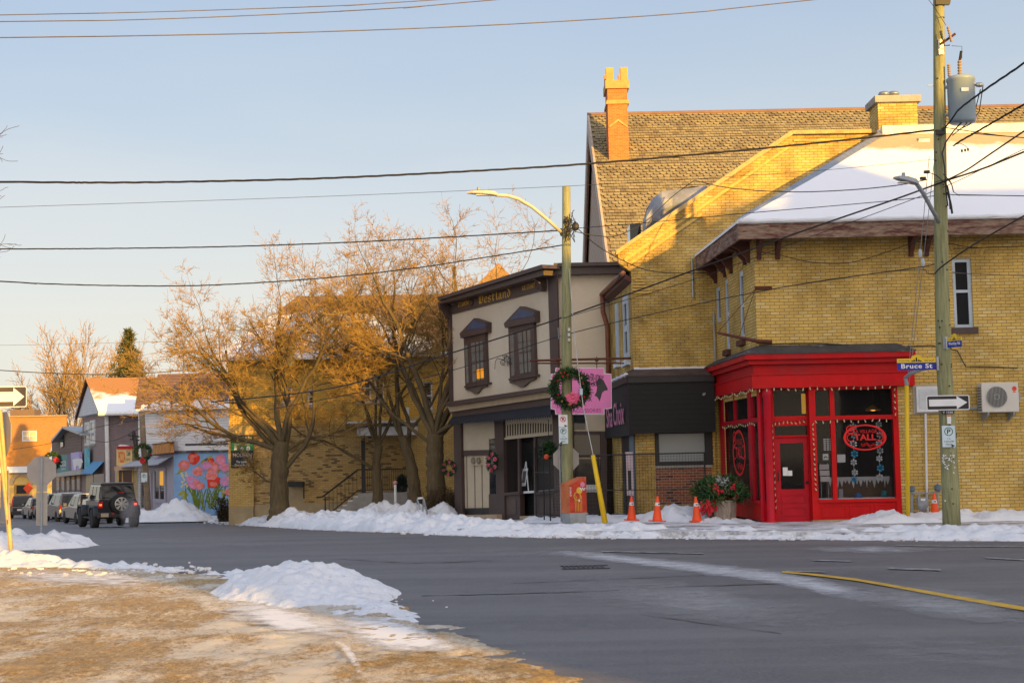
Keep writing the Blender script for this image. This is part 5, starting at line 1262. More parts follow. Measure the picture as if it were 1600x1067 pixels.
for i in range(19):
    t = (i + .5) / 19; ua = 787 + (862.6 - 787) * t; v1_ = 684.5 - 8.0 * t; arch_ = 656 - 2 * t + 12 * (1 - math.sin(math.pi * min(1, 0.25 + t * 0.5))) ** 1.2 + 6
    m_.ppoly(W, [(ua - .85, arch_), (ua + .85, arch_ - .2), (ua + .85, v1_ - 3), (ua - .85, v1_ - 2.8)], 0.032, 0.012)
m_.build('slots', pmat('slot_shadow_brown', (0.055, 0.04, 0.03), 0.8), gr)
m_ = MB(); m_.ppoly(W, [(786.5, 684), (863.5, 675.8), (863.6, 679), (786.6, 687)], 0.06, 0.06); m_.build('rail', M_creamp, gr)
wp('display_pane', [(789, 687.5), (810, 685), (811.5, 769), (789.5, 770.5)], 0.0, 0.02, M_glassc)
wp('display_pane', [(834, 682.6), (863, 679.2), (866.5, 767), (837, 769)], 0.0, 0.02, M_glassc)
wp('mullion', [(808.5, 685), (811.2, 684.7), (812.6, 811), (809.5, 811.3)], 0.04, 0.08)
wp('mullion', [(833.6, 682.5), (836.2, 682.2), (837.8, 811), (834.6, 811.3)], 0.04, 0.08)
wp('door', [(811.5, 692), (834, 689.5), (835.8, 806), (813, 806.5)], -0.35, 0.04, M_glass)
wp('stall_riser', [(787.5, 772), (811, 770), (811.5, 811.3), (788.5, 812)], 0.03, 0.2); wp('stall_riser', [(835, 772.5), (868, 768.5), (870.5, 811), (836, 812)], 0.03, 0.2)
wp('riser_panel', [(791, 780), (806, 779), (806, 803), (791.5, 803.5)], 0.045, 0.012, pmat('brown_panel_paint', (0.085, 0.058, 0.05), 0.5)); wp('riser_panel', [(842, 778.5), (864, 776.5), (865, 802), (843, 803)], 0.045, 0.012, MATS['brown_panel_paint'])
wp('display_sill', [(787.5, 769.5), (811.5, 767.5), (811.5, 772), (787.6, 774)], 0.1, 0.3); wp('display_sill', [(834, 769), (868, 765), (868.5, 769.5), (834.3, 773.5)], 0.1, 0.3)
wp('pilaster', [(862.5, 634), (874, 632), (877, 811), (867, 812)], 0.10, 0.5)
wp('capital', [(860, 640), (876, 638), (876.5, 646), (861, 648)], 0.16, 0.16)
wp('door_step', [(812, 806), (838, 805), (838, 810.5), (812, 811.3)], 0.05, 0.4, M_tan)
wp('display_floor', [(789, 769.5), (867, 764), (867, 767), (789, 773)], -0.05, 0.35, M_signw)
# side wall lower part: frieze panel, window, clapboard base
def cp_(name, pts, off, d, mat): return wp(name, pts, off, d, mat, C)
cp_('side_panel', [(889, 636), (946, 636), (947, 674), (889, 674)], 0.05, 0.2, M_creamp)
cp_('side_pane', [(890, 640), (914.5, 640), (914.5, 671), (890, 671)], 0.06, 0.012, M_glass)
cp_('side_lintel', [(884, 673.5), (948, 673.5), (948, 679), (884, 679)], 0.08, 0.2, M_brown)
cp_('side_window', [(878, 679), (943, 679), (944, 764), (879, 764)], -0.05, 0.05, M_glass)
cp_('window_rail', [(880, 715.5), (944, 714), (944, 716), (880, 717.5)], 0.02, 0.05, M_tan)
cp_('side_jamb', [(938, 679), (948, 679), (949, 816), (939, 816)], 0.06, 0.12, M_brown)
cp_('side_shelf', [(890, 757.5), (941, 757), (941, 768), (890, 769)], 0.03, 0.08, M_white)
cp_('side_base', [(878, 769), (949, 768), (949, 818), (878, 818)], 0.0, 0.1, stripemat('brown_clapboard', (0.045, 0.032, 0.03), (0.012, 0.01, 0.01), 0.13, True, 0.6, 0.12))
# goods seen in the windows
es = thing('easel_board', 'white framed picture standing on an easel in the brown shop doorway', 'easel', W.pt(822, 768, -0.25))
m_ = MB(); m_.ppoly(W, [(817, 732), (824.5, 731.5), (820.5, 759), (813, 759.5)], -0.15, 0.02); fo2 = m_.build('board', M_signw, es)
m_ = MB(); m_.ppoly(W, [(817.6, 736), (822.6, 735.5), (820.2, 754), (815.2, 754.3)], -0.147, 0.004); m_.build('picture', pmat('picture_grey', (0.10, 0.095, 0.10), 0.5), fo2)
m_ = MB(); m_.tube([W.pt(822, 721, -0.2), W.pt(812.5, 770, -0.15)], 0.02, 5); m_.tube([W.pt(822, 721, -0.2), W.pt(826, 770, -0.15)], 0.02, 5); m_.build('leg', M_signw, es)
# ================================================================ CHURCH WITH THE SLATE ROOF (behind)
ch_ = thing('church', 'large church with a patterned slate roof and a tall orange brick chimney', 'church', (10, 70, 0))
YR, YEv = 72.0, 52.0
RD = at(917.5, 181, YR); ZRD = RD.z; XCH = RD.x
sl_ = (ZRD - at(941, 407, 60.0).z) / 12.0
zev = ZRD - sl_ * (YR - YEv)
b = MB()
X1c = 34.0
b.prism([Vector((XCH + 0.05, YEv, zev)), Vector((X1c, YEv, zev)), Vector((X1c, YR, ZRD)), Vector((XCH + 0.05, YR, ZRD))], (0, 0.05, -0.12))
b.prism([Vector((X1c, 2 * YR - YEv, zev)), Vector((XCH + 0.05, 2 * YR - YEv, zev)), Vector((XCH + 0.05, YR + .01, ZRD)), Vector((X1c, YR + .01, ZRD))], (0, -0.05, -0.12))
SLM = [pmat('slate_%s' % nm, c_, 0.85, 0.22, 4.0, 0.3, 20, dirt=(c_[0] * .62, c_[1] * .6, c_[2] * .62), dscale=0.7) for nm, c_ in
       (('tan', (0.30, 0.24, 0.115)), ('grey', (0.26, 0.215, 0.115)), ('brown', (0.235, 0.18, 0.09)), ('dark', (0.17, 0.135, 0.08)))]
cro = b.build('roof', SLM[2], ch_)
# the slates themselves: bands of scalloped and of square-tailed courses, each slate a small plate
sm = MB(); dirv = Vector((0, YR - YEv, ZRD - zev)).normalized(); nrm = Vector((0, -dirv.z, dirv.y)); LS = (Vector((0, YR, ZRD)) - Vector((0, YEv, zev))).length
rng = random.Random(5); hrow, wsl = 0.29, 0.30
nrow = int(LS / hrow)
for r in range(nrow):
    top = LS - r * hrow
    if top < 4.0: break
    band = (r % 10); scal = band < 5
    w = wsl if scal else 0.26
    ncol = int((X1c - XCH - 0.1) / w)
    for c_ in range(ncol):
        x0 = XCH + 0.10 + (c_ + (0.5 if r % 2 else 0.0)) * w
        if x0 + w > X1c: continue
        gp_ = 0.018; mi = rng.choices([0, 1, 2, 3], [5, 4, 3, 0.5])[0]
        o_ = nrm * (0.030 + 0.012 * rng.random()); hh = hrow
        P_ = lambda tx, ts: Vector((x0 + tx * w, YEv, zev)) + dirv * (top - ts * hh) + o_ + nrm * (0.02 * ts)
        if scal: pts = [P_(.05, 0.1), P_(.95, 0.1), P_(.97, .62), P_(.74, 1.10), P_(.26, 1.10), P_(.03, .62)]
        else: pts = [P_(.03, 0.05), P_(.97, 0.05), P_(.97, 1.0), P_(.03, 1.0)]
        sm.poly(pts, mi)
sm.build('slates', SLM, cro, recalc=False)
rd = MB(); rd.tube([Vector((XCH, YR, ZRD + 0.02)), Vector((X1c, YR, ZRD + 0.02))], 0.13, 8); rd.build('ridge', pmat('ridge_metal', (0.20, 0.115, 0.07), 0.6), cro)
gb = MB(); zg = -0.5
gb.poly([Vector((XCH + 0.25, YEv + 1, zg)), Vector((XCH + 0.25, 2 * YR - YEv - 1, zg)), Vector((XCH + 0.25, 2 * YR - YEv - 1, zev + sl_ * 1 - 0.15)), Vector((XCH + 0.25, YR, ZRD - 0.15)), Vector((XCH + 0.25, YEv + 1, zev + sl_ - 0.15))])
gb.quad(Vector((XCH + 0.25, YEv + 1, zg)), Vector((X1c, YEv + 1, zg)), Vector((X1c, YEv + 1, zev + 0.4)), Vector((XCH + .25, YEv + 1, zev + 0.4)))
gb.build('wall', stripemat('cream_gable_boards', (0.36, 0.26, 0.19), (0.22, 0.15, 0.11), 0.35, True, 0.7, 0.1), ch_)
for s_ in (-1, 1):
    y1 = YR + s_ * (YR - YEv)
    m_ = MB(); m_.prism([Vector((XCH, YR, ZRD + .08)), Vector((XCH, y1, zev + .08)), Vector((XCH, y1, zev - 0.75)), Vector((XCH, YR, ZRD - 0.85))], (0.10, 0, 0)); m_.build('bargeboard', pmat('barge_paint', (0.44, 0.35, 0.27), 0.6), ch_)
    m_ = MB(); m_.prism([Vector((XCH + 0.03, YR, ZRD - .85)), Vector((XCH + .03, y1, zev - .75)), Vector((XCH + .03, y1, zev - 1.25)), Vector((XCH + .03, YR, ZRD - 1.35))], (0.10, 0, 0)); m_.build('inner_bargeboard', pmat('barge_paint_brown', (0.20, 0.125, 0.085), 0.6), ch_)
# chimney: stands through the front slope
yc = 67.7
k0, k1 = at(950.5, 200, yc), at(981.5, 200, yc); ztop = at(965, 106, yc).z; zbot = at(968, 250, yc).z - 1.2
kw = k1.x - k0.x; kd = 1.5
m_ = MB(); m_.box(k0.x, k1.x, yc, yc + kd, zbot, ztop - 1.0); cko = m_.build('chimney', M_obrick, ch_)
M_cap = pmat('chimney_stone', (0.50, 0.29, 0.10), 0.85, 0.2, 4, 0.3, 20)
m_ = MB(); m_.box(k0.x - 0.09, k1.x + 0.09, yc - 0.09, yc + kd + 0.09, ztop - 1.0, ztop - 0.62); 
for zz_, t_ in ((at(965, 161, yc).z, 0.07), (at(965, 158.5, yc).z, 0.05)): m_.box(k0.x - t_, k1.x + t_, yc - t_, yc + kd + t_, zz_ - 0.06, zz_ + 0.05)
m_.build('band', M_cap, cko)
m_ = MB()
for i, (qx, qy) in enumerate(((0, 0), (1, 0), (0, 1), (1, 1))):
    xx = k0.x - 0.04 if qx == 0 else k1.x + 0.04 - kw * 0.36; yy = yc - 0.05 if qy == 0 else yc + kd + 0.05 - kw * 0.36
    m_.box(xx, xx + kw * 0.36, yy, yy + kw * 0.36, ztop - 0.62, ztop)
m_.build('merlon', M_cap, cko)
m_ = MB(); zq = at(966, 186, yc).z
for s_ in (-1, 1):
    m_.prism([Vector(((k0.x + k1.x) / 2, yc - 0.04, zq)), Vector(((k0.x + k1.x) / 2 + s_ * kw * .45, yc - .04, zq - 0.32)), Vector(((k0.x + k1.x) / 2 + s_ * kw * .45, yc - .04, zq - 0.42)), Vector(((k0.x + k1.x) / 2, yc - .04, zq - 0.12))], (0, 0.05, 0))
m_.build('arch_moulding', M_cap, cko)
m_ = MB(); m_.box(k0.x - 0.06, k1.x + 0.06, yc - 0.10, yc + 0.02, zbot + 0.85, zbot + 1.12); m_.build('flashing', M_galv, cko)

# ================================================================ BRICK BUILDING NUMBER 148 (behind the trees)
YD = 62.0
D = Pl((at(358, 700, YD).x, YD), (at(720, 700, YD).x, YD))
dz_ = lambda v, x=500: D.sz(x, v)[1]
da = lambda x, v=740: D.sz(x, v)[0]
b8 = thing('brick_office_building', 'wide buff brick building with a snowy hip roof and railed porch behind four bare trees', 'building', (D.P(4, 0)))
b = MB(); zlo, zmid, zev8 = -1.0, dz_(664), dz_(562)
uw = []
for (u0, u1, v0, v1) in ((441, 457, 606, 630), (480, 492, 608, 632), (560, 580, 586, 626), (585, 600, 586, 626), (660, 676, 596, 640)):
    p0, p1 = D.sz(u0, v0), D.sz(u1, v1); uw.append((p0[0], p1[0], p1[1], p0[1]))
wall_holes(b, D, 0, da(720), zmid, zev8 + 0.3, uw)
b.build('upper_wall', brickmat('golden_brick', (0.60, 0.37, 0.075), (0.50, 0.29, 0.05), (0.30, 0.19, 0.06), stain=(0.8, 0.75, 0.7)), b8)
for h in uw: window(b8, D, *h, off=-0.12, fw=0.07, mf=M_white, bars=(0.5,), sill=M_conc)
b = MB(); b.quad(D.P(da(397), zlo), D.P(da(640), zlo), D.P(da(640), zmid), D.P(da(397), zmid)); b.build('wall', M_bbrick, b8)
b = MB(); b.pbox(D, 0, da(397), zlo, zmid + 0.02, 0.14, 0.4); b.build('brick_pier', M_bbrick2, b8); b = MB(); b.pbox(D, da(640), da(720), zlo, zmid + .3, 0.5, 0.6); b.build('brick_pier', M_bbrick2, b8)
b = MB(); b.quad(D.P(0, zlo), D.P(0, zev8), D.P(0, zev8, -14), D.P(0, zlo, -14)); b.build('side_wall', M_bbrick2, b8)
b = MB(); b.pbox(D, da(397) + .01, da(534), zlo, dz_(786), 0.05, 0.1); b.pbox(D, 0.01, da(397), zlo, dz_(789), 0.19, 0.1); b.build('stone_plinth', M_concy, b8)
b = MB(); b.pbox(D, -0.5, da(720), zev8 + 0.02, zev8 + 0.20, 0.55, 0.9); b.build('eaves', M_white, b8)
rg = at(465, 466, 70.0); rr = at(705, 463, 70.0); el = at(341, 559, YD - 0.55)
def roof148():
    m, n, l, p = nt('shingles_with_snow')
    gp = n.new('ShaderNodeNewGeometry'); sp = n.new('ShaderNodeSeparateXYZ'); l.new(gp.outputs['Position'], sp.inputs[0])
    f = noi(n, l, 0.45, 6, 0.6)
    a = n.new('ShaderNodeMath'); a.operation = 'MULTIPLY_ADD'; l.new(f, a.inputs[0]); a.inputs[1].default_value = 4.0; l.new(sp.outputs[2], a.inputs[2])
    x_ = n.new('ShaderNodeMath'); x_.operation = 'MULTIPLY_ADD'; l.new(sp.outputs[0], x_.inputs[0]); x_.inputs[1].default_value = 0.28; l.new(a.outputs[0], x_.inputs[2])
    k = ramp(n, l, x_.outputs[0], 7.3, 7.9)
    sh = noi(n, l, 10, 4, 0.7)
    c = mixrgb(n, l, k, (0.80, 0.81, 0.83), mixrgb(n, l, sh, (0.13, 0.075, 0.04), (0.22, 0.13, 0.07)))
    l.new(c, p.inputs['Base Color']); p.inputs['Roughness'].default_value = 0.85
    return m
M_r148 = roof148()
b = MB(); b.prism([el, Vector((D.P(da(720), 0).x, el.y, el.z)), Vector((rr.x + 0.6, 70, rr.z)), rg], (0, 0.05, 0.1))
b.prism([Vector((el.x, 78, el.z)), el, rg], (0, 0.0, 0.1)); b.prism([Vector((el.x, 78, el.z)), rg, Vector((rr.x + .6, 70, rr.z)), Vector((rr.x + 0.6, 78, el.z))], (0, 0, 0.1))
ro8 = b.build('roof', M_r148, b8)
b = MB(); g0_, g1_, ga = at(425, 561, 61.3), at(590, 561, 61.3), at(511, 489, 62.6)
b.prism([g0_, g1_, ga], (0, 0.2, 0)); b.build('gable', M_white, ro8)
b = MB(); gb_ = ga + Vector((0, 5, 0.05))
b.prism([g0_ + Vector((-.25, -.3, 0)), ga + Vector((0, -.3, 0.1)), gb_, Vector((g0_.x - .25, 68, g0_.z + 2.4))], (0, 0, 0.12)); b.prism([ga + Vector((0, -.3, .1)), g1_ + Vector((.25, -.3, 0)), Vector((g1_.x + .25, 68, g1_.z + 2.4)), gb_], (0, 0, 0.12)); b.build('gable_roof', M_snow, ro8)
b = MB(); q = at(448, 560, 61.0); b.box(q.x - 0.28, q.x + 0.28, 61.0, 61.6, q.z - 0.3, at(448, 524, 61).z); b.build('chimney', M_ybrick2, b8)
# porch
pz = dz_(768, 600); px0, px1 = da(560), da(640)
b = MB(); b.pbox(D, da(566), da(640), zlo, pz, 1.8, 1.8); b.build('porch_floor', M_conc, b8)
b = MB(); b.pbox(D, da(566), da(655), dz_(681, 600), dz_(668, 600), 1.9, 1.9); bo = b.build('porch_beam', M_white, b8)
b = MB(); b.pbox(D, da(548), da(655), dz_(668, 600) + .01, dz_(663, 600), 2.0, 2.0); po = b.build('porch_roof', M_char, b8)
b = MB(); b.pbox(D, da(550), da(655), dz_(663, 600) + .01, dz_(659.5, 600), 1.98, 1.96); b.build('roof_snow', M_snow, po)
b = MB(); b.pbox(D, da(571.5), da(577), pz, dz_(681, 600), 1.75, 0.14); b.build('porch_post', M_blackp, b8)
b = MB()
for i in range(6): b.pbox(D, da(566) - 0.22 * (i + 1), da(566) - 0.22 * i - 0.002, zlo, pz - 0.17 * (i + 1), 1.75, 1.4)
sto = b.build('steps', M_conc, b8)
b = MB()
for i in range(6): b.pbox(D, da(566) - 0.22 * (i + 1) + 0.02, da(566) - 0.22 * i - 0.01, pz - 0.17 * (i + 1) + .002, pz - 0.17 * (i + 1) + 0.05, 1.7, 1.0)
b.build('step_snow', M_snow, sto)
rl = MB(); t0 = D.P(da(566) - 1.45, pz - 1.02 + 0.9, 1.7); t1 = D.P(da(566), pz + 0.95, 1.7); rl.tube([t0 - D.h * 0.25 - ZUP * .02, t0, t1], 0.04, 6); rl.tube([D.P(da(566) - 1.3, pz - 0.9, 1.7), D.P(da(566), pz + 0.12, 1.7)], 0.025, 5); rl.tube([D.P(da(566), pz + 0.95, 1.7), D.P(da(640), pz + 0.95, 1.7)], 0.03, 6); rl.tube([D.P(da(566), pz + 0.12, 1.7), D.P(da(640), pz + 0.12, 1.7)], 0.02, 5)
for i in range(20):
    a_ = da(577) + (da(640) - da(577)) * i / 19; rl.tube([D.P(a_, pz + 0.12, 1.7), D.P(a_, pz + 0.95, 1.7)], 0.009, 4)
for i in range(9):
    a_ = da(566) - 1.35 + 1.3 * i / 8; zz_ = pz - 0.93 + (i / 8) * 1.0; rl.tube([D.P(a_, zz_, 1.7), D.P(a_, zz_ + 0.82, 1.7)], 0.009 if 0 < i else 0.025, 4)
rl.build('railing', M_blackp, b8)
b = MB(); b.pbox(D, da(638), da(642), zlo, dz_(640), 0.62, 0.1); b.build('downpipe', M_white, b8)
b = MB(); b.pbox(D, da(452), da(476), dz_(760, 460), dz_(752, 460), 0.5, 0.5); b.build('window_box', M_blackp, b8)
b = MB(); b.pbox(D, da(450), da(475), dz_(789, 460), dz_(760, 460), 0.02, 0.1); b.build('stone_panel', M_concy, b8)
b = MB(); b.tube([D.P(da(476), dz_(756), 0.3), D.P(da(476), dz_(778), 0.3)], 0.03, 5); b.build('rail_post', M_blackp, b8)
# directory sign on the corner pier
sg = thing('directory_sign', 'stacked black and green directory sign reading 148 on the buff brick corner', 'sign', D.P(0.6, dz_(705), 0.2))
DS = Pl((D.o.x, YD - 0.2), (D.o.x + 5, YD - 0.2))
def spanel(u0, v0, u1, v1, mat, nm): m_ = MB(); m_.prect(DS, u0, v0, u1, v1, 0.0, 0.06); return m_.build(nm, mat, sg)
o1 = spanel(360.5, 680, 396, 691, M_ink, 'panel'); o2 = spanel(360.5, 691.3, 396, 704, pmat('sign_green', (0.015, 0.16, 0.06), 0.4), 'panel'); o3 = spanel(360.8, 704.3, 396, 716.5, M_ink, 'panel'); o4 = spanel(361, 717, 396, 730, M_ink, 'panel')
def slet(txt, u0, v0, u1, v1, mat, par, bold=0.01): m_ = MB(); pletters(m_, DS, txt, u0, v0, u1, v1, 0.012, 0, bold); m_.build('lettering', mat, par)
M_yw = pmat('pale_yellow_ink', (0.62, 0.55, 0.30), 0.5)
slet('YOUR HEALTH', 363, 682, 393, 686, M_yw, o1); slet('CLINIC', 370, 687, 386, 690, M_yw, o1)
slet('WORTLEY ROAD', 366, 693, 391, 695.3, M_yw, o2); slet('1', 366, 697, 370, 703, M_signw, o2, 0.03); slet('4', 375, 697, 381, 703, M_signw, o2, 0.03); slet('8', 385, 697, 391, 703, M_signw, o2, 0.03)
slet('MODERN', 364, 708, 393, 713.5, M_alum, o3); slet('The London', 369, 719.5, 389, 722.8, M_signw, o4); slet('Dance Shoppe', 367, 724.5, 391.5, 728.5, M_signw, o4)

# ================================================================ THE ROW DOWN THE HILL
# mural shop
YM = 75.0
Mp = Pl((at(272, 760, YM).x, YM), (at(362, 760, YM).x, YM))
mz = lambda v, x=310: Mp.sz(x, v)[1]; ma = lambda x: Mp.sz(x, 760)[0]
ms_ = thing('mural_shop', 'low flat roofed shop with a painted flower mural on its blue side wall', 'shop', Mp.P(1.5, 0))
M_mblue = pmat('mural_blue', (0.20, 0.36, 0.62), 0.8, 0.2, 0.8, 0.1, 20, dirt=(0.36, 0.42, 0.62), dscale=0.9)
b = MB(); b.pbox(Mp, 0, ma(362), -1.6, mz(707), 0, 0.3); b.build('wall', M_mblue, ms_)
rm = random.Random(12)
MC = {'red': (0.62, 0.035, 0.02), 'coral': (0.68, 0.17, 0.13), 'pink': (0.70, 0.24, 0.27), 'rose': (0.62, 0.22, 0.42), 'lilac': (0.46, 0.28, 0.52), 'leaf': (0.30, 0.30, 0.03), 'green': (0.16, 0.22, 0.03), 'cream': (0.62, 0.55, 0.32)}
MM = {k: pmat('mural_' + k, v, 0.8, 0.25, 4, 0.05) for k, v in MC.items()}
def petal_blob(mb, u_, v_, r, off, n_=9, sx=1.1, jag=0.22):
    a_, z_ = Mp.sz(u_, v_, off); r = r / 30.7
    mb.prism([Mp.P(a_ + sx * r * (1 + jag * rm.uniform(-1, 1)) * math.cos(2 * math.pi * i / n_), z_ + r * (1 + jag * rm.uniform(-1, 1)) * math.sin(2 * math.pi * i / n_), off) for i in range(n_)], Mp.n * -0.003)
flw = [('red', 303, 716, 9), ('coral', 288, 727, 8), ('pink', 309, 737, 7.5), ('red', 330, 722, 6), ('coral', 332, 731, 9), ('rose', 345, 718, 8), ('red', 333, 752, 10), ('pink', 330, 742, 8), ('rose', 303, 755, 8), ('coral', 312, 759, 6), ('lilac', 321, 727, 7), ('lilac', 352, 752, 8), ('rose', 351, 730, 7), ('lilac', 297, 748, 6), ('pink', 356, 768, 5)]
for i, (c_, u_, v_, r) in enumerate(flw):
    m_ = MB(); petal_blob(m_, u_, v_, r, 0.010 + i * 0.004, 11); m_.build('painted_flower', MM[c_], ms_)
    m_ = MB()
    for k in range(5): petal_blob(m_, u_ + rm.uniform(-.6, .6) * r, v_ + rm.uniform(-.6, .6) * r, r * .35, 0.0113 + i * 0.004 + k * .0004, 7)
    m_.build('petal_shade', MM[{'red': 'coral', 'coral': 'pink', 'pink': 'coral', 'rose': 'pink', 'lilac': 'rose'}[c_]], ms_)
m_ = MB()
for i in range(30):
    u0 = rm.uniform(288, 356); u1 = 320 + (u0 - 320) * 0.55 + rm.uniform(-8, 8); v0 = rm.uniform(752, 770); v1 = rm.uniform(786, 800)
    m_.tube([Mp.pt(u0, v0, 0.004), Mp.pt((u0 + u1) / 2 + rm.uniform(-4, 4), (v0 + v1) / 2, 0.004), Mp.pt(u1, v1, 0.004)], 0.028, 4)
m_.build('painted_stems', MM['green'], ms_)
m_ = MB()
for i in range(46):
    u_, v_ = rm.uniform(280, 357), rm.uniform(716, 790); t = rm.uniform(0, math.pi); L_ = rm.uniform(3, 8)
    if v_ < 745 and rm.random() < .6: continue
    du, dv = math.cos(t) * L_, math.sin(t) * L_
    m_.ppoly(Mp, [(u_ - du, v_ - dv), (u_ - dv * .25, v_ + du * .25), (u_ + du, v_ + dv), (u_ + dv * .25, v_ - du * .25)], 0.0075 + i * .00005, 0.003)
for (u_, v_) in ((281, 737), (283, 770), (288, 775), (325, 716), (318, 720)):
    m_.ppoly(Mp, [(u_ - 6, v_ + 4), (u_ - 1, v_ - 2), (u_ + 7, v_ - 5), (u_ + 2, v_ + 3)], 0.009, 0.003)
m_.build('painted_leaves', MM['leaf'], ms_)
m_ = MB()
for k in range(30): petal_blob(m_, rm.uniform(281, 294), rm.uniform(738, 762), 1.4, 0.012 + k * .0002, 6)
m_.build('painted_blossom', MM['cream'], ms_)
b = MB(); b.pbox(Mp, -0.1, ma(362), mz(707) + .005, mz(703.5), 0.1, 0.5); b.build('parapet', M_char, ms_)
b = MB(); b.pbox(Mp, -0.1, ma(362), mz(703.4), mz(696), -0.3, 0.8); b.build('roof_snow', M_snow, ms_)
b = MB(); b.pbox(Mp, 0.3, ma(352), mz(695.5), mz(692), -1.2, 0.3); b.build('roof_rail', M_char, ms_)
# shopfront turned toward the street
dxy = Vector((-0.49, 1.0, 0)).normalized()
c0 = Mp.P(0, 0); ML = 7.2
Ms = Pl((c0.x + dxy.x * ML, c0.y + dxy.y * ML), (c0.x, c0.y))
sa = lambda x, v=750, o=0.0: Ms.sz(x, v, o)[0]
szz = lambda v, x=240: Ms.sz(x, v)[1]
M_lav = pmat('lavender_paint', (0.40, 0.37, 0.44), 0.6, 0.1, 2, 0.1)
b = MB(); b.pbox(Ms, 0, ML, -1.9, Mp.sz(275, 690)[1] , 0, 0.2); b.build('front_wall', M_lav, ms_)
for (u0, u1, v0, v1) in ((216.5, 238, 737, 800), (242, 260, 730, 786)):
    p0, p1 = Ms.sz(u0, v0), Ms.sz(u1, v1); window(ms_, Ms, p0[0], p1[0], p1[1], p0[1], off=0.02, fw=0.2, mf=M_lav, mg=M_glass, bars=(), vbars=(0.5,))
b = MB(); p0, p1 = Ms.sz(250, 735), Ms.sz(257, 758); b.pbox(Ms, p0[0], p1[0], p1[1], p0[1], 0.06, 0.01); b.build('window_glow', emat('orange_window_glow', (0.65, 0.30, 0.02), 0.3), ms_)  # added emissive panel stands in for the lit window interior
b = MB()
ta, tb = Ms.P(sa(206), szz(722), 0.1), Ms.P(ML - 0.1, szz(716, 262), 0.1)
b.prism([Ms.P(sa(206), Ms.sz(215, 722)[1], 0.1), Ms.P(ML - .2, Ms.sz(262, 714)[1], 0.1), Ms.P(ML - .2, Ms.sz(262, 726)[1], 0.8), Ms.P(sa(206), Ms.sz(215, 730)[1], 0.8)], (0, 0, 0.05)); b.build('awning', pmat('grey_awning', (0.36, 0.37, 0.40), 0.7, 0.2, 6), ms_)
sgm = thing('orange_shop_sign', 'weathered orange blank sign board over the pale lavender shopfront', 'sign', Ms.P(5, 3, .2))
b = MB(); b.ppoly(Ms, [(238.5, 694.5), (264.5, 691), (266, 707.5), (238.5, 710.5)], 0.30, 0.2); so1 = b.build('board', pmat('worn_orange', (0.56, 0.24, 0.05), 0.7, 0.2, 2, 0.1, 20, dirt=(0.20, 0.09, 0.035), dscale=2.5, dlo=0.5, dhi=0.66), sgm)
b = MB(); b.ppoly(Ms, [(237.5, 693.5), (265.5, 689.8), (265.5, 691.2), (237.5, 694.9)], 0.33, 0.24); b.ppoly(Ms, [(237.5, 710), (266.8, 706.8), (266.8, 708.4), (237.5, 711.8)], 0.33, 0.24); b.build('frame', M_maroon, sgm)
# pizza cafe
Pz = Pl((c0.x + dxy.x * (ML + 4.5), c0.y + dxy.y * (ML + 4.5)), (c0.x + dxy.x * ML, c0.y + dxy.y * ML)); pzl = 4.5
cafe = thing('pizza_cafe', 'small cream fronted cafe with a red capped painted sign beside the mauve gable house', 'cafe', Pz.P(2, 0))
b = MB(); b.pbox(Pz, -3.5, pzl, -2.0, Pz.sz(195, 735)[1], 0.0, 5.0); b.build('wall', pmat('cream_front', (0.50, 0.39, 0.20), 0.7), cafe)
Pf = Pl((at(178, 720, 84).x, 84.0), (at(208, 720, 84).x, 84.0)); pL = Pf.sz(208, 720)[0]
b = MB(); b.prect(Pf, 182, 700, 206.5, 727, 0.0, 0.5); fso = b.build('sign_front', pmat('cream_sign', (0.62, 0.46, 0.20), 0.7), cafe)
b = MB(); b.ppoly(Pf, [(182, 701), (183, 697), (206, 696.5), (206.5, 701)], 0.1, 0.6); b.build('red_cap', M_red2, cafe)
b = MB(); b.ppoly(Pf, [(183, 698), (187, 694.5), (197, 695), (201, 698)], 0.08, 0.5); b.build('cap_snow', M_snow, cafe)
b = MB(); pletters(b, Pf, 'PIZZA', 185, 705.5, 196, 722, 0.02, 0, 0.03); b.build('lettering', pmat('orange_letters', (0.60, 0.14, 0.03), 0.6), fso)
b = MB(); pletters(b, Pf, 'Cafe', 197.5, 704, 203.5, 712, 0.02, 0, 0.03); pletters(b, Pf, 'to go', 197.5, 715, 203, 721, 0.02, 0, 0.02); b.build('lettering', pmat('grey_letters', (0.15, 0.15, 0.13), 0.6), fso)
b = MB(); b.ppoly(Pf, [(178, 729), (203, 724.5), (204, 727), (178.5, 731)], 0.9, 0.9); b.ppoly(Pf, [(178.5, 731), (204, 727), (204, 733), (179, 735.5)], 0.88, 0.86); b.build('canopy', pmat('tan_canopy', (0.46, 0.31, 0.22), 0.7), cafe)
b = MB(); b.prect(Pf, 184, 735, 207, 775, 0.02, 0.05); b.build('front_pane', pmat('maroon_window', (0.06, 0.012, 0.01), 0.2), cafe)
b = MB()
for ua in (184, 190.5, 206): b.prect(Pf, ua, 733, ua + 1.8, 790, 0.08, 0.06)
b.prect(Pf, 183, 755.5, 207, 757, 0.09, 0.06); b.build('frame', pmat('cream_frame', (0.60, 0.40, 0.15), 0.6), cafe)
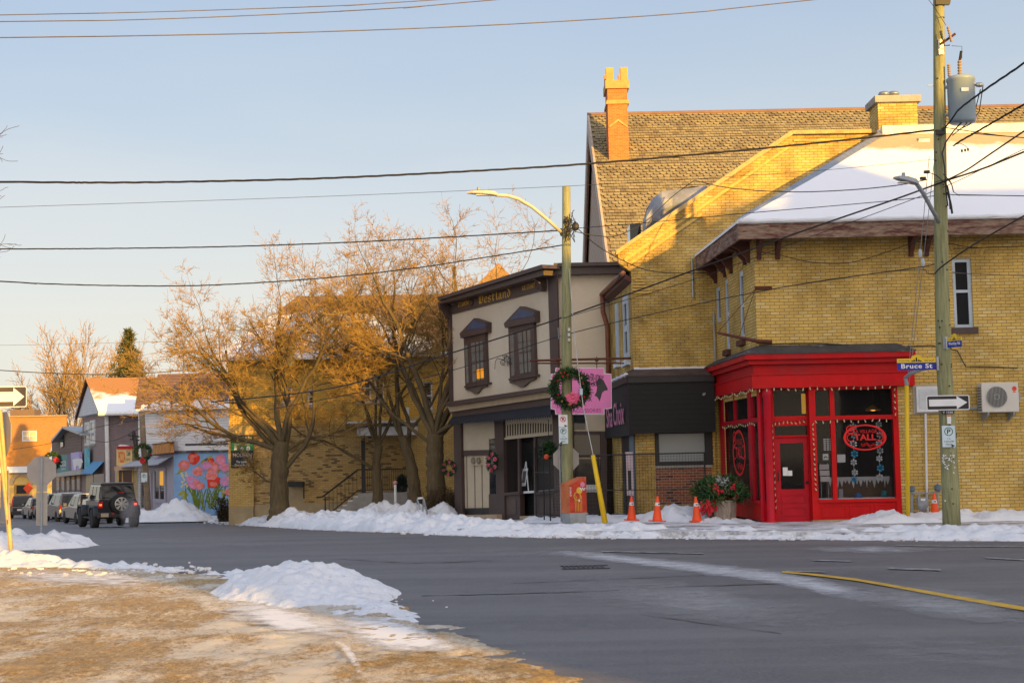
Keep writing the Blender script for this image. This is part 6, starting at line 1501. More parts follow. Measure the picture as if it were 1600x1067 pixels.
# white clapboard block with a brown shingled upper storey, behind
YW = 82.0
Wh = Pl((at(216, 690, YW).x, YW), (at(362, 690, YW).x, YW)); whl = Wh.sz(362, 690)[0]
wz = lambda v, x=290: Wh.sz(x, v)[1]
whb = thing('clapboard_building', 'white clapboard building with a brown shingled roof rising behind the mural shop', 'building', Wh.P(3, 0))
b = MB(); b.pbox(Wh, 0, whl + 3, -2, wz(640), 0, 6); b.build('wall', stripemat('white_clapboard', (0.62, 0.63, 0.66), (0.40, 0.41, 0.45), 0.16, True, 0.7, 0.14, 0.06), whb)
M_shg = stripemat('brown_shingle_rows', (0.155, 0.088, 0.066), (0.10, 0.055, 0.042), 0.19, True, 0.85, 0.25, 0.22)
M_shl = stripemat('tan_shingle_rows', (0.40, 0.19, 0.055), (0.28, 0.125, 0.036), 0.19, True, 0.85, 0.25, 0.15)
b = MB(); b.prism([Wh.P(-0.1, wz(638), 0.4), Wh.P(whl + 3, wz(638), 0.4), Wh.P(whl + 3, wz(581), -3), Wh.P(Wh.sz(246, 581, -3)[0], wz(581), -3), Wh.P(Wh.sz(246, 588, -2.6)[0], wz(588), -2.6), Wh.P(Wh.sz(217, 588, -2.6)[0], wz(588), -2.6)], (0, 0.1, 0.1)); rfw = b.build('roof', M_shg, whb)
b = MB(); 
sn = [Wh.P(-0.1 + whl * t, wz(641) + 0.03, 0.45) for t in (0, .25, .5, .75, 1.0)]
for i in range(110):
    t0, t1 = i / 110, (i + 1) / 110; f_ = lambda t: wz(640) + (0.28 + 0.42 * fbm(Vector((t * 6, 2, 0)), 5) + 0.35 * t) 
    b.prism([Wh.P(whl * t0, wz(641), 0.47), Wh.P(whl * t1, wz(641), 0.47), Wh.P(whl * t1, max(wz(640), f_(t1)), 0.12), Wh.P(whl * t0, max(wz(640), f_(t0)), 0.12)], (0, -0.0, 0.06))
b.build('roof_snow', M_snow, rfw)
b = MB(); b.prect(Wh, 271.5, 640, 274, 712, 0.3, 0.1); b.build('vent_stack', M_galv, whb)
# mauve gable house
YG = 90.0
Gf = Pl((at(163.5, 700, YG).x, YG), (at(217, 700, YG).x, YG)); gl = Gf.sz(217, 700)[0]
Gs = Pl((Gf.o.x - 0.49 * 6.9, YG + 6.9), (Gf.o.x, YG)); gsl = (Vector((Gf.o.x, YG, 0)) - Vector((Gf.o.x - .49 * 6.9, YG + 6.9, 0))).length
gh = thing('mauve_gable_house', 'mauve painted brick house with a white gable and snow on its tan roof', 'house', Gf.P(0, 0))
gzz = lambda v, x=190: Gf.sz(x, v)[1]
b = MB(); b.pbox(Gf, 0, gl + 0.5, -2.4, gzz(642), 0, 0.3); b.build('side_wall', M_pbrick, gh)
b = MB(); b.quad(Gs.P(0, -2.6), Gs.P(gsl, -2.6), Gs.P(gsl, gzz(646)), Gs.P(0, gzz(646))); b.build('front_wall', M_pbrick2, gh)
zea = gzz(644); am_ = gsl * 0.47; zap = Gs.sz(139, 598, 0.3)[1]
b = MB(); b.prism([Gs.P(-0.3, zea, 0.25), Gs.P(gsl + 0.25, zea, 0.25), Gs.P(am_, zap, 0.25)], Gs.n * -0.3); b.build('gable', stripemat('white_gable_boards', (0.62, 0.64, 0.68), (0.46, 0.48, 0.52), 0.18, True, 0.7, 0.12, 0.05), gh)
b = MB()
for q0, q1 in ((Gs.P(-0.45, zea - 0.15, 0.4), Gs.P(am_, zap + 0.12, 0.4)), (Gs.P(am_, zap + 0.12, 0.4), Gs.P(gsl + 0.4, zea - 0.15, 0.4))):
    b.prism([q0, q1, q1 + ZUP * 0.16, q0 + ZUP * 0.16], Gs.n * -0.12)
b.build('bargeboard', M_maroon, gh)
def tanroof():
    m, n, l, p = nt('tan_roof_snow_below')
    gp = n.new('ShaderNodeNewGeometry'); sp = n.new('ShaderNodeSeparateXYZ'); l.new(gp.outputs['Position'], sp.inputs[0])
    f = noi(n, l, 0.8, 5, 0.6); a = n.new('ShaderNodeMath'); a.operation = 'MULTIPLY_ADD'; l.new(f, a.inputs[0]); a.inputs[1].default_value = 1.6; l.new(sp.outputs[2], a.inputs[2])
    zc = gzz(616); k = ramp(n, l, a.outputs[0], zc + .65, zc + .95)
    c = mixrgb(n, l, k, (0.80, 0.81, 0.84), mixrgb(n, l, noi(n, l, 9, 4, .6), (0.30, 0.14, 0.045), (0.42, 0.20, 0.07)))
    l.new(c, p.inputs['Base Color']); p.inputs['Roughness'].default_value = 0.85; return m
b = MB(); rdv = Gf.P(gl + 0.3, 0); ridge0 = Gs.P(am_, zap + 0.24, 0.45); ridge1 = ridge0 + Vector((4.6, 0.6, 0.02)); ev0 = Gs.P(gsl + 0.45, zea - 0.05, 0.45); ev1 = ev0 + Vector((2.9, 0.0, 0.0))
b.prism([ev0, ev1, ridge1, ridge0], (0, 0.0, 0.08)); b.prism([Gs.P(-0.45, zea - 0.05, .45), ridge0, ridge1, Gs.P(-0.45, zea - .05, .45) + Vector((4.6, .6, 0))], (0, 0, 0.08)); b.build('roof', tanroof(), gh)
b = MB(); b.tube([ev0 + Vector((0, -.05, -.08)), ev1 + Vector((0, -.05, -.08))], 0.09, 6); b.build('gutter', M_white, gh)
b = MB(); q = Gf.sz(166.5, 660, 0.1); b.tube([Gf.P(q[0], gzz(644), 0.12), Gf.P(q[0] + 0.15, -2.2, 0.12)], 0.13, 8); b.build('downpipe', M_white, gh)
for (u0, u1, v0, v1) in ((133.5, 140.5, 660, 696), (142, 149, 657, 693)):
    p0, p1 = Gs.sz(u0, v0), Gs.sz(u1, v1); window(gh, Gs, p0[0], p1[0], p1[1], p0[1], off=0.0, fw=0.16, mf=M_white, mg=M_glassb, bars=(0.5,), sill=M_conc)
b = MB(); p0, p1 = Gs.sz(132, 700, 0.3), Gs.sz(138, 735, 0.3); b.pbox(Gs, p0[0], p1[0], p1[1], p0[1], 0.3, 0.1)
tb_ = tag(b.build('blue_banner', pmat('turquoise_banner', (0.12, 0.42, 0.52), 0.6, 0.3, 1)), 'turquoise vertical banner on the front of the mauve gable house', 'banner')
b = MB(); q0, q1 = Gs.sz(144, 722, 0.05), Gs.sz(162, 740, 0.05)
b.prism([Gs.P(q0[0], q0[1], 0.05), Gs.P(q1[0], q0[1], 0.05), Gs.P(q1[0], q1[1], 0.75), Gs.P(q0[0], q1[1], 0.75)], (0, 0, 0.04)); b.build('awning', pmat('blue_awning', (0.07, 0.25, 0.46), 0.6), gh)
b = MB(); q0, q1 = Gs.sz(147, 740), Gs.sz(163, 800); b.pbox(Gs, q0[0], q1[0] , q1[1], q0[1], 0.02, 0.05); b.build('doorway', M_glass, gh)
b = MB(); q0, q1 = Gs.sz(135, 738), Gs.sz(146, 790); b.pbox(Gs, q0[0], q1[0], q1[1], q0[1], 0.03, 0.05); b.build('shop_pane', pmat('amber_pane', (0.28, 0.20, 0.07), 0.3, 0.5, 1), gh)
# small brown gabled shop with the teal sign
o2_ = Gs.P(0, 0); Ts = Pl((o2_.x - 0.47 * 12.5, o2_.y + 12.5), (o2_.x + 0.1, o2_.y - 0.2)); tl = (Ts.P(0, 0) - Vector((o2_.x + .1, o2_.y - .2, 0))).length
tsh = thing('brown_gable_shop', 'small brown boarded gable shop carrying a teal and lilac sign', 'shop', Ts.P(6, 0))
tz = lambda v, x=105: Ts.sz(x, v)[1]; tA_ = lambda x, v=720: Ts.sz(x, v)[0]
M_tb = stripemat('brown_siding', (0.17, 0.115, 0.09), (0.10, 0.07, 0.055), 0.2, True, 0.7, 0.12)
b = MB(); b.ppoly(Ts, [(81, 815), (81, 686), (96, 668), (127, 678), (127, 815)], 0.0, 0.4); b.build('wall', M_tb, tsh)
b = MB(); b.ppoly(Ts, [(79, 688), (97, 666.5), (97.5, 669), (80, 691)], 0.5, 5); b.ppoly(Ts, [(97, 666.3), (127.5, 677), (127.5, 680.5), (97, 669)], 0.5, 5); b.build('roof', M_galv, tsh)
b = MB(); b.ppoly(Ts, [(94, 672), (98, 671), (98.5, 697), (94.5, 699)], 0.1, 0.1); b.build('gable_slot', M_glass, tsh)
b = MB(); b.ppoly(Ts, [(88, 739), (126, 733), (126, 741), (88, 745)], 0.6, 0.6); b.build('canopy', M_galv, tsh)
b = MB()
for i in range(5): b.ppoly(Ts, [(88 + i * 8, 750 - i), (92.5 + i * 8, 749.5 - i), (93 + i * 8, 800), (89 + i * 8, 800)], 0.03, 0.05)
b.build('window_strip', M_glass, tsh)
for i in range(5):
    b = MB(); b.ppoly(Ts, [(88 + i * 8, 745.5 - i), (92.5 + i * 8, 745 - i), (92.5 + i * 8, 752 - i), (88.3 + i * 8, 752.5 - i)], 0.06, 0.05)
    b.build('orange_transom', pmat('warm_transom', (0.46, 0.24, 0.08), 0.5), tsh)  # warm tone is the pane colour itself, no emission
tsg = thing('teal_shop_sign', 'teal and lilac painted shop sign with a pale tooth shape on the brown gable shop', 'sign', Ts.P(7, 2.4, .2))
b = MB(); b.ppoly(Ts, [(89.5, 710.5), (104, 710), (107.5, 737), (89.5, 738)], 0.30, 0.2); tso = b.build('board', pmat('teal_board', (0.02, 0.19, 0.21), 0.5), tsg)
b = MB(); b.ppoly(Ts, [(104, 709.5), (111, 709), (112, 736.5), (107.6, 737)], 0.31, 0.2); b.build('board', pmat('plum_board', (0.13, 0.065, 0.16), 0.5), tsg)
b = MB(); b.ppoly(Ts, [(110.5, 707.5), (123.5, 705.5), (124, 740), (112, 737)], 0.32, 0.2); b.build('board', pmat('lilac_board', (0.42, 0.36, 0.68), 0.5), tsg)
b = MB(); b.ppoly(Ts, [(113, 718), (120, 716), (127, 717), (128.5, 722), (126, 731), (124.5, 732), (122, 727), (119, 728), (117.5, 735), (115.5, 733)], 0.36, 0.05); b.build('tooth', M_signw, tsg)
b = MB(); pletters(b, Ts, 'DENTAL', 94, 719.5, 103.5, 723.5, 0.32, 0, 0.02); b.build('lettering', M_signw, tso); b = MB(); pletters(b, Ts, 'CARE', 94, 724.5, 103.5, 728.5, 0.32, 0, 0.02); b.build('lettering', M_signw, tso); b = MB(); pletters(b, Ts, 'centre', 95.5, 731, 102.5, 733.8, 0.32); b.build('lettering', M_signw, tso)
# orange lit building at the far end
YO = 150.0
O = Pl((at(-30, 700, YO).x, YO), (at(102, 700, YO).x, YO)); oa = lambda x: O.sz(x, 700)[0]; oz = lambda v: O.sz(40, v)[1]
ob_ = thing('orange_brick_building', 'sunlit orange brick building closing the view down the street', 'building', O.P(4, 0))
b = MB(); wh_ = []
p0, p1 = O.sz(34.5, 673), O.sz(57.5, 689); wh_ = [(p0[0], p1[0], p1[1], p0[1])]
wall_holes(b, O, 0, oa(104), oz(690.5), oz(651), wh_); b.pbox(O, 0, oa(104), -3, oz(726), -0.0, 5); b.build('wall', M_gbrick, ob_)
b = MB(); b.prism([O.P(0, oz(728), 2.2), O.P(oa(83), oz(728), 2.2), O.P(oa(83), oz(690), 0.02), O.P(0, oz(690), 0.02)], (0, 0.1, 0.1)); b.build('roof', pmat('orange_shingle', (0.42, 0.17, 0.03), 0.8, 0.12, 1.5, 0.2, 10), ob_)
window(ob_, O, *wh_[0], off=-0.05, fw=0.12, mf=M_white, mg=pmat('sunny_blind', (0.52, 0.42, 0.25), 0.6), bars=(0.5,), vbars=(0.5,))
b = MB(); b.pbox(O, 0, oa(104), oz(651), oz(649.5), 0.2, 0.6); b.build('coping', M_tan, ob_)
b = MB(); b.pbox(O, 0, oa(83), oz(738), oz(728.3), 2.3, 0.5); b.build('roof_snow', M_snow, ob_)
b = MB(); b.pbox(O, 0, oa(100), -3, oz(738), 1.6, 1.6); b.build('lower_wall', pmat('yellow_render', (0.62, 0.42, 0.13), 0.8, 0.1), ob_)
m_ = MB(); q = O.sz(33, 752, 1.8); ring(m_, O, q[0], q[1] - 0.3, 0.85, 1.25, 1.75, 0.2, 16, 0, 1, 0, math.pi); m_.build('arch', M_tan, ob_)
b = MB(); b.pbox(O, q[0] - 0.75, q[0] + 0.75, -3, q[1] - 0.3, 1.66, 0.1); b.build('door', pmat('golden_door', (0.34, 0.19, 0.03), 0.5), ob_)
b = MB(); b.pbox(O, q[0] - 0.5, q[0] + 0.5, q[1] - 1.2, q[1] - 0.4, 1.69, 0.03); b.build('door_pane', M_glass, ob_)
b = MB(); b.pbox(O, oa(5), oa(43.5), oz(650), oz(638.5), -2, 2); b.build('roof_plant', M_tb, ob_)
# ================================================================ POLES, SIGNS AND STREET FURNITURE
def needles(mb, c, r, n_, ln, rg_, m=0, flat=0.3, axis=None):
    for _ in range(n_):
        d = Vector((rg_.gauss(0, 1), rg_.gauss(0, 1), rg_.gauss(0, 1))).normalized()
        p = Vector(c) + d * r * rg_.random() ** 0.5; e = (d + Vector((rg_.gauss(0, .5), rg_.gauss(0, .5), rg_.gauss(0, .5)))).normalized()
        s = e.cross(Vector((rg_.gauss(0, 1), rg_.gauss(0, 1), rg_.gauss(0, 1)))).normalized() * ln * 0.14
        q = p + e * ln * rg_.uniform(.6, 1.3)
        mb.add([p - s, p + s, q + s * .4, q - s * .4], [(0, 1, 2, 3)], m)
M_fir = [pmat('fir_dark', (0.016, 0.045, 0.016), 0.7, 0.3, 8), pmat('fir_green', (0.03, 0.085, 0.022), 0.7, 0.3, 8), pmat('fir_olive', (0.07, 0.085, 0.02), 0.7, 0.3, 8)]
M_ball = pmat('red_bauble', (0.50, 0.012, 0.015), 0.25, 0.1, 5); M_gball = pmat('gold_bauble', (0.55, 0.33, 0.10), 0.25, 0.1, 5)
M_bow = pmat('pink_bow', (0.62, 0.10, 0.20), 0.5, 0.2, 10); M_bow2 = pmat('red_bow', (0.50, 0.02, 0.03), 0.5, 0.2, 10)
def wreath(c, r, label, rx=1.0, bow=(0.1, -0.75), bowmat=None, n_=900, seed=1, balls=8, flowers=0, group=None, face=(0, -1, 0)):
    rg_ = random.Random(seed); face = Vector(face).normalized(); hx = face.cross(ZUP).normalized() * -1
    o = thing('wreath', label, 'wreath', c, group)
    mb = MB()
    for i in range(46):
        t = 2 * math.pi * i / 46; p = Vector(c) + hx * (r * rx * .78 * math.cos(t)) + ZUP * (r * .78 * math.sin(t)) + face * 0.02
        needles(mb, p, r * 0.17, max(30, n_ // 46), max(.085, r * 0.23), rg_, rg_.choice([0, 0, 1, 1, 2]))
    mb.build('greenery', M_fir, o, recalc=False)
    for i in range(balls):
        t = rg_.uniform(0, 6.28); p = Vector(c) + hx * (r * rx * rg_.uniform(.62, .92) * math.cos(t)) + ZUP * (r * rg_.uniform(.62, .92) * math.sin(t)) + face * 0.17 * r
        b_ = MB(); b_.ball(p, r * 0.062, 8); b_.build('bauble', M_ball if i % 3 else M_gball, o, True)
    for i in range(flowers):
        t = 2 * math.pi * i / flowers + .4; p = Vector(c) + hx * (r * rx * .75 * math.cos(t)) + ZUP * (r * .75 * math.sin(t)) + face * 0.18 * r
        b_ = MB()
        for k in range(5):
            a = k * 1.257 + i; b_.ball(p + hx * .13 * r * math.cos(a) + ZUP * .13 * r * math.sin(a), r * 0.13, 6, sq=(1, .6, 1))
        b_.build('ribbon_rosette', M_bow, o, True)
    if bow:
        p = Vector(c) + hx * (r * rx * bow[0]) + ZUP * r * bow[1] + face * 0.24 * r; b_ = MB()
        for k, (sx, sz, L_) in enumerate(((-1, .25, 1), (1, .25, 1), (-.8, -.35, .9), (.8, -.3, .9), (0, .75, .8), (-.35, -.9, 1.0), (.45, -.85, .95))):
            e = (hx * sx + ZUP * sz).normalized(); s_ = e.cross(face).normalized()
            L_ *= r * 0.42; w_ = r * 0.15
            b_.add([p, p + e * L_ * .55 - s_ * w_ + face * .07 * r, p + e * L_ + face * .02 * r, p + e * L_ * .55 + s_ * w_ + face * .07 * r, p + e * L_ * .5 + face * .12 * r], [(0, 1, 4), (1, 2, 4), (2, 3, 4), (3, 0, 4)])
        b_.ball(p + face * .05 * r, r * 0.08, 6); b_.build('bow', bowmat or M_bow, o, recalc=False)
    return o
def polepath(px, y): return [at(u_, v_, y) for u_, v_ in px]

# ---- right hand utility pole
YP = 32.0
rp = thing('utility_pole', 'tall greenish wooden utility pole carrying a transformer in front of the brick wall', 'utility pole', at(1487, 826, YP))
pth_ = polepath([(1487.5, 836), (1485, 760), (1480.5, 660), (1474.5, 560), (1471.5, 430), (1469.5, 300), (1468, 150), (1467, 40), (1466.4, -45)], YP)
m_ = MB(); m_.tube(pth_, [0.192, 0.186, 0.176, 0.163, 0.152, 0.142, 0.130, 0.122, 0.118], 20); m_.build('shaft', M_pole, rp, True)
m_ = MB()
rg2 = random.Random(3)
for i in range(34):
    v_ = rg2.uniform(20, 790); k = next(j for j in range(len(pth_) - 1) if pth_[j + 1].z > at(1470, v_, YP).z); t = (at(1470, v_, YP).z - pth_[k].z) / (pth_[k + 1].z - pth_[k].z); c_ = pth_[k].lerp(pth_[k + 1], t)
    rr_ = 0.118 + 0.074 * (v_ + 45) / 880; a = rg2.uniform(-2.6, -0.5); m_.lathe(c_ + Vector((rr_ * math.cos(a), rr_ * math.sin(a) + .0, 0)), [(0.014, -0.014), (0.02, 0), (0.014, 0.014)], 6)
m_.build('bolt', M_blackp, rp)
m_ = MB(); q = at(1468, 4, YP); m_.prism([q + Vector((-.13, -.17, -.1)), q + Vector((.18, -.17, -.1)), q + Vector((.26, -.17, .22)), q + Vector((-.13, -.17, .3))], (0, .10, 0)); m_.build('top_bracket', M_blackp, rp)
m_ = MB(); c_ = at(1470, 74, YP - .14); m_.box(c_.x - .055, c_.x + .055, c_.y - .03, c_.y + .02, c_.z - .17, c_.z + .17); m_.build('mount_plate', M_galv, rp)
m_ = MB(); m_.tube([at(1469, 70, YP - .16), at(1493, 53, YP - .3)], 0.028, 6); m_.build('cutout_arm', M_rust, rp)
ins = pmat('brown_porcelain', (0.30, 0.23, 0.17), 0.3, 0.1, 5)
def insulator(p0, p1, r_, n_, par, nm='insulator'):
    mb = MB(); p0, p1 = Vector(p0), Vector(p1); path, rad = [], []
    for i in range(n_ * 2 + 1): path.append(p0.lerp(p1, i / (2 * n_))); rad.append(r_ if i % 2 else r_ * 0.62)
    mb.tube(path, rad, 10); return mb.build(nm, ins, par)
insulator(at(1481, 42, YP - .3), at(1487, 66, YP - .3), 0.035, 6, rp)
m_ = MB(); m_.tube([at(1469, 50, YP - .2), at(1476, 72, YP - .3), at(1484, 71, YP - .3)], 0.014, 5); m_.tube([at(1487, 72, YP - .3), at(1503, 73, YP - .3), at(1503, 92, YP - .3)], 0.007, 5); m_.tube([at(1447, -5, YP), at(1460, 12, YP - .1), at(1478, 40, YP - .25)], 0.006, 5); m_.build('jumper_wire', M_wire, rp)
m_ = MB()
for v_ in (134, 175): m_.tube([at(1450, v_, YP), at(1460, v_, YP)], 0.014, 5)
for v_ in (137, 180): m_.tube([at(1470, v_, YP - .05), at(1490, v_, YP - .1)], 0.04, 6)
m_.build('step_bolt', M_steelp, rp)
# trailing cables bundled on the pole
m_ = MB()
def pc(px, y, r_=0.012): m_.tube([at(a, b_, y) for a, b_ in px], r_, 5)
pc([(1504, 190), (1490, 205), (1478, 222), (1472, 240), (1476, 262), (1478, 300), (1481, 322)], YP - .25, 0.016); pc([(1536, 135), (1530, 175), (1515, 195), (1496, 204)], YP - .25)
pc([(1532, 140), (1524, 172), (1508, 196), (1488, 212)], YP - .25); pc([(1481, 300), (1486, 320), (1488, 334)], YP - .25, 0.026); pc([(1480, 290), (1484, 310), (1485, 327)], YP - .25, 0.022); pc([(1474, 272), (1486, 285), (1490, 300)], YP - .25)
pc([(1460, 285), (1480, 280), (1488, 290), (1490, 300), (1499, 306)], YP - .25, 0.008); pc([(1452, 270), (1463, 274), (1473, 283), (1480, 290)], YP - .28, 0.01)
m_.build('cable_bundle', M_wire, rp)
m_ = MB()
for (u_, v_) in ((1503, 236), (1508, 235), (1512.5, 234)):
    q = at(u_, v_, YP - .4); m_ = MB(); m_.ball(q, 0.035, 8, sq=(.7, .7, 1.1)); m_.build('cable_clamp', M_blackp, rp)
m_ = MB()
pc([(1488, 228), (1500, 224), (1508, 228), (1512, 232)], YP - .4, 0.008)
for (u_, v_) in ((1448, 269), (1442, 279)): q = at(u_, v_, YP - .2); m_.box(q.x - .06, q.x + .06, q.y - .04, q.y + .04, q.z - .03, q.z + .03); m_.build('cable_clamp', M_blackp, rp); m_ = MB()
q = at(1469, 207, YP - .2); m_.box(q.x - .10, q.x + .10, q.y - .04, q.y + .04, q.z - .05, q.z + .05)
m_.build('cable_clamp', M_blackp, rp)
tr = thing('transformer', 'grey drum transformer hung high on the right utility pole', 'transformer', at(1504, 160, YP - .15))
c_ = at(1504, 192, YP - .15); zt_ = at(1504, 127, YP - .15).z - c_.z
m_ = MB(); m_.lathe(c_, [(0.24, -0.02), (0.28, 0.0), (0.295, 0.04), (0.295, zt_ - .02), (0.31, zt_), (0.31, zt_ + .05), (0.27, zt_ + .09), (0.1, zt_ + .11)], 28); m_.build('tank', pmat('transformer_grey', (0.25, 0.32, 0.37), 0.4, 0.08, 2, 0.05), tr, True)
insulator(at(1500, 122, YP - .15), at(1499.5, 95, YP - .15), 0.055, 6, tr, 'bushing'); insulator(at(1483.5, 120, YP - .2), at(1482.5, 101, YP - .2), 0.042, 6, tr, 'bushing')
m_ = MB(); m_.tube([at(1499.5, 95, YP - .15), at(1502, 80, YP - .2)], 0.03, 6); m_.build('cap', M_blackp, tr)
m_ = MB(); q = at(1530, 133, YP - .3); m_.ball(q, 0.08, 8, sq=(1.3, .8, .7)); m_.ball(at(1521, 131, YP - .3), 0.06, 8); m_.build('terminal', M_galv, tr)
m_ = MB(); q = at(1508, 140, YP - .46); m_.box(q.x - .08, q.x + .08, q.y, q.y + .02, q.z - .04, q.z + .04); m_.build('rating_plate', M_signw, tr)
# street lamps
def lamp(label, px, y0, y1, hpx, r_, size, mat):
    o = thing('street_lamp', label, 'street lamp', at(*px[0], y0)); n_ = len(px)
    m_ = MB(); m_.tube([at(u_, v_, y0 + (y1 - y0) * i / (n_ - 1)) for i, (u_, v_) in enumerate(px)], r_, 10); m_.build('arm', mat, o, True)
    m_ = MB(); p0, p1 = at(*hpx[0], y1), at(*hpx[1], y1); d = (p1 - p0); s_ = Vector((0, 1, 0)) * size * .9
    upn = Vector((-d.z, 0, d.x)).normalized(); upn = upn if upn.z > 0 else -upn
    sec = [(0.0, .5, .25), (0.12, .85, .55), (0.45, 1.0, .6), (0.8, .75, .42), (1.0, .25, .1)]; rings = []
    for t, w_, h_ in sec:
        c_ = p0 + d * t; rings.append([c_ - s_ * w_, c_ - s_ * w_ * .8 + upn * size * h_, c_ + s_ * w_ * .8 + upn * size * h_, c_ + s_ * w_, c_ + s_ * w_ * .8 - upn * size * .12, c_ - s_ * w_ * .8 - upn * size * .12])
    vv = [p for r__ in rings for p in r__]; k = 6
    m_.add(vv, [(i * k + j, i * k + (j + 1) % k, (i + 1) * k + (j + 1) % k, (i + 1) * k + j) for i in range(len(sec) - 1) for j in range(k)] + [tuple(range(k)), tuple((len(sec) - 1) * k + j for j in range(k))])
    m_.build('lamp_head', mat, o)
    m_ = MB(); c_ = p0 + d * .62 + upn * size * .5; m_.lathe(c_, [(size * .28, 0), (size * .28, size * .5), (size * .2, size * .6)], 10); m_.build('photocell', M_steelp, o)
    m_ = MB(); c_ = p0 + d * .45 - upn * size * .14; m_.box(c_.x - size * 1.2, c_.x + size * 1.2, c_.y - size * .5, c_.y + size * .5, c_.z - .015, c_.z + .004); m_.build('lens', M_signw, o)
    return o
lamp('grey cobra head street lamp reaching left from the transformer pole', [(1467, 347), (1455, 325), (1443, 303), (1432, 287)], YP - .1, YP - 1.2, [(1434, 288), (1396, 278)], 0.045, 0.15, M_steelp)

# street name blades, one way sign, parking sign on the right pole
def frontplane(u_, v_, y, ang=0.0):
    p = at(u_, v_, y); h_ = Vector((math.cos(ang), math.sin(ang), 0)); return Pl((p.x, p.y), (p.x + h_.x, p.y + h_.y))
def blade(label, pl, u0, u1, vt, vm, vb, txt, peak, flange):
    M_by = pmat('blade_yellow', (0.72, 0.48, 0.015), 0.4, 0.05); M_bb = pmat('blade_blue', (0.012, 0.022, 0.26), 0.4, 0.05)
    a0, z2 = pl.sz(u0, vt); a1, z0 = pl.sz(u1, vb); zm = pl.sz((u0 + u1) / 2, vm)[1]; z2 = pl.sz((u0 + u1) / 2, vt)[1]; z0 = pl.sz((u0 + u1) / 2, vb)[1]; Wd = a1 - a0; zpk = pl.sz((u0 + u1) / 2, peak)[1]; rr_ = zpk - z2
    o = thing('street_name_sign', label, 'street sign', pl.P(a0, zm))
    m_ = MB(); m_.pbox(pl, a0, a1, z0, zm, 0, 0.02); m_.build('blue_plate', M_bb, o)
    m_ = MB(); m_.pbox(pl, a0, a1, zm + .001, z2, 0, 0.02); ac_ = a0 + Wd * .5
    m_.prism([pl.P(ac_ - Wd * .16, z2 + .0005, 0)] + [pl.P(ac_ - Wd * .14 * math.cos(t * math.pi / 10), z2 + .0005 + rr_ * math.sin(t * math.pi / 10), 0) for t in range(11)] + [pl.P(ac_ + Wd * .16, z2 + .0005, 0)], pl.n * -0.02); yo = m_.build('yellow_plate', M_by, o)
    m_ = MB()
    for k, (dx, hh) in enumerate(((-.11, .3), (-.06, .55), (0, 1.15), (.06, .55), (.11, .3))):
        zb_ = zm + (z2 - zm) * .25; m_.prism([pl.P(ac_ + Wd * (dx - .025), zb_, .003), pl.P(ac_ + Wd * (dx + .025), zb_, .003), pl.P(ac_ + Wd * (dx + .018), zb_ + (z2 - zm) * hh * .7, .003), pl.P(ac_ + Wd * dx, zb_ + (z2 - zm) * hh, .003), pl.P(ac_ + Wd * (dx - .018), zb_ + (z2 - zm) * hh * .7, .003)], pl.n * -.002)
    m_.build('skyline_emblem', M_ink, yo)
    m_ = MB(); letters(m_, pl, 'Wortley Village', a0 + Wd * .04, a0 + Wd * .32, zm + (z2 - zm) * .3, zm + (z2 - zm) * .7, .003); letters(m_, pl, 'Old South', a0 + Wd * .70, a0 + Wd * .95, zm + (z2 - zm) * .3, zm + (z2 - zm) * .7, .003); m_.build('lettering', M_ink, yo)
    m_ = MB(); letters(m_, pl, txt, a0 + Wd * .10, a0 + Wd * .90, z0 + (zm - z0) * .22, z0 + (zm - z0) * .86, .003, 0, 0.025, 1.12); m_.build('lettering', M_signw, o)
    m_ = MB(); m_.pbox(pl, *(flange), z0 - .02, z2 + .03, .03, .08); m_.build('bracket', M_galv, o)
pl_ = frontplane(1432, 570, YP - .15, 0.02); aE = pl_.sz(1463, 570)[0]
blade('blue and yellow street name sign reading Bruce St, left of the pole', pl_, 1401.5, 1463, 560, 566.5, 578, 'Bruce St', 554.5, (aE, aE + .05))
pl_ = frontplane(1479, 535, YP - .22, -0.95); a0_ = pl_.sz(1478.5, 535)[0]
blade('blue and yellow street name sign reading Wortley Rd, turned edge on to the road', pl_, 1479.5, 1502.5, 527, 532.5, 542.5, 'Wortley Rd', 521, (a0_ - .06, a0_ - .0))
def arrow_sign(label, pl, u0, v0, u1, v1, kmat, wmat):
    a0, z1 = pl.sz(u0, v0); a1, z0 = pl.sz(u1, v1); Wd, H_ = a1 - a0, z1 - z0
    o = thing('one_way_sign', label, 'road sign', pl.P((a0 + a1) / 2, (z0 + z1) / 2))
    def rr(m_, x0, x1, y0, y1, off, d, r_): m_.prism([pl.P(x0 + r_ if i in (0, 7) else x1 - r_ if i in (3, 4) else x0 if i in (1, 2) else x1, 0, off) for i in ()] or [pl.P(x0, y0 + r_, off), pl.P(x0 + r_, y0, off), pl.P(x1 - r_, y0, off), pl.P(x1, y0 + r_, off), pl.P(x1, y1 - r_, off), pl.P(x1 - r_, y1, off), pl.P(x0 + r_, y1, off), pl.P(x0, y1 - r_, off)], pl.n * -d)
    m_ = MB(); rr(m_, a0, a1, z0, z1, 0, 0.006, .03); m_.build('plate', wmat, o)
    m_ = MB(); rr(m_, a0 + .02, a1 - .02, z0 + .02, z1 - .02, .003, 0.002, .02); m_.build('black_field', kmat, o)
    zc = (z0 + z1) / 2; m_ = MB()
    m_.prism([pl.P(a0 + Wd * .06, zc - H_ * .23, .006), pl.P(a0 + Wd * .70, zc - H_ * .23, .006), pl.P(a0 + Wd * .70, zc - H_ * .43, .006), pl.P(a0 + Wd * .945, zc, .006), pl.P(a0 + Wd * .70, zc + H_ * .43, .006), pl.P(a0 + Wd * .70, zc + H_ * .23, .006), pl.P(a0 + Wd * .06, zc + H_ * .23, .006)], pl.n * -.002); m_.build('arrow', wmat, o); return o
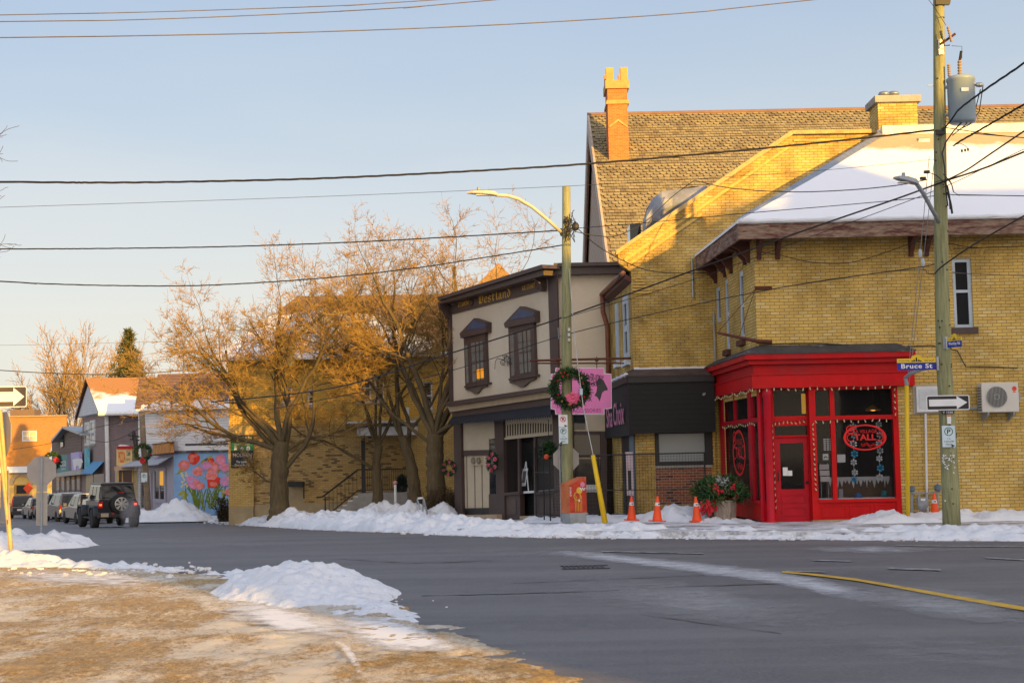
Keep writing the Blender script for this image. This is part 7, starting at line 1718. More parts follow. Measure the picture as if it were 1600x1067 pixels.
arrow_sign('black and white one way arrow sign on the transformer pole', frontplane(1481, 628, YP - .20), 1447, 618, 1515.5, 640, M_signk, M_signw)
def parking_sign(label, pl, u0, v0, u1, v1, lines, inkm, cross=False, arrow=1, cat='road sign'):
    a0, z1 = pl.sz(u0, v0); a1, z0 = pl.sz(u1, v1); Wd, H_ = a1 - a0, z1 - z0; ac_ = (a0 + a1) / 2
    o = thing('parking_sign', label, cat, pl.P(ac_, (z0 + z1) / 2))
    m_ = MB(); m_.pbox(pl, a0, a1, z0, z1, 0, .005); m_.build('plate', pmat('sign_pale', (0.52, 0.62, 0.68), 0.4, 0.05) if not cross else M_signw, o)
    zr_ = z1 - Wd * (.45 if lines else .5) * (1 if not cross else 1.0); r_ = Wd * .33
    m_ = MB(); ring(m_, pl, ac_, zr_, r_ * .82, r_, .004, .002, 22)
    if cross:
        c4 = math.sqrt(.5); m_.prism([pl.P(ac_ - r_ * c4 - .01, zr_ + r_ * c4, .006), pl.P(ac_ - r_ * c4 + .01, zr_ + r_ * c4 + .01, .006), pl.P(ac_ + r_ * c4 + .01, zr_ - r_ * c4, .006), pl.P(ac_ + r_ * c4 - .01, zr_ - r_ * c4 - .01, .006)], pl.n * -.001)
    m_.build('ring', inkm, o)
    m_ = MB(); letters(m_, pl, 'P', ac_ - r_ * .38, ac_ + r_ * .42, zr_ - r_ * .55, zr_ + r_ * .55, .0035, 0, .02); m_.build('letter', M_ink, o)
    if lines:
        m_ = MB(); n_ = len(lines); zt__ = zr_ - r_ * 1.25
        for i, (tx, w_) in enumerate(lines):
            h_ = (zt__ - z0) / (n_ + .5); zz_ = zt__ - h_ * (i + 1); letters(m_, pl, tx, ac_ - Wd * w_ / 2, ac_ + Wd * w_ / 2, zz_ + h_ * .1, zz_ + h_ * .75, .0035)
        m_.build('lettering', M_ink, o)
    m_ = MB(); zz_ = z0 + Wd * .10; s_ = arrow; ax_ = ac_ + s_ * Wd * .30; m_.prism([pl.P(ax_ - s_ * .035, zz_ - .03, .004), pl.P(ax_ + s_ * .045, zz_, .004), pl.P(ax_ - s_ * .035, zz_ + .03, .004)], pl.n * -.001); m_.build('arrow', M_ink, o)
parking_sign('pale one hour parking sign with a green ringed P on the transformer pole', frontplane(1482, 680, YP - .20), 1471.5, 665, 1493.5, 698, [('1 h', .2), ('9 AM-6 PM', .72), ('MON-SAT', .5)], M_inkg)
idp = MB(); pl_ = frontplane(1482, 644, YP - .2); idp.prect(pl_, 1471, 641.5, 1490.5, 646.5, 0, .008); ido = tag(idp.build('number_plate', M_ink), 'small black plate with pale digits just below the one way arrow', 'plate')
idp = MB(); pletters(idp, pl_, 'Y 1030', 1473, 642.5, 1489, 645.6, 0.004); idp.build('digits', M_signw, ido)
idp = MB(); idp.prect(pl_, 1479.5, 647.5, 1486.5, 662, 0, .008); ido = tag(idp.build('reflector_tag', M_signw), 'small white tag with an orange top between arrow sign and parking sign', 'tag')
idp = MB(); idp.prect(pl_, 1479.8, 647.8, 1486.2, 650.5, 0.004, .002); idp.build('orange_band', pmat('tag_orange', (0.62, 0.16, 0.03), 0.5), ido)
m_ = MB(); rg2 = random.Random(8)
for i in range(34):
    q = frontplane(1482, 700, YP).pt(rg2.uniform(1473, 1492), rg2.gauss(722, 16), 0.178); m_.box(q.x - .012, q.x + .012, q.y - .004, q.y + .03, q.z - .012, q.z + .012)
tag(m_.build('paper_scraps', M_signw), 'torn white paper scraps and staples left on the transformer pole', 'paper scraps')

# guy wires with yellow guards
gw = thing('guy_wire', 'steel guy wires with a yellow guard beside the red shopfront edge', 'guy wire', at(1418, 806, 33.6))
m_ = MB(); m_.tube([at(1452, 245, 32.1), at(1438, 395, 32.6), at(1417, 602, 33.4)], 0.008, 5); m_.tube([at(1461, 240, 32.1), at(1443, 405, 32.6), at(1420, 602, 33.4)], 0.008, 5); m_.build('wire', M_galv, gw)
m_ = MB(); m_.tube([at(1416.5, 602, 33.4), at(1419, 810, 33.6)], 0.046, 10); m_.build('guard', M_yel, gw, True)
m_ = MB()
for (u_, v_) in ((1438, 396), (1442, 410)): q = at(u_, v_, 32.6); m_.ball(q, 0.055, 8, sq=(.8, .8, 1.9))
m_.build('insulator', M_bluew, gw)
m_ = MB(); m_.tube([at(1417, 602, 33.5), at(1415, 590, 33.5), at(1422, 584, 33.3), at(1440, 577, 33.0), at(1464, 572, 32.2)], 0.045, 8); m_.build('strut', M_steelp, gw)
gw = thing('guy_wire', 'slanting guy wire with a thick yellow guard behind the graffiti box', 'guy wire', at(945, 815, 36.8))
m_ = MB(); m_.tube([at(889, 420, 37.7), at(899, 540, 37.5), at(912, 640, 37.3), at(927, 712, 37.0)], 0.012, 5); m_.build('wire', M_galv, gw)
m_ = MB(); m_.tube([at(926.5, 711, 37.0), at(945.5, 817, 36.8)], [0.055, 0.075], 10); m_.build('guard', M_yel, gw, True)
m_ = MB(); q = at(908, 612, 37.35); m_.box(q.x - .04, q.x + .04, q.y - .03, q.y + .03, q.z - .08, q.z + .08); m_.build('clip', M_bluew, gw)

# ---- centre utility pole
YQ = 37.8
cpole = thing('utility_pole', 'wooden utility pole with a sunlit yellow top, wreath and signs before the brown shopfront', 'utility pole', at(885, 815, YQ))
m_ = MB(); m_.tube(polepath([(887, 822), (886.5, 740), (885.5, 600), (885, 450), (885, 292)], YQ), [0.155, 0.148, 0.138, 0.122, 0.107], 18); m_.build('shaft', M_pole, cpole, True)
m_ = MB()
rg2 = random.Random(6)
for i in range(9):
    pts = [Vector(at(889 + rg2.uniform(-10, 14), 350 + rg2.uniform(-22, 30), YQ - .2)) for _ in range(4)]; m_.tube(pts, 0.010, 4)
m_.ball(at(899, 354, YQ - .15), 0.10, 8, sq=(1, .7, 1.2)); m_.ball(at(884, 345, YQ - .16), 0.06, 8); m_.ball(at(877, 363, YQ - .1), 0.07, 8, sq=(.6, .6, 1.6)); m_.build('cable_bundle', M_wire, cpole)
m_ = MB(); m_.tube([at(872, 512, YQ - .1), at(873, 530, YQ - .14), at(878, 523, YQ - .16)], 0.008, 4); 
for v_ in (515, 523, 531): q = at(889, v_, YQ - .14); m_.box(q.x - .03, q.x + .03, q.y - .02, q.y + .02, q.z - .04, q.z + .04)
m_.build('bracket', M_galv, cpole)
lamp('tan cobra head street lamp on a long curved arm, left of the centre pole', [(877, 363), (855, 343), (832, 324), (810, 311), (793, 306), (775, 305)], YQ - .1, YQ - 1.0, [(777, 305), (729.5, 301.5)], 0.045, 0.15, pmat('lamp_tan', (0.50, 0.44, 0.36), 0.5, 0.1))
wreath(at(890.5, 607, YQ - .25), 0.52, 'large green Christmas wreath with a pink bow on the centre pole', 1.0, (0.12, -0.45), M_bow, 2200, 4, 14)
parking_sign('white no stopping sign with a red crossed ring above a parking sign', frontplane(879, 657, YQ - .2), 872.5, 648, 887, 666.5, None, M_inkr, True, 1)
parking_sign('pale one hour parking sign under the red ringed sign on the centre pole', frontplane(880, 680, YQ - .2), 873, 667.2, 887.8, 693, [('1 h', .25), ('9 AM-6 PM', .75), ('MON-SAT', .5)], M_inkg, False, -1)
# the back of a stop sign on its own post behind the pole
bs = thing('stop_sign', 'grey back of an octagonal stop sign half hidden behind the centre pole', 'road sign', at(884, 715, 38.3))
pl_ = frontplane(884, 716, 38.3); a_, z_ = pl_.sz(884.5, 717); m_ = MB(); m_.prism([pl_.P(a_ + .36 * math.cos(math.pi / 8 + i * math.pi / 4), z_ + .36 * math.sin(math.pi / 8 + i * math.pi / 4)) for i in range(8)], (0, .006, 0)); m_.build('plate', M_alum, bs)
m_ = MB(); m_.tube([pl_.P(a_ - .16, z_ + .35, .03), pl_.P(a_ - .16, 0.1, .03)], 0.025, 6); m_.build('post', M_galv, bs)
# graffiti utility box
ub = thing('utility_box', 'orange and red utility box with yellow graffiti at the foot of the centre pole', 'utility box', at(895, 818, 37.0))
K = at(890, 800, 36.75); Rr = at(917, 800, 36.95); Ll = at(876.5, 800, 37.1)
pR = Pl((K.x, K.y), (Rr.x, Rr.y)); wR = (Vector((Rr.x, Rr.y, 0)) - Vector((K.x, K.y, 0))).length; pL_ = Pl((Ll.x, Ll.y), (K.x, K.y)); wLn = (Vector((K.x, K.y, 0)) - Vector((Ll.x, Ll.y, 0))).length
zbx0, zmid_, zk_, zr_, zl_ = 0.02, pR.sz(900, 801)[1], pR.sz(890, 756)[1], pR.sz(917, 744.5)[1], pL_.sz(877, 759)[1]
dv = Vector((Ll.x - K.x, Ll.y - K.y, 0))
m_ = MB(); m_.prism([pR.P(0, zmid_), pR.P(wR, zmid_), pR.P(wR, zr_), pR.P(0, zk_)], dv + ZUP * 0.0); m_.build('body', [pmat('box_orange', (0.50, 0.13, 0.035), 0.6, 0.25, 3, 0.1, 20, dirt=(0.42, 0.05, 0.03), dscale=2)], ub)
m_ = MB(); m_.prism([pR.P(.01, zmid_ + .01, .004), pR.P(wR - .01, zmid_ + .01, .004), pR.P(wR - .01, zr_ - .02, .004), pR.P(.01, zk_ - .02, .004)], pR.n * -.003); m_.build('front_panel', pmat('box_red', (0.46, 0.035, 0.018), 0.5, 0.3, 4, 0.05, 20, dirt=(0.52, 0.12, 0.02), dscale=3), ub)
m_ = MB(); m_.prism([pR.P(0.012, zbx0), pR.P(wR - .012, zbx0), pR.P(wR - .012, zmid_ - .001), pR.P(.012, zmid_ - .001)], dv * .96); m_.build('base', pmat('box_grey', (0.26, 0.28, 0.29), 0.6, 0.2, 5), ub)
m_ = MB(); yq = pmat('graffiti_yellow', (0.62, 0.40, 0.05), 0.6); s0_, s1_ = pR.sz(899, 770)[0], pR.sz(908, 770)[0]
zz = lambda v_: pR.sz(903, v_, .01)[1]
ring(m_, pR, (s0_ + s1_) / 2 - .03, zz(775), .09, .105, .0095, .003, 18); disc(m_, pR, (s0_ + s1_) / 2 + .03, zz(766), .085, .008, .002, 9)
for k in range(5): a__ = s0_ - .02 + k * .045; m_.pbox(pR, a__, a__ + .012, zz(799), zz(772 + 3 * (k % 3)), .0088, .002)
m_.build('graffiti', yq, ub)
m_ = MB(); disc(m_, pR, s1_ + .04, zz(757), .07, .011, .002, 7); m_.build('graffiti', M_pinkl, ub)
m_ = MB()
for k in range(5): disc(m_, pR, s1_ - .02 + .03 * k, zz(763 + 2 * (k % 2)), .022, .013 + .0005 * k, .002, 5)
disc(m_, pR, s0_ + .10, zz(782), .03, .013, .002, 5); letters(m_, pR, 'BADS', s0_ - .16, s0_ - .11, zz(775), zz(760), .011); m_.build('graffiti', M_signw, ub)

# pink hanging sign on its iron bars
YH = 40.6
HS = Pl((0, YH), (5, YH))
pk = thing('hanging_sign', 'pink cut corner hanging sign with a woman in profile and curled hair', 'sign', HS.pt(910, 610))
def corners(u0, v0, u1, v1, c_): return [(u0 + c_, v0), (u1 - c_, v0), (u1 - c_, v0 + c_ * .8), (u1 - c_ * .7, v0 + c_), (u1, v0 + c_), (u1, v1 - c_), (u1 - c_, v1 - c_), (u1 - c_, v1), (u0 + c_, v1), (u0 + c_, v1 - c_), (u0, v1 - c_), (u0, v0 + c_), (u0 + c_, v0 + c_)]
m_ = MB(); m_.ppoly(HS, [(868, 574.5), (944, 574.5), (944.5, 583), (955.5, 584), (956, 638), (944.5, 639), (944.5, 647.5), (868, 647.5), (867, 640), (860.5, 639), (860.5, 584), (867, 583)], 0, .03); m_.build('rim', M_signw, pk)
m_ = MB(); m_.ppoly(HS, [(869, 575.5), (943, 575.5), (943.4, 584), (954.6, 585), (955, 637), (943.4, 638), (943.4, 646.5), (869, 646.5), (868, 639), (861.5, 638), (861.5, 585), (868, 584)], .006, .012); m_.build('board', M_pink, pk)
m_ = MB(); m_.ppoly(HS, [(936, 590), (943, 594), (946, 600), (949.5, 607), (949, 610), (945, 610), (941, 613), (939, 620), (937, 627), (935.5, 624), (933, 620), (929, 618), (932, 612), (933, 605), (931, 599)], .010, .006); m_.build('face', M_signk, pk)
m_ = MB(); rg2 = random.Random(11)
def swirl(u_, v_, r_, t0, n_=14, turns=1.6):
    m_.tube([HS.pt(u_ + r_ * (1 - i / n_ * .75) * math.cos(t0 + turns * 6.28 * i / n_), v_ + r_ * (1 - i / n_ * .75) * math.sin(t0 + turns * 6.28 * i / n_), .008) for i in range(n_ + 1)], .008, 4)
for (u_, v_, r_) in ((929, 594, 4.5), (934, 589, 4), (939, 589, 4), (923, 592, 4), (931, 600, 4), (926, 601, 3.5), (920, 598, 3.5), (936, 597, 4), (925, 587, 3.5), (918, 588, 3)): swirl(u_, v_, r_, rg2.uniform(0, 6))
m_.build('hair', M_signk, pk)
m_ = MB(); pletters(m_, HS, 'Sha Choix', 884, 615, 925, 627, .008, 0, .01); pletters(m_, HS, 'ACCESSORIES', 895, 639, 939, 643.5, .008); m_.build('lettering', pmat('plum_ink', (0.16, 0.03, 0.12), 0.5), pk)
ib = thing('iron_bracket', 'long rusty iron double bar carrying the pink hanging sign', 'bracket', HS.pt(990, 562))
m_ = MB(); m_.tube([HS.pt(828, 563.5), HS.pt(990, 559.5)], .032, 8); m_.tube([HS.pt(838, 567.5), HS.pt(975, 567.5)], .022, 8); m_.build('bar', M_rust, ib)
m_ = MB()
for u_ in (932.5, 872): m_.tube([HS.pt(u_, 557), HS.pt(u_, 576)], .012, 5); m_.ball(HS.pt(u_, 562), .06, 6)
m_.build('hanger', M_rust, ib)
m_ = MB()
for k, (u_, v_, r_) in enumerate(((792, 560, 6), (786, 566, 5), (796, 568, 4), (789, 557, 4))): 
    m_.tube([W.pt(u_ + r_ * (1 - i / 14 * .7) * math.cos(k + 9 * i / 14), v_ + r_ * (1 - i / 14 * .7) * math.sin(k + 9 * i / 14), .12) for i in range(15)], .012, 4)
m_.tube([W.pt(774, 565, .1), W.pt(777, 560, .1), W.pt(787, 562, .12), W.pt(794, 556, .12)], .012, 4); m_.tube([W.pt(773, 577, .1), W.pt(774, 565, .1)], .008, 4)
tag(m_.build('scroll_bracket', M_blackp), 'curled black iron scroll bracket between the two hooded windows', 'bracket')

# black mesh fence round the patio
fc = thing('mesh_fence', 'black wire mesh fence panel across the brick pier and yellow guy guard', 'fence', at(1000, 800, 38.7))
Fp = Pl((at(836, 760, 38.9).x, 38.9), (at(1102, 760, 38.4).x, 38.4)); fa = lambda u_: Fp.sz(u_, 760)[0]; fz = lambda v_: Fp.sz(1000, v_)[1]
for u_ in (859, 893.5, 935.5, 978, 1102):
    m_ = MB(); m_.tube([Fp.P(fa(u_), 0.1), Fp.P(fa(u_), fz(708 if u_ > 860 else 716))], .022 if u_ > 900 else .02, 6); m_.build('post', M_blackp, fc)
zt_ = fz(709); m_ = MB(); m_.tube([Fp.P(fa(859), zt_ - .02), Fp.P(fa(1102), zt_)], .02, 6); m_.tube([Fp.P(fa(859), fz(765)), Fp.P(fa(1102), fz(765))], .013, 6); m_.tube([Fp.P(fa(859), .25), Fp.P(fa(1102), .25)], .013, 6); m_.build('rail', M_blackp, fc)
m_ = MB(); a_ = fa(861)
while a_ < fa(1101): m_.quad(Fp.P(a_, .25), Fp.P(a_ + .006, .25), Fp.P(a_ + .006, zt_), Fp.P(a_, zt_)); a_ += .075
z_ = .3
while z_ < zt_: m_.quad(Fp.P(fa(861), z_), Fp.P(fa(1101), z_), Fp.P(fa(1101), z_ + .005, .001), Fp.P(fa(861), z_ + .005, .001)); z_ += .075
m_.build('mesh', M_wire, fc)
fc = thing('mesh_fence', 'short black railing panel left of the graffiti box before the brown shopfront', 'fence', at(850, 800, 40.2))
F2 = Pl((at(837, 760, 41.5).x, 41.5), (at(860, 760, 39.2).x, 39.2)); L2 = (Vector((at(860, 760, 39.2).x, 39.2, 0)) - Vector((at(837, 760, 41.5).x, 41.5, 0))).length
for a_ in (0, L2 * .55): 
    m_ = MB(); m_.tube([F2.P(a_, .0), F2.P(a_, 2.05)], .02, 6); m_.build('post', M_blackp, fc)
m_ = MB(); m_.tube([F2.P(0, 1.35), F2.P(L2, 1.35)], .014, 5); m_.tube([F2.P(0, .2), F2.P(L2, .2)], .012, 5)
for i in range(14): a_ = L2 * (i + .5) / 14; m_.tube([F2.P(a_, .2), F2.P(a_, 1.35)], .006, 4)
m_.build('rail', M_blackp, fc)

# traffic cones
M_cone = pmat('cone_orange', (0.80, 0.075, 0.008), 0.5, 0.08, 4, 0.05)
M_cb = pmat('cone_collar', (0.62, 0.62, 0.64), 0.35, 0.08, 8)
def cone(loc, label, rz, lean=(0, 0)):
    o = thing('traffic_cone', label, 'traffic cone', loc, 'orange traffic cones', rz); o.rotation_euler = (lean[0], lean[1], rz); o.scale = (.86, .86, .86)
    I = Matrix.Identity(4)
    def part(nm, fn, mat, sm=True):
        m_ = MB(); fn(m_); p = m_.build(nm, mat, None, sm); p.parent = o; return p
    part('body', lambda b_: b_.lathe((0, 0, 0), [(.145, .03), (.135, .05), (.10, .26), (.062, .52), (.030, .70), (.022, .71)], 20), M_cone)
    part('base', lambda b_: b_.prism([Vector((sx * .19 + (0.03 if sx < 0 else -.03) * (k % 2), sy * .19 + (0.03 if sy < 0 else -.03) * ((k + 1) % 2), 0)) for k, (sx, sy) in enumerate(((-1, -1), (-1, -1), (1, -1), (1, -1), (1, 1), (1, 1), (-1, 1), (-1, 1)))], (0, 0, .035)), M_cone, False)
    part('collar', lambda b_: b_.lathe((0, 0, 0), [(.0775, .44), (.0625, .53)], 20, cap=False), M_cb)
    part('band_text', lambda b_: b_.box(-.025, .025, -.0765, -.066, .47, .50), M_ink, False)
for (u_, v_, y, lab, rz, ln) in ((987, 814, 37.2, 'orange traffic cone nearest the black shop doorway', .2, (0, .02)), (1027, 819, 35.6, 'orange traffic cone standing before the red brick panel', .5, (0, .05)),
                                 (1089, 809, 35.7, 'orange traffic cone half sunk in snow beside the planter', .1, (0, -.03)), (1461, 810, 34.5, 'orange traffic cone between gas meter and transformer pole', .0, (0, .0))):
    q = at(u_, v_, y); cone((q.x, y, .14 if u_ != 1027 else .17), lab, rz, ln)

# planters
def planter(c, r_, h_, label, seed, greens=True, bows=True, n_=2600):
    rg_ = random.Random(seed); o = thing('planter', label, 'planter', c); c = Vector(c)
    m_ = MB(); k = 8
    for i in range(k):
        t0, t1 = 2 * math.pi * (i + .03) / k + .39, 2 * math.pi * (i + .97) / k + .39
        m_.prism([c + Vector((r_ * .88 * math.cos(t0), r_ * .88 * math.sin(t0), 0)), c + Vector((r_ * .88 * math.cos(t1), r_ * .88 * math.sin(t1), 0)), c + Vector((r_ * math.cos(t1), r_ * math.sin(t1), h_)), c + Vector((r_ * math.cos(t0), r_ * math.sin(t0), h_))], Vector((-math.cos((t0 + t1) / 2), -math.sin((t0 + t1) / 2), 0)) * .04)
    m_.build('tub', pmat('grey_planks', (0.26, 0.21, 0.165), 0.85, 0.35, 6, 0.4, 20, stretch=(5, 5, 1)), o)
    m_ = MB(); rg_2 = random.Random(seed + 4)
    for i in range(44):
        a = rg_2.uniform(0, 6.28); rr_ = r_ * rg_2.uniform(.1, 1.55); p = c + Vector((rr_ * math.cos(a), rr_ * math.sin(a) * .7, h_ + .36 - .16 * (rr_ / r_) ** 1.5 + rg_2.uniform(-.1, .16)))
        needles(m_, p, .15, n_ // 44, .14, rg_2, rg_2.choice([0, 1, 1, 2]))
    m_.build('greenery', M_fir, o, recalc=False)
    if bows:
        for i in range(7):
            a = rg_.uniform(3.3, 6.1); p = c + Vector((r_ * 1.05 * math.cos(a), r_ * .95 * math.sin(a), h_ + rg_.uniform(.05, .35))); m_ = MB()
            for kk in range(5): m_.ball(p + Vector((rg_.uniform(-.07, .07), rg_.uniform(-.03, .03), rg_.uniform(-.05, .05))), .045, 6)
            m_.build('berries', M_bow2, o, True)
        m_ = MB()
        for kk in range(9):
            p = c + Vector((rg_.uniform(-.6, .6) * r_, -.5 * r_, h_ + rg_.uniform(.2, .5))); needles(m_, p, .05, 24, .09, rg_)
        m_.build('silver_sprig', pmat('silver_sprig', (0.42, 0.45, 0.46), 0.5), o, recalc=False)
    return o
q = at(1133, 815, 35.9); pl1 = planter((q.x, 35.9, .12), .30, .52, 'grey wooden tub planter of evergreen boughs with red berries beside the red shop', 21)
m_ = MB(); rg2 = random.Random(4); p = at(1106, 782, 35.75)
for kk in range(7):
    q2 = p + Vector((rg2.uniform(-.16, .16), rg2.uniform(-.04, .04), rg2.uniform(-.1, .06))); e = Vector((rg2.uniform(-.2, .15), -.05, -.24 - rg2.random() * .16)); s_ = Vector((.05, .02, .02)); m_.add([q2 - s_, q2 + s_, q2 + e + s_ * 1.2, q2 + e - s_ * .8, q2 + e * .5 + Vector((0, -.08, 0))], [(0, 1, 4), (1, 2, 4), (2, 3, 4), (3, 0, 4)])
m_.build('ribbon', M_bow2, pl1, recalc=False)
q = at(1107, 812, 36.4); planter((q.x, 36.4, .12), .20, .50, 'smaller dark planter of fir sprigs tucked behind the wooden tub', 33, True, False, 1500)

# gas meter, service panel, conduit and air conditioner on the brick wall
gm_ = thing('gas_meter', 'grey gas meter on bent pipes low on the yellow brick wall', 'gas meter', A.pt(1442, 790, .2))
m_ = MB(); q = A.pt(1441.5, 788, .26); m_.ball(q, .16, 12, sq=(.85, .6, 1.0)); m_.box(q.x - .12, q.x + .12, q.y - .08, q.y + .08, q.z - .02, q.z + .17); m_.build('body', M_steelp, gm_, False)
m_ = MB(); m_.tube([A.pt(1425, 762, .15), A.pt(1425, 808, .15)], .035, 7); m_.tube([A.pt(1425, 770, .2), A.pt(1436, 770, .24), A.pt(1436, 780, .24)], .025, 7); m_.tube([A.pt(1447, 780, .24), A.pt(1447, 770, .24), A.pt(1465, 770, .2), A.pt(1465, 808, .15)], .025, 7); m_.tube([A.pt(1434, 770, .15), A.pt(1470, 770, .15)], .02, 6); m_.build('pipe', M_steelp, gm_)
m_ = MB(); m_.lathe(A.pt(1425, 764, .15), [(.05, -.06), (.07, -.03), (.07, .05), (.03, .08)], 8); m_.build('regulator', pmat('blue_grey_iron', (0.09, 0.14, 0.19), 0.5), gm_); m_ = MB(); m_.lathe(A.pt(1465, 762, .15), [(.05, -.08), (.08, -.05), (.08, .06), (.03, .09)], 8); m_.build('regulator', pmat('blue_grey_iron', (0.09, 0.14, 0.19), 0.5), gm_)
m_ = MB(); q = A.pt(1442, 780.5, .40); m_.box(q.x - .05, q.x + .05, q.y - .02, q.y + .02, q.z - .025, q.z + .025); m_.build('dial', M_signw, gm_)
sp_ = thing('service_box', 'white wall service cabinet half hidden behind the transformer pole', 'cabinet', A.pt(1448, 624, .1))
m_ = MB(); m_.prect(A, 1426, 601, 1474, 646, .03, .03); m_.build('frame', pmat('dull_cabinet', (0.36, 0.33, 0.27), 0.7), sp_)
m_ = MB(); m_.prect(A, 1431.5, 604, 1471, 643, .10, .09); m_.build('door', M_white, sp_)
m_ = MB(); m_.prect(A, 1436, 608, 1470, 637, .115, .012); m_.build('panel', pmat('cabinet_panel', (0.52, 0.55, 0.57), 0.4), sp_)
m_ = MB(); m_.tube([A.pt(1446, 646, .06), A.pt(1448.5, 785, .06), A.pt(1450, 808, .06)], .028, 7); tag(m_.build('conduit', M_white), 'thin white conduit running down the brick wall from the service cabinet', 'conduit')
acu = thing('air_conditioner', 'white wall mounted air conditioner unit with a round fan grille', 'air conditioner', A.pt(1562, 620, .3))
p0, p1 = A.sz(1533, 598, .42), A.sz(1593, 643, .42)
m_ = MB(); m_.pbox(A, p0[0], p1[0], p1[1], p0[1], .42, .34); bevel(m_.build('case', pmat('ac_case', (0.56, 0.54, 0.49), 0.45, 0.05), acu), .015)
ac_, zc_ = A.sz(1557.5, 620, .43); m_ = MB(); disc(m_, A, ac_, zc_, .245, .423, .01, 30); m_.build('fan_opening', pmat('fan_dark', (0.09, 0.09, 0.085), 0.6), acu)
m_ = MB()
for r_ in (.06, .245): ring(m_, A, ac_, zc_, r_ - .004, r_ + .005, .44, .012, 28)
for i in range(15): 
    x_ = -.224 + .032 * i; h_ = math.sqrt(max(0, .245 ** 2 - x_ ** 2)); m_.pbox(A, ac_ + x_ - .004, ac_ + x_ + .004, zc_ - h_, zc_ + h_, .447, .006)
m_.build('fan_grille', pmat('grille_grey', (0.42, 0.42, 0.40), 0.5), acu)
m_ = MB(); a_, z_ = A.sz(1585, 607, .43); disc(m_, A, a_, z_, .055, .424, .006, 18); m_.pbox(A, a_ - .04, a_ + .04, z_ - .085, z_ - .065, .424, .006); m_.build('badge', pmat('badge_red', (0.62, 0.05, 0.02), 0.4), acu)
m_ = MB()
for i in range(9): m_.pbox(A, p0[0] - .012, p0[0] + .05, p1[1] + .04 + i * .065, p1[1] + .075 + i * .065, .38 + .0, .24)
m_.build('side_fins', pmat('fins_dark', (0.10, 0.13, 0.14), 0.6), acu)
for a_ in (p0[0] + .12, p1[0] - .15):
    m_ = MB(); m_.pbox(A, a_, a_ + .03, p1[1] - .05, p1[1] - .002, .44, .44); m_.prism([A.P(a_, p1[1] - .05, 0), A.P(a_, p1[1] - .05, .4), A.P(a_, p1[1] - .08, .4), A.P(a_, p1[1] - .22, 0)], A.h * .03); m_.build('bracket', M_steelp, acu)
m_ = MB(); m_.tube([A.pt(1516, 638, .1), A.pt(1528, 637, .1), A.pt(1536, 640, .2)], .035, 6); m_.pbox(A, p1[0] + .01, p1[0] + .08, zc_ - .1, zc_ + .1, .3, .2); m_.build('pipe', M_steelp, acu)
# cable along the brick wall and small fixtures
m_ = MB(); m_.tube([A.pt(1186 + (1590 - 1186) * i / 30, (539 if i < 18 else 539) - 6 * math.sin(i * .3) * (.4) + (0 if i < 20 else (i - 20) * 3.4 if i < 24 else 36 + (i - 24) * .15), .05) for i in range(31)], .014, 5); tag(m_.build('wall_cable', M_wire), 'black cable stapled along the brick wall above the red cornice', 'cable')

# wreaths on the brown shopfront
wreath(W.pt(702, 731, .5), .27, 'small round wreath with red rosettes on the left edge of the brown shopfront', 1.0, None, None, 700, 12, 0, 6, 'wreaths on the brown shopfront', (-.3, -1, 0))
wreath(W.pt(770, 722, .35), .34, 'narrow wreath with red rosettes on the brown post by the cream panel', .6, None, None, 700, 14, 0, 6, 'wreaths on the brown shopfront', (-.7, -1, 0))
hb_ = thing('hanging_basket', 'fir basket with a red ornament hung in front of the brown shop window', 'basket', W.pt(857, 708, .7))
m_ = MB(); needles(m_, W.pt(856, 705, .7), .2, 500, .16, random.Random(9), 0); needles(m_, W.pt(858, 698, .7), .12, 200, .14, random.Random(10), 1); m_.build('greenery', M_fir, hb_, recalc=False)
m_ = MB(); m_.ball(W.pt(854, 713.5, .9), .085, 8, sq=(1, .7, 1)); m_.build('ornament', pmat('orange_red', (0.62, 0.08, 0.02), .4), hb_, True)
m_ = MB(); m_.tube([W.pt(857, 700, .7), W.pt(857, 655, .6)], .01, 4); m_.build('chain', M_wire, hb_)
# bicycle rack standing in the snow
br = thing('bicycle_rack', 'bent grey steel bicycle rack standing in the snow left of the brown shopfront', 'bicycle rack', at(659, 812, 47.0))
m_ = MB(); m_.tube([at(u_, v_, 47.0) for u_, v_ in ((652, 780), (653, 779), (661.5, 778.5), (662.5, 781), (667, 800), (667, 805), (660, 806))], .03, 8); m_.tube([at(652, 780, 47.0), at(659, 803, 47.0), at(659.5, 815, 47)], .03, 8); m_.tube([at(662, 781, 47.05), at(659.5, 806, 47.05), at(659.5, 815, 47.05)], .025, 8); m_.build('tube', M_steelp, br, True)
m_ = MB(); m_.tube([at(653, 778.6, 47), at(661, 777.8, 47)], .035, 7); m_.build('snow_cap', M_snow, br, True)
m_ = MB(); m_.tube([at(618, 786, 55), at(617.5, 757, 55)], .05, 8); wpo = thing('marker_post', 'white marker post with a pinkish top between two snow piles', 'post', at(618, 790, 55)); m_.build('shaft', M_white, wpo)
m_ = MB(); m_.ball(at(617.5, 754, 55), .09, 8); m_.build('cap', pmat('post_cap', (0.45, 0.2, 0.18), .6), wpo, True)
pt_ = thing('porch_plant', 'dark potted evergreen standing on the railed porch', 'plant', at(627, 765, 60.7)); m_ = MB()
for k in range(8): needles(m_, at(627, 762 - k * 2, 60.6), .24 - .02 * k, 120, .15, random.Random(k), 0)
m_.build('foliage', M_fir, pt_, recalc=False); m_ = MB(); q = at(627, 767, 60.6); m_.lathe(q, [(.15, -.05), (.19, .2), (.17, .2)], 10); m_.build('pot', M_char, pt_)
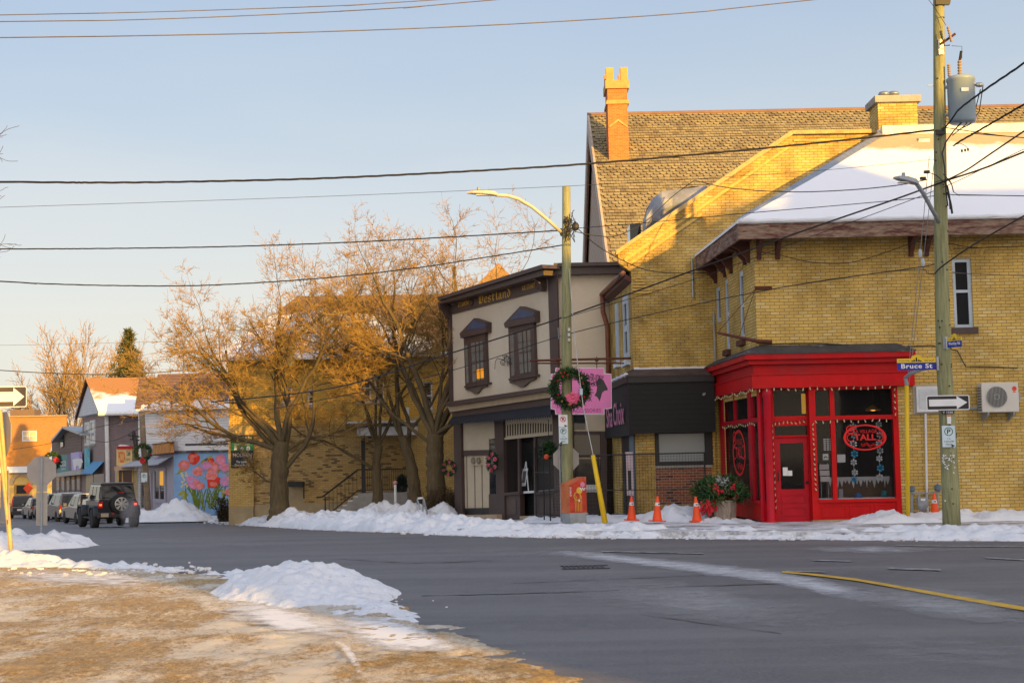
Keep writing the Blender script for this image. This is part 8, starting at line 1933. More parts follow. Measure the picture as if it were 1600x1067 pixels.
# pole-mounted things beyond: wooden pole with a wreath by the mural
lp_ = thing('utility_pole', 'weathered wooden pole with a wreath in front of the lavender shop', 'utility pole', at(231, 812, 73.5))
m_ = MB(); m_.tube(polepath([(232.5, 826), (228.5, 750), (224, 690), (221.5, 642)], 73.5), [.17, .16, .15, .14], 12); m_.build('shaft', pmat('old_pole', (0.20, 0.15, 0.10), .85, .25, 3, .4, 14), lp_, True)
m_ = MB()
for (u_, v_) in ((211, 688), (213, 700), (209, 680), (212, 693)): m_.ball(at(u_, v_, 73.3), .2, 7, sq=(.5, .5, 1.4))
for (u_, v_) in ((203, 680), (206, 686)): m_.tube([at(u_ - 3, v_, 73.3), at(218, v_ + 2, 73.4)], .04, 5)
m_.build('fittings', M_blackp, lp_)
wreath(at(223.5, 707, 73.1), .46, 'green wreath with a red bow on the weathered wooden pole', 1.0, (.0, -.85), M_bow2, 900, 31, 6)
parking_sign('small pale parking sign on the weathered wooden pole', frontplane(226, 746, 73.2), 220.5, 738.5, 230, 753, None, M_inkg)
wreath(at(82, 720, 98.0), .62, 'far green wreath peeping above the grey octagonal sign back', 1.0, (.5, .1), M_bow2, 700, 41, 4)

# ---- signs on the near left
def octo(mb, pl, a_, z_, r_, off, d): mb.prism([pl.P(a_ + r_ * math.cos(math.pi / 8 + i * math.pi / 4), z_ + r_ * math.sin(math.pi / 8 + i * math.pi / 4), off) for i in range(8)], pl.n * -d)
YS = 38.7
ss = thing('stop_sign', 'grey back of an octagonal stop sign on a steel post in the snow bank', 'road sign', at(65.5, 835, YS))
pl_ = frontplane(65, 735, YS, .12); a_, z_ = pl_.sz(65, 735.5); m_ = MB(); octo(m_, pl_, a_, z_, .40, .0, .006); m_.build('plate', M_alum, ss)
m_ = MB(); q0, q1 = pl_.sz(57, 757.5), pl_.sz(74, 767.5); m_.pbox(pl_, q0[0], q1[0], q1[1], q0[1], 0, .006); q0, q1 = pl_.sz(56.5, 769), pl_.sz(74, 820.5); m_.pbox(pl_, q0[0], q1[0], q1[1], q0[1], 0, .006); m_.build('lower_plate', pmat('plate_back', (0.38, 0.35, 0.31), .55, .1), ss)
m_ = MB(); q0, q1 = pl_.sz(64, 712), pl_.sz(66.5, 840); m_.pbox(pl_, q0[0], q1[0], q1[1], q0[1], .05, .045); m_.build('post', M_steelp, ss)
YL = 29.4
lsn = thing('sign_post', 'leaning sunlit wooden sign post with an octagonal sign back at the left edge', 'sign post', at(17, 868, YL))
m_ = MB(); m_.tube([at(18, 872, YL), at(12, 800, YL), at(5, 700, YL), at(0, 640, YL)], [.048, .048, .046, .045], 6); m_.tube([at(12, 812, YL - .05), at(2, 720, YL - .06), at(-7, 640, YL - .06)], .035, 6); m_.build('post', pmat('sunny_post', (0.42, 0.33, 0.16), .7, .2, 4, .2), lsn)
pl_ = frontplane(8, 680, YL + .1, -.95); m_ = MB(); a_, z_ = pl_.sz(6.5, 678); octo(m_, pl_, a_, z_, .48, .0, .008); m_.build('octagon_plate', M_alum, lsn)
m_ = MB(); q0, q1 = pl_.sz(1, 735), pl_.sz(13, 818); m_.pbox(pl_, q0[0], q1[0], q1[1], q0[1], .0, .006); m_.build('lower_plate', M_alum, lsn)
arrow_sign('sunlit one way arrow sign at the left edge above a leaning post', frontplane(5, 620, YL - .12, .10), -28, 604, 42, 636, pmat('sign_field_brown', (0.06, 0.045, 0.035), .4), M_signw)
# roadworks diamond and far parking sign
rw = thing('roadworks_sign', 'small red orange diamond roadworks sign above the far black car', 'road sign', at(44, 775, 125)); pl_ = frontplane(44, 762, 125); a_, z_ = pl_.sz(44, 762.5); m_ = MB(); m_.prism([pl_.P(a_ - .42, z_), pl_.P(a_, z_ - .5), pl_.P(a_ + .42, z_), pl_.P(a_, z_ + .5)], (0, .02, 0)); m_.build('plate', pmat('works_orange', (0.75, 0.07, 0.01), .5), rw); m_ = MB(); m_.tube([pl_.P(a_, z_ - .5, -.03), pl_.P(a_, -2.2, -.03)], .05, 6); m_.build('post', M_steelp, rw)

# ================================================================ OVERHEAD WIRES
def extend(pts):                 # wires that leave the frame run on to the next pole
    P = [at(u_, v_, y) for u_, v_, y in pts]
    if not 0 < pts[-1][0] < 1600 or pts[-1][1] < 0: P.append(P[-1] + (P[-1] - P[-2]).normalized() * 24)
    if pts[0][0] < 0: P.insert(0, P[0] + (P[0] - P[1]).normalized() * 16)
    return P
def wire(label, pts, r_=0.012, mat=None, sag=None, group='overhead wires'):
    P = extend(pts); path = []
    for i in range(len(P) - 1):           # Catmull-Rom through the traced points
        p0, p1, p2, p3 = P[max(0, i - 1)], P[i], P[i + 1], P[min(len(P) - 1, i + 2)]
        for k in range(8):
            t = k / 8; path.append(0.5 * ((2 * p1) + (p2 - p0) * t + (2 * p0 - 5 * p1 + 4 * p2 - p3) * t * t + (3 * p1 - p0 - 3 * p2 + p3) * t ** 3))
    path.append(P[-1]); m_ = MB(); m_.tube(path, r_ * .85, 5)
    return tag(m_.build('overhead_wire', mat or M_wire), label, 'wire', group)
def twisted(label, pts, r_=0.014):
    P = extend(pts); path = []; 
    for i in range(len(P) - 1):
        p0, p1, p2, p3 = P[max(0, i - 1)], P[i], P[i + 1], P[min(len(P) - 1, i + 2)]; n_ = max(6, int((p2 - p1).length / .12))
        for k in range(n_):
            t = k / n_; path.append(0.5 * ((2 * p1) + (p2 - p0) * t + (2 * p0 - 5 * p1 + 4 * p2 - p3) * t * t + (3 * p1 - p0 - 3 * p2 + p3) * t ** 3))
    path.append(P[-1]); m_ = MB()
    for ph in (0, 2.09, 4.19): m_.tube([p + Vector((0, math.cos(i * .55 + ph), math.sin(i * .55 + ph))) * r_ for i, p in enumerate(path)], r_ * .8, 4)
    return tag(m_.build('overhead_wire', M_wire), label, 'wire', 'overhead wires')
wire('pale wire crossing the top left sky, uppermost of three', [(-60, 25, 26), (200, 20, 26), (400, 14, 27), (560, 8, 27), (720, -2, 28)], .010, M_wiret)
wire('pale wire crossing the top left sky, middle of three', [(-60, 35, 26), (200, 31.5, 26), (450, 22, 27), (650, 11, 27), (800, -2, 28)], .011, M_wiret)
wire('long pale wire rising to the top right, lowest of the top three', [(-60, 60, 25), (200, 56.5, 25), (500, 50, 26), (800, 38, 27), (1080, 20, 28), (1300, -3, 29)], .012, M_wiret)
twisted('thick twisted black cable from the left edge across the church roof', [(-60, 284, 30), (150, 285.5, 30.5), (300, 284, 31), (500, 279, 31), (700, 269.5, 31.5), (900, 257.5, 32), (1150, 236, 32), (1330, 218, 32), (1463, 203, 32)], .014)
wire('hair thin wire passing the top of the centre pole', [(-60, 326, 31), (250, 316, 31.5), (560, 305, 32), (885, 291, 32), (1100, 279, 32), (1300, 265, 32), (1462, 249, 32)], .006)
twisted('twisted cable from the left edge to the lamp bracket of the centre pole', [(-60, 389.5, 36), (150, 388.5, 36.5), (350, 385.5, 37), (550, 378.5, 37.2), (720, 369.5, 37.5), (878, 360, 37.7)], .010)
wire('cable from the centre pole bracket past the gable to the street lamp on the right', [(898, 357, 37.7), (1000, 349, 35.6), (1170, 333, 33.7), (1300, 322, 32.9), (1400, 313, 32.5), (1462, 306, 32)], .011)
twisted('twisted cable sagging from left edge into the bare tree tops', [(-60, 436, 36), (60, 443, 36.5), (200, 446.5, 37), (330, 445.5, 37), (500, 435, 37.3), (640, 420, 37.5), (760, 402, 37.7), (880, 383, 37.8)], .010)
wire('service cable dropping from the gable peak to the centre pole', [(899, 362, 37.7), (930, 368, 38), (965, 368, 38.5), (1010, 345, 39.2), (1050, 308, 39.7), (1085, 282, 39.9)], .014)
wire('service cable from the gable peak toward the street lamp on the right', [(1085, 282, 39.9), (1140, 294, 37.6), (1230, 300, 35.0), (1320, 297.5, 33.6), (1400, 290, 32.7), (1448, 281, 32.2)], .014)
wire('thin cable from the gable corner down across the sunlit brick', [(900, 355, 37.7), (935, 385, 38.5), (975, 408, 39.2), (1015, 423, 39.7), (1070, 427, 39.9), (1110, 426, 39.95)], .014)
wire('thick slanting cable climbing from the brown shopfront past the transformer pole', [(330, 628, 48), (520, 606, 44), (700, 553, 40), (885, 494, 38), (1090, 420, 35), (1260, 359, 33), (1400, 311, 32), (1477, 283, 31.7), (1540, 262, 29), (1640, 221, 26)], .024)
wire('second slanting cable just above the thick one near the right edge', [(1478, 282, 31.7), (1510, 266, 30), (1550, 239, 28), (1640, 178, 25)], .020)
wire('slender cable slanting from the hooded window to the arched brick windows', [(420, 640, 47), (600, 605, 43), (740, 569, 40), (880, 524, 37.9), (1040, 486, 36), (1200, 453, 34), (1320, 434, 32.8), (1440, 417, 32.2), (1462, 412, 32.1)], .013)
wire('thin slanting cable under the thick one on the left of the transformer pole', [(880, 497, 37.7), (1080, 438, 35.5), (1250, 376, 33.5), (1380, 329, 32.4), (1478, 291, 31.8), (1540, 262, 29.5), (1640, 214, 26.5)], .010)
twisted('twisted cable from the top right corner down to the transformer', [(1640, 70, 27), (1590, 106, 28), (1540, 140, 29.5), (1500, 170, 31), (1487, 187, 31.6), (1470, 208, 31.8)], .016)
twisted('twisted cable from the right edge curling down to the pole clamps', [(1640, 140, 27), (1580, 175, 28.5), (1530, 204, 30), (1500, 221, 31.2), (1490, 228, 31.5)], .014)
wire('cable leaving the pole to the right above the snowy roof', [(1472, 199, 31.9), (1520, 206, 31), (1570, 213, 30), (1640, 219, 29)], .012)
wire('level cable from the pole to the right over the snow', [(1470, 303, 31.9), (1500, 305, 31.7), (1550, 305.5, 31), (1640, 307, 30)], .012)
wire('black cable rising from the window head to the right edge', [(1460, 428, 31.8), (1475, 414, 31.6), (1530, 377, 30), (1640, 315, 27)], .020)
wire('thin pale cable level across the upper window to the right', [(1488, 425, 32.0), (1520, 428, 31.5), (1640, 433, 30)], .008, M_wiret)
wire('cable looping along the brick under the eaves', [(1180, 393, 34.6), (1215, 398, 34.7), (1270, 410, 34.8), (1330, 410, 34.8), (1400, 389, 34.6), (1440, 374, 34.4), (1480, 380, 34.7), (1530, 387, 34.8), (1640, 384, 34.8)], .012)
wire('cable from the left edge of the brick window to the guy insulators', [(1200, 453, 34.2), (1300, 436, 33.5), (1430, 421, 32.8), (1450, 428, 32.4), (1462, 428, 32.1)], .010)
wire('low wire crossing in front of the far spruce', [(-40, 576, 60), (60, 582, 62), (160, 585, 64), (260, 581, 66), (330, 574, 68)], .022)
wire('far wire from the weathered pole toward the mauve house', [(222, 655, 73.4), (150, 668, 80), (90, 690, 92), (20, 702, 105)], .020)
wire('far wire looping between the weathered pole and the brown gable shop', [(221, 668, 73.4), (170, 690, 78), (128, 684, 88), (100, 680, 94)], .020)
wire('upper far wire against the pale sky beside the spruce', [(-40, 540, 75), (90, 538, 78), (200, 535, 80), (300, 533, 80)], .010, M_wiret)
# ================================================================ TREES
M_bark = pmat('grey_brown_bark', (0.10, 0.072, 0.036), 0.9, 0.35, 3, 0.7, 12, dirt=(0.075, 0.07, 0.024), dscale=1.0, stretch=(4, 4, .7))
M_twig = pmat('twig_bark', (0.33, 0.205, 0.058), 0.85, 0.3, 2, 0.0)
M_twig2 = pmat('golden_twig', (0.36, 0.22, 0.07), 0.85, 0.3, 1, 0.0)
def rot_about(v, axis, a): return Matrix.Rotation(a, 3, axis) @ v
def tube3(mb, pts, rads, n_):
    k = len(pts); b0 = len(mb.v)
    d = (pts[-1] - pts[0]);
    if d.length < 1e-6: return
    d.normalize(); x = d.cross(Vector((.3, .2, .93)))
    if x.length < 1e-3: x = d.cross(Vector((1, 0, 0)))
    x.normalize(); y = d.cross(x); cs = [(math.cos(6.2832 * j / n_), math.sin(6.2832 * j / n_)) for j in range(n_)]
    for p, r_ in zip(pts, rads):
        for c_, s_ in cs: mb.v.append((p.x + (x.x * c_ + y.x * s_) * r_, p.y + (x.y * c_ + y.y * s_) * r_, p.z + (x.z * c_ + y.z * s_) * r_))
    for i in range(k - 1):
        for j in range(n_):
            mb.f.append([b0 + i * n_ + j, b0 + i * n_ + (j + 1) % n_, b0 + (i + 1) * n_ + (j + 1) % n_, b0 + (i + 1) * n_ + j]); mb.m.append(0)
def grow(rg_, meshes, p, d, L, r0, lev, maxlev, P):
    n_ = max(3, int(L / P['seg'][lev])); pts, rads, dirs = [p.copy()], [r0], [d.copy()]
    r1 = max(r0 * P['taper'][lev], P['rmin']); step = L / n_
    for i in range(n_):
        d = (d + Vector((rg_.gauss(0, 1), rg_.gauss(0, 1), rg_.gauss(0, 1))) * P['wig'][lev] + Vector((0, 0, 1)) * P['up'][lev]).normalized()
        p = p + d * step; pts.append(p.copy()); rads.append(r0 + (r1 - r0) * (i + 1) / n_); dirs.append(d.copy())
    tube3(meshes[0 if lev <= 2 else 1], pts, rads, 10 if lev == 0 else 6 if lev == 1 else 4 if lev == 2 else 3)
    if lev >= maxlev: return
    nc = P['kids'][lev]; nc = max(1, int(nc * (0.75 + .5 * rg_.random())))
    az = rg_.uniform(0, 6.28)
    for k in range(nc):
        t = P['t0'][lev] + (1 - P['t0'][lev]) * (k + rg_.random() * .8) / nc; t = min(t, .98) if k < nc - 1 else 1.0
        i = min(n_, max(1, int(t * n_))); q = pts[i]; dd = dirs[i]
        az += 2.4 + rg_.uniform(-.5, .5); perp = dd.cross(Vector((0, 0, 1)))
        if perp.length < .1: perp = dd.cross(Vector((1, 0, 0)))
        perp.normalize(); ax = rot_about(perp, dd, az); a = P['ang'][lev] * rg_.uniform(.7, 1.3)
        if k == nc - 1: a *= .35
        nd = rot_about(dd, ax, a)
        if nd.z < P['zmin']: nd.z = P['zmin'] + rg_.random() * .15; nd.normalize()
        grow(rg_, meshes, q, nd, L * P['len'][lev] * rg_.uniform(.75, 1.2) * (1.0 - .25 * t), max(rads[i] * P['rad'][lev], P['rmin']), lev + 1, maxlev, P)
def tree(base, trunk_px, limbs, label, seed, P, maxlev=4, y=55.0, name='bare_tree', twmat=None, group=None):
    """trunk follows traced points; limbs are (height fraction, direction, length, radius)"""
    rg_ = random.Random(seed); o = thing(name, label, 'tree', base, group); meshes = [MB(), MB()]
    T = [at(u_, v_, y) for u_, v_ in trunk_px[0]]; R_ = trunk_px[1]
    pts, rad = [], []
    for i in range(len(T) - 1):
        for k in range(5):
            t = k / 5; pts.append(T[i].lerp(T[i + 1], t) + Vector((rg_.gauss(0, .012), rg_.gauss(0, .012), 0))); rad.append((R_[i] + (R_[i + 1] - R_[i]) * t) * (1 + .04 * rg_.gauss(0, 1)))
    pts.append(T[-1]); rad.append(R_[-1]); meshes[0].tube(pts, rad, 14)
    for (t, dx, L, r_) in limbs:
        i = int(t * (len(pts) - 1)); grow(rg_, meshes, pts[i].copy(), Vector(dx).normalized(), L, r_ * .72, 1, maxlev, P)
    meshes[0].build('trunk', M_bark, o, True, recalc=False); meshes[1].build('crown', twmat or M_twig, o, True, recalc=False); return o
PA = dict(seg=[.5, .45, .35, .25, .18, .15], taper=[.6, .35, .35, .4, .6, .7], rmin=.0062, wig=[.06, .13, .17, .20, .22, .2], up=[.05, .035, .03, .03, .03, .02], kids=[5, 8, 7, 6, 6, 2], t0=[.4, .42, .36, .2, .12, .2], ang=[.6, .75, .8, .8, .8, .7], len=[.7, .50, .54, .56, .55, .5], rad=[.6, .42, .50, .55, .6, .6], zmin=-.15)
G4 = 'bare trees in front of the brick office building'
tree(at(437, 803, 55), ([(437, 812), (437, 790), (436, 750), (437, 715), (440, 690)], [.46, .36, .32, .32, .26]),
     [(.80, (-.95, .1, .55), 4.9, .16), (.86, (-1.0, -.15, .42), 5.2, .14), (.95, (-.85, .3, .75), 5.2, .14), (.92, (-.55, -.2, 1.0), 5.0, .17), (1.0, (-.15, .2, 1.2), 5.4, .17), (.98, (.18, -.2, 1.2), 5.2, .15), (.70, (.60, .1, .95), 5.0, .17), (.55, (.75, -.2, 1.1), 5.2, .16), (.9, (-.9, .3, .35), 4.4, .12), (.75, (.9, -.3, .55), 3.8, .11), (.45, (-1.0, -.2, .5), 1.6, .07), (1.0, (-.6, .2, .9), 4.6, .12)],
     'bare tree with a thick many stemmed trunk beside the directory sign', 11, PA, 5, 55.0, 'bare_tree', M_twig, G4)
tree(at(590, 795, 57), ([(590, 800), (590, 760), (588, 720), (592, 695)], [.22, .19, .17, .16]),
     [(.55, (-1.0, .0, .75), 4.2, .10), (1.0, (.6, .1, 1.0), 5.0, .12), (1.0, (-.3, .2, 1.2), 6.2, .11), (.9, (.1, -.3, 1.2), 6.0, .10), (.95, (-.75, -.3, .95), 5.0, .09), (1.0, (-.5, .4, 1.2), 6.0, .09)],
     'slim bare tree with a long low left limb in front of the porch', 23, PA, 5, 57.0, 'bare_tree', M_twig, G4)
tree(at(648, 790, 56), ([(651, 794), (648, 765), (644, 735), (637, 705), (628, 682)], [.28, .24, .22, .20, .17]),
     [(.98, (-.7, .1, .9), 5.6, .12), (.75, (.25, .2, 1.2), 6.4, .13), (1.0, (-.15, -.3, 1.2), 6.4, .11), (.9, (.6, -.1, .9), 5.0, .10), (1.0, (-.4, .3, 1.2), 6.2, .10)],
     'bare tree with a trunk leaning left behind the pointed snow pile', 37, PA, 5, 56.0, 'bare_tree', M_twig, G4)
PB = dict(PA); PB.update(len=[.7, .44, .52, .55, .55, .5], up=[.05, .03, .035, .035, .03, .02])
tree(at(681, 798, 54), ([(682, 803), (682, 770), (680, 730), (679, 700), (681, 678)], [.42, .35, .32, .33, .30]),
     [(.92, (-.85, .1, .9), 6.0, .17), (1.0, (-.30, -.2, 1.2), 6.2, .18), (1.0, (.08, .2, 1.25), 6.5, .19), (.97, (.55, -.1, 1.1), 6.8, .17), (.9, (.95, .2, .85), 6.8, .15), (1.0, (-.5, .4, 1.0), 5.4, .14), (.8, (-1.0, -.2, .65), 4.6, .11), (1.0, (1.0, -.3, .75), 5.6, .13), (.95, (.35, -.5, 1.1), 5.6, .12), (1.0, (.72, .4, 1.1), 6.9, .13), (1.0, (.2, .6, 1.2), 5.5, .12)],
     'tallest bare tree, its thick straight trunk left of the brown shopfront', 41, PB, 5, 54.0, 'bare_tree', M_twig, G4)
PF = dict(PA); PF.update(seg=[1, .9, .7, .5, .4, .3], rmin=.022, up=[.08, .08, .07, .05, .04, .03], ang=[.5, .5, .55, .6, .7, .7], kids=[6, 9, 8, 6, 3, 2], zmin=.1, wig=[.05, .08, .1, .13, .15, .15])
GB = 'tall bare trees at the far end of the street'
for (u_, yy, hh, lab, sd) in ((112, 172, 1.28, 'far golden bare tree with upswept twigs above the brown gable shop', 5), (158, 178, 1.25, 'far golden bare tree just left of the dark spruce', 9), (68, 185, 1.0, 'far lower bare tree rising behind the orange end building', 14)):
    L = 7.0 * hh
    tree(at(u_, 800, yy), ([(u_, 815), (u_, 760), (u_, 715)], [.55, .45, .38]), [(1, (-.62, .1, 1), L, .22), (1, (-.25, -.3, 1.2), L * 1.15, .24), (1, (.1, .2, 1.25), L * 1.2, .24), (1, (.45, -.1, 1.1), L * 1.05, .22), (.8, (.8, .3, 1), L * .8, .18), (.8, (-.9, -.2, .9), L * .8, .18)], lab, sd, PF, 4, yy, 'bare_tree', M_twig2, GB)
# twigs of a tree standing just outside the left edge
PN = dict(PA); PN.update(rmin=.006)
tree(at(-150, 850, 33), ([(-150, 860), (-148, 700), (-145, 560), (-140, 430)], [.32, .28, .24, .18]), [(.55, (.75, .0, .95), 3.0, .07), (.8, (.65, .1, 1.1), 2.9, .07), (1, (.5, -.1, 1.2), 3.0, .07), (1, (-.3, .1, 1.2), 3.6, .08), (.7, (-.7, .2, 1.0), 3.4, .08)], 'bare tree outside the left edge reaching thin twigs into the sky', 3, PN, 4, 33.0, 'bare_tree', M_bark, None)
# spruce
YSp = 118.0
sp0 = at(200, 800, YSp); spt = at(201, 519, YSp); hs_ = spt.z - sp0.z
spr = thing('spruce_tree', 'dark spruce with drooping boughs rising behind the mauve gable house', 'tree', sp0)
m_ = MB(); m_.tube([sp0, spt], [.3, .04], 8); m_.build('trunk', M_bark, spr)
rg_ = random.Random(17); mb = MB()
for i in range(52):
    t = 0.12 + .88 * i / 51; z_ = sp0.z + hs_ * t; reach = (1 - t) ** .85 * 5.0 + .15
    for k in range(8 if t < .9 else 5):
        a = i * 1.1 + k * 6.28 / 8 + rg_.uniform(-.35, .35); rr_ = reach * rg_.uniform(.55, 1.15); c0 = Vector((sp0.x + (spt.x - sp0.x) * t, sp0.y, z_))
        n_ = 6
        for s_ in range(1, n_ + 1):
            f = s_ / n_; p = c0 + Vector((math.cos(a) * rr_ * f, math.sin(a) * rr_ * f, -.55 * rr_ * f * f * .6 + .12 * rr_ * f))
            needles(mb, p, .10 + .12 * (1 - f), 5, .34, rg_, rg_.choice([0, 1, 2, 2]))
mb.build('crown', [pmat('spruce_dark', (0.022, 0.034, 0.012), .8), pmat('spruce_mid', (0.05, 0.062, 0.018), .8), pmat('spruce_olive', (0.10, 0.095, 0.026), .8)], spr, recalc=False)
# brown hedge between the trees and the brown shopfront, scrub by the mural
def scrub(c, rx, rz_, n_, ln, label, mats, seed, name='hedge'):
    rg_ = random.Random(seed); o = thing(name, label, 'shrub', c); mb = MB(); st_ = MB()
    for i in range(n_):
        a = rg_.uniform(0, 6.28); b_ = Vector(c) + Vector((rg_.uniform(-rx, rx), rg_.uniform(-rx, rx) * .6, 0)); e = Vector((rg_.gauss(0, .25), rg_.gauss(0, .25), 1)).normalized(); L = rz_ * rg_.uniform(.5, 1.1)
        tube3(st_, [b_, b_ + e * L * .5 + Vector((rg_.gauss(0, .04), 0, 0)), b_ + e * L], [.012, .009, .005], 3)
        for k in range(5): needles(mb, b_ + e * L * rg_.uniform(.2, 1), .07, 3, ln, rg_, rg_.randrange(len(mats)))
    st_.build('stems', M_bark, o, recalc=False); mb.build('foliage', mats, o, recalc=False); return o
q = at(697, 800, 53.5); scrub((q.x, 53.5, gz(53.5) + .1), .55, 1.15, 260, .10, 'brown winter hedge between the tallest tree and the brown shopfront', [pmat('hedge_brown', (0.085, 0.05, 0.024), .9), pmat('hedge_dark', (0.045, 0.032, 0.018), .9)], 5)
q = at(352, 808, 66); scrub((q.x, 66, gz(66) + .1), .28, 1.1, 120, .12, 'dark scrubby bush at the corner of the mural wall', [pmat('scrub_dark', (0.02, 0.022, 0.016), .9), pmat('scrub_brown', (0.05, 0.035, 0.02), .9)], 8, 'bush')
# roof turret seen through the twigs behind the brown shopfront
tq = at(778, 409, 66.0); e0, e1 = at(738, 452, 66.0), at(818, 452, 66.0)
b = MB(); cx_ = (e0.x + e1.x) / 2; hw = (e1.x - e0.x) / 2
c4 = [Vector((cx_ - hw, 66, e0.z)), Vector((cx_ + hw, 66, e0.z)), Vector((cx_ + hw, 66 + 2 * hw, e0.z)), Vector((cx_ - hw, 66 + 2 * hw, e0.z))]; ap = Vector((tq.x, 66 + hw, tq.z + .1))
for i in range(4): b.poly([c4[i], c4[(i + 1) % 4], ap])
b.poly(c4); tu = thing('roof_turret', 'small tan pyramid roof seen through twigs above the brown cornice', 'turret', (cx_, 66, e0.z)); b.build('roof', pmat('turret_shingle', (0.33, 0.19, 0.075), .85, .2, 3, .3, 12), tu)
b = MB(); b.box(cx_ - hw * .85, cx_ + hw * .85, 66.2, 66 + 1.8 * hw, -1, e0.z - .002); b.build('wall', M_bbrick2, tu)
# ================================================================ VEHICLES
M_tyre = pmat('tyre_rubber', (0.018, 0.018, 0.019), .8, .2, 10, .3, 40)
M_rim = pmat('alloy_rim', (0.52, 0.50, 0.47), .3, .1, 6, 0, metal=.6)
M_tail = pmat('tail_lamp_red', (0.45, 0.012, 0.012), .25, .1, 6)
M_cglass = glassmat('car_glass', 0, (0.018, 0.02, 0.022), .03)
M_plast = pmat('black_plastic', (0.025, 0.025, 0.027), .6, .2, 6, .1, 40)
def lp(o, nm, fn, mat, sm=False, bev=0.0):
    m_ = MB(); fn(m_); p = m_.build(nm, mat, None, sm); p.parent = o
    if bev: bevel(p, bev, 2)
    return p
def wheel(o, x, y, r_, w_, rimmat=None, spokes=7):
    s_ = 1 if x > 0 else -1
    t_ = lp(o, 'wheel', lambda b_: b_.lathe((x, y, r_), [(r_ * .62, -w_ / 2), (r_ * .93, -w_ / 2), (r_, -w_ * .36), (r_, w_ * .36), (r_ * .93, w_ / 2), (r_ * .62, w_ / 2)], 24, axis='X'), M_tyre, True)
    def rim(b_):
        b_.lathe((x + s_ * w_ * .30, y, r_), [(r_ * .64, -.03), (r_ * .64, .03), (r_ * .56, .045), (r_ * .56, -.01)], 24, axis='X', cap=False)
        b_.lathe((x + s_ * w_ * .34, y, r_), [(r_ * .02, .02), (r_ * .16, .015), (r_ * .16, -.03)], 12, axis='X')
        for k in range(spokes):
            a = 6.283 * k / spokes; ca, sa = math.cos(a), math.sin(a); xx = x + s_ * w_ * .36
            p = [(r_ * .12, -.035), (r_ * .58, -.05), (r_ * .58, .05), (r_ * .12, .035)]
            b_.prism([Vector((xx, y + ca * q - sa * t, r_ + sa * q + ca * t)) for q, t in p], (-s_ * .03, 0, 0))
    q = lp(t_, 'rim', rim, rimmat or M_rim); return t_
def frustum(b_, x0, x1, y0, y1, z0, xa, xb, ya, yb_, z1):
    v = [Vector(p) for p in ((x0, y0, z0), (x1, y0, z0), (x1, y1, z0), (x0, y1, z0), (xa, ya, z1), (xb, ya, z1), (xb, yb_, z1), (xa, yb_, z1))]
    b_.add(v, [(0, 3, 2, 1), (4, 5, 6, 7), (0, 1, 5, 4), (1, 2, 6, 5), (2, 3, 7, 6), (3, 0, 4, 7)])
# --- off-roader with the spare wheel
q = g(168, 824)
JY = 62.0; jx = at(169, 800, JY).x
jp = thing('off_road_car', 'black boxy off road car with a spare wheel on its tailgate, driving away', 'car', (jx, JY, gz(JY)), None, R(27))
M_jp = pmat('black_car_paint', (0.012, 0.012, 0.014), .18, .1, 3, 0, coat=.6)
M_jpb = pmat('dark_blue_grey_flare', (0.022, 0.028, 0.04), .5, .15, 4)
lp(jp, 'body', lambda b_: (frustum(b_, -.77, .77, -1.86, .78, .56, -.77, .77, -1.88, .78, 1.16), frustum(b_, -.74, .74, .78, 2.02, .60, -.66, .66, .80, 2.0, 1.17), b_.box(-.70, .70, -1.8, 2.05, .42, .56)), M_jp, bev=.03)
lp(jp, 'cabin', lambda b_: frustum(b_, -.74, .74, -1.86, .62, 1.162, -.65, .65, -1.74, .28, 1.80), M_jp, bev=.02)
lp(jp, 'roof', lambda b_: frustum(b_, -.68, .68, -1.80, .34, 1.802, -.64, .64, -1.76, .28, 1.865), pmat('roof_black', (0.03, 0.03, 0.032), .35, .1, 4), bev=.02)
def side_glass(b_):
    for s_ in (-1, 1):
        for (ya, yb_, ta, tb) in ((-1.78, -1.14, -1.68, -1.14), (-1.04, -.42, -1.04, -.42), (-.32, .44, -.32, .26)):
            def X(z): return s_ * (.744 - .09 * (z - 1.162) / .638 + .004)
            b_.prism([Vector((X(1.22), ya, 1.22)), Vector((X(1.22), yb_, 1.22)), Vector((X(1.72), tb, 1.72)), Vector((X(1.72), ta, 1.72))], (s_ * .006, 0, 0))
lp(jp, 'side_window', side_glass, M_cglass)
lp(jp, 'rear_window', lambda b_: b_.prism([Vector((-.62, -1.862, 1.22)), Vector((.62, -1.862, 1.22)), Vector((.56, -1.772, 1.72)), Vector((-.56, -1.772, 1.72))], (0, -.012, 0)), M_cglass)
lp(jp, 'windscreen', lambda b_: b_.prism([Vector((-.66, .625, 1.2)), Vector((.66, .625, 1.2)), Vector((.58, .315, 1.74)), Vector((-.58, .315, 1.74))], (0, .012, 0)), M_cglass)
def flares(b_):
    for s_ in (-1, 1):
        for y_ in (-1.22, 1.30):
            pr = [(-.62, .52), (-.55, .80), (-.38, .94), (.38, .94), (.55, .80), (.62, .52), (.52, .52), (.46, .74), (.32, .85), (-.32, .85), (-.46, .74), (-.52, .52)]
            b_.prism([Vector((s_ * .70, y_ + a_, z_)) for a_, z_ in pr], (s_ * .24, 0, 0))
lp(jp, 'fender_flare', flares, M_jpb, bev=.02)
for x_, y_ in ((-.80, -1.22), (.80, -1.22), (-.80, 1.30), (.80, 1.30)): wheel(jp, x_, y_, .42, .27)
lp(jp, 'bumper', lambda b_: (b_.box(-.84, .84, -2.10, -1.90, .46, .68), b_.box(-.62, .62, -2.12, -2.08, .50, .60)), M_plast, bev=.03)
lp(jp, 'front_bumper', lambda b_: b_.box(-.80, .80, 2.03, 2.22, .48, .68), M_plast, bev=.03)
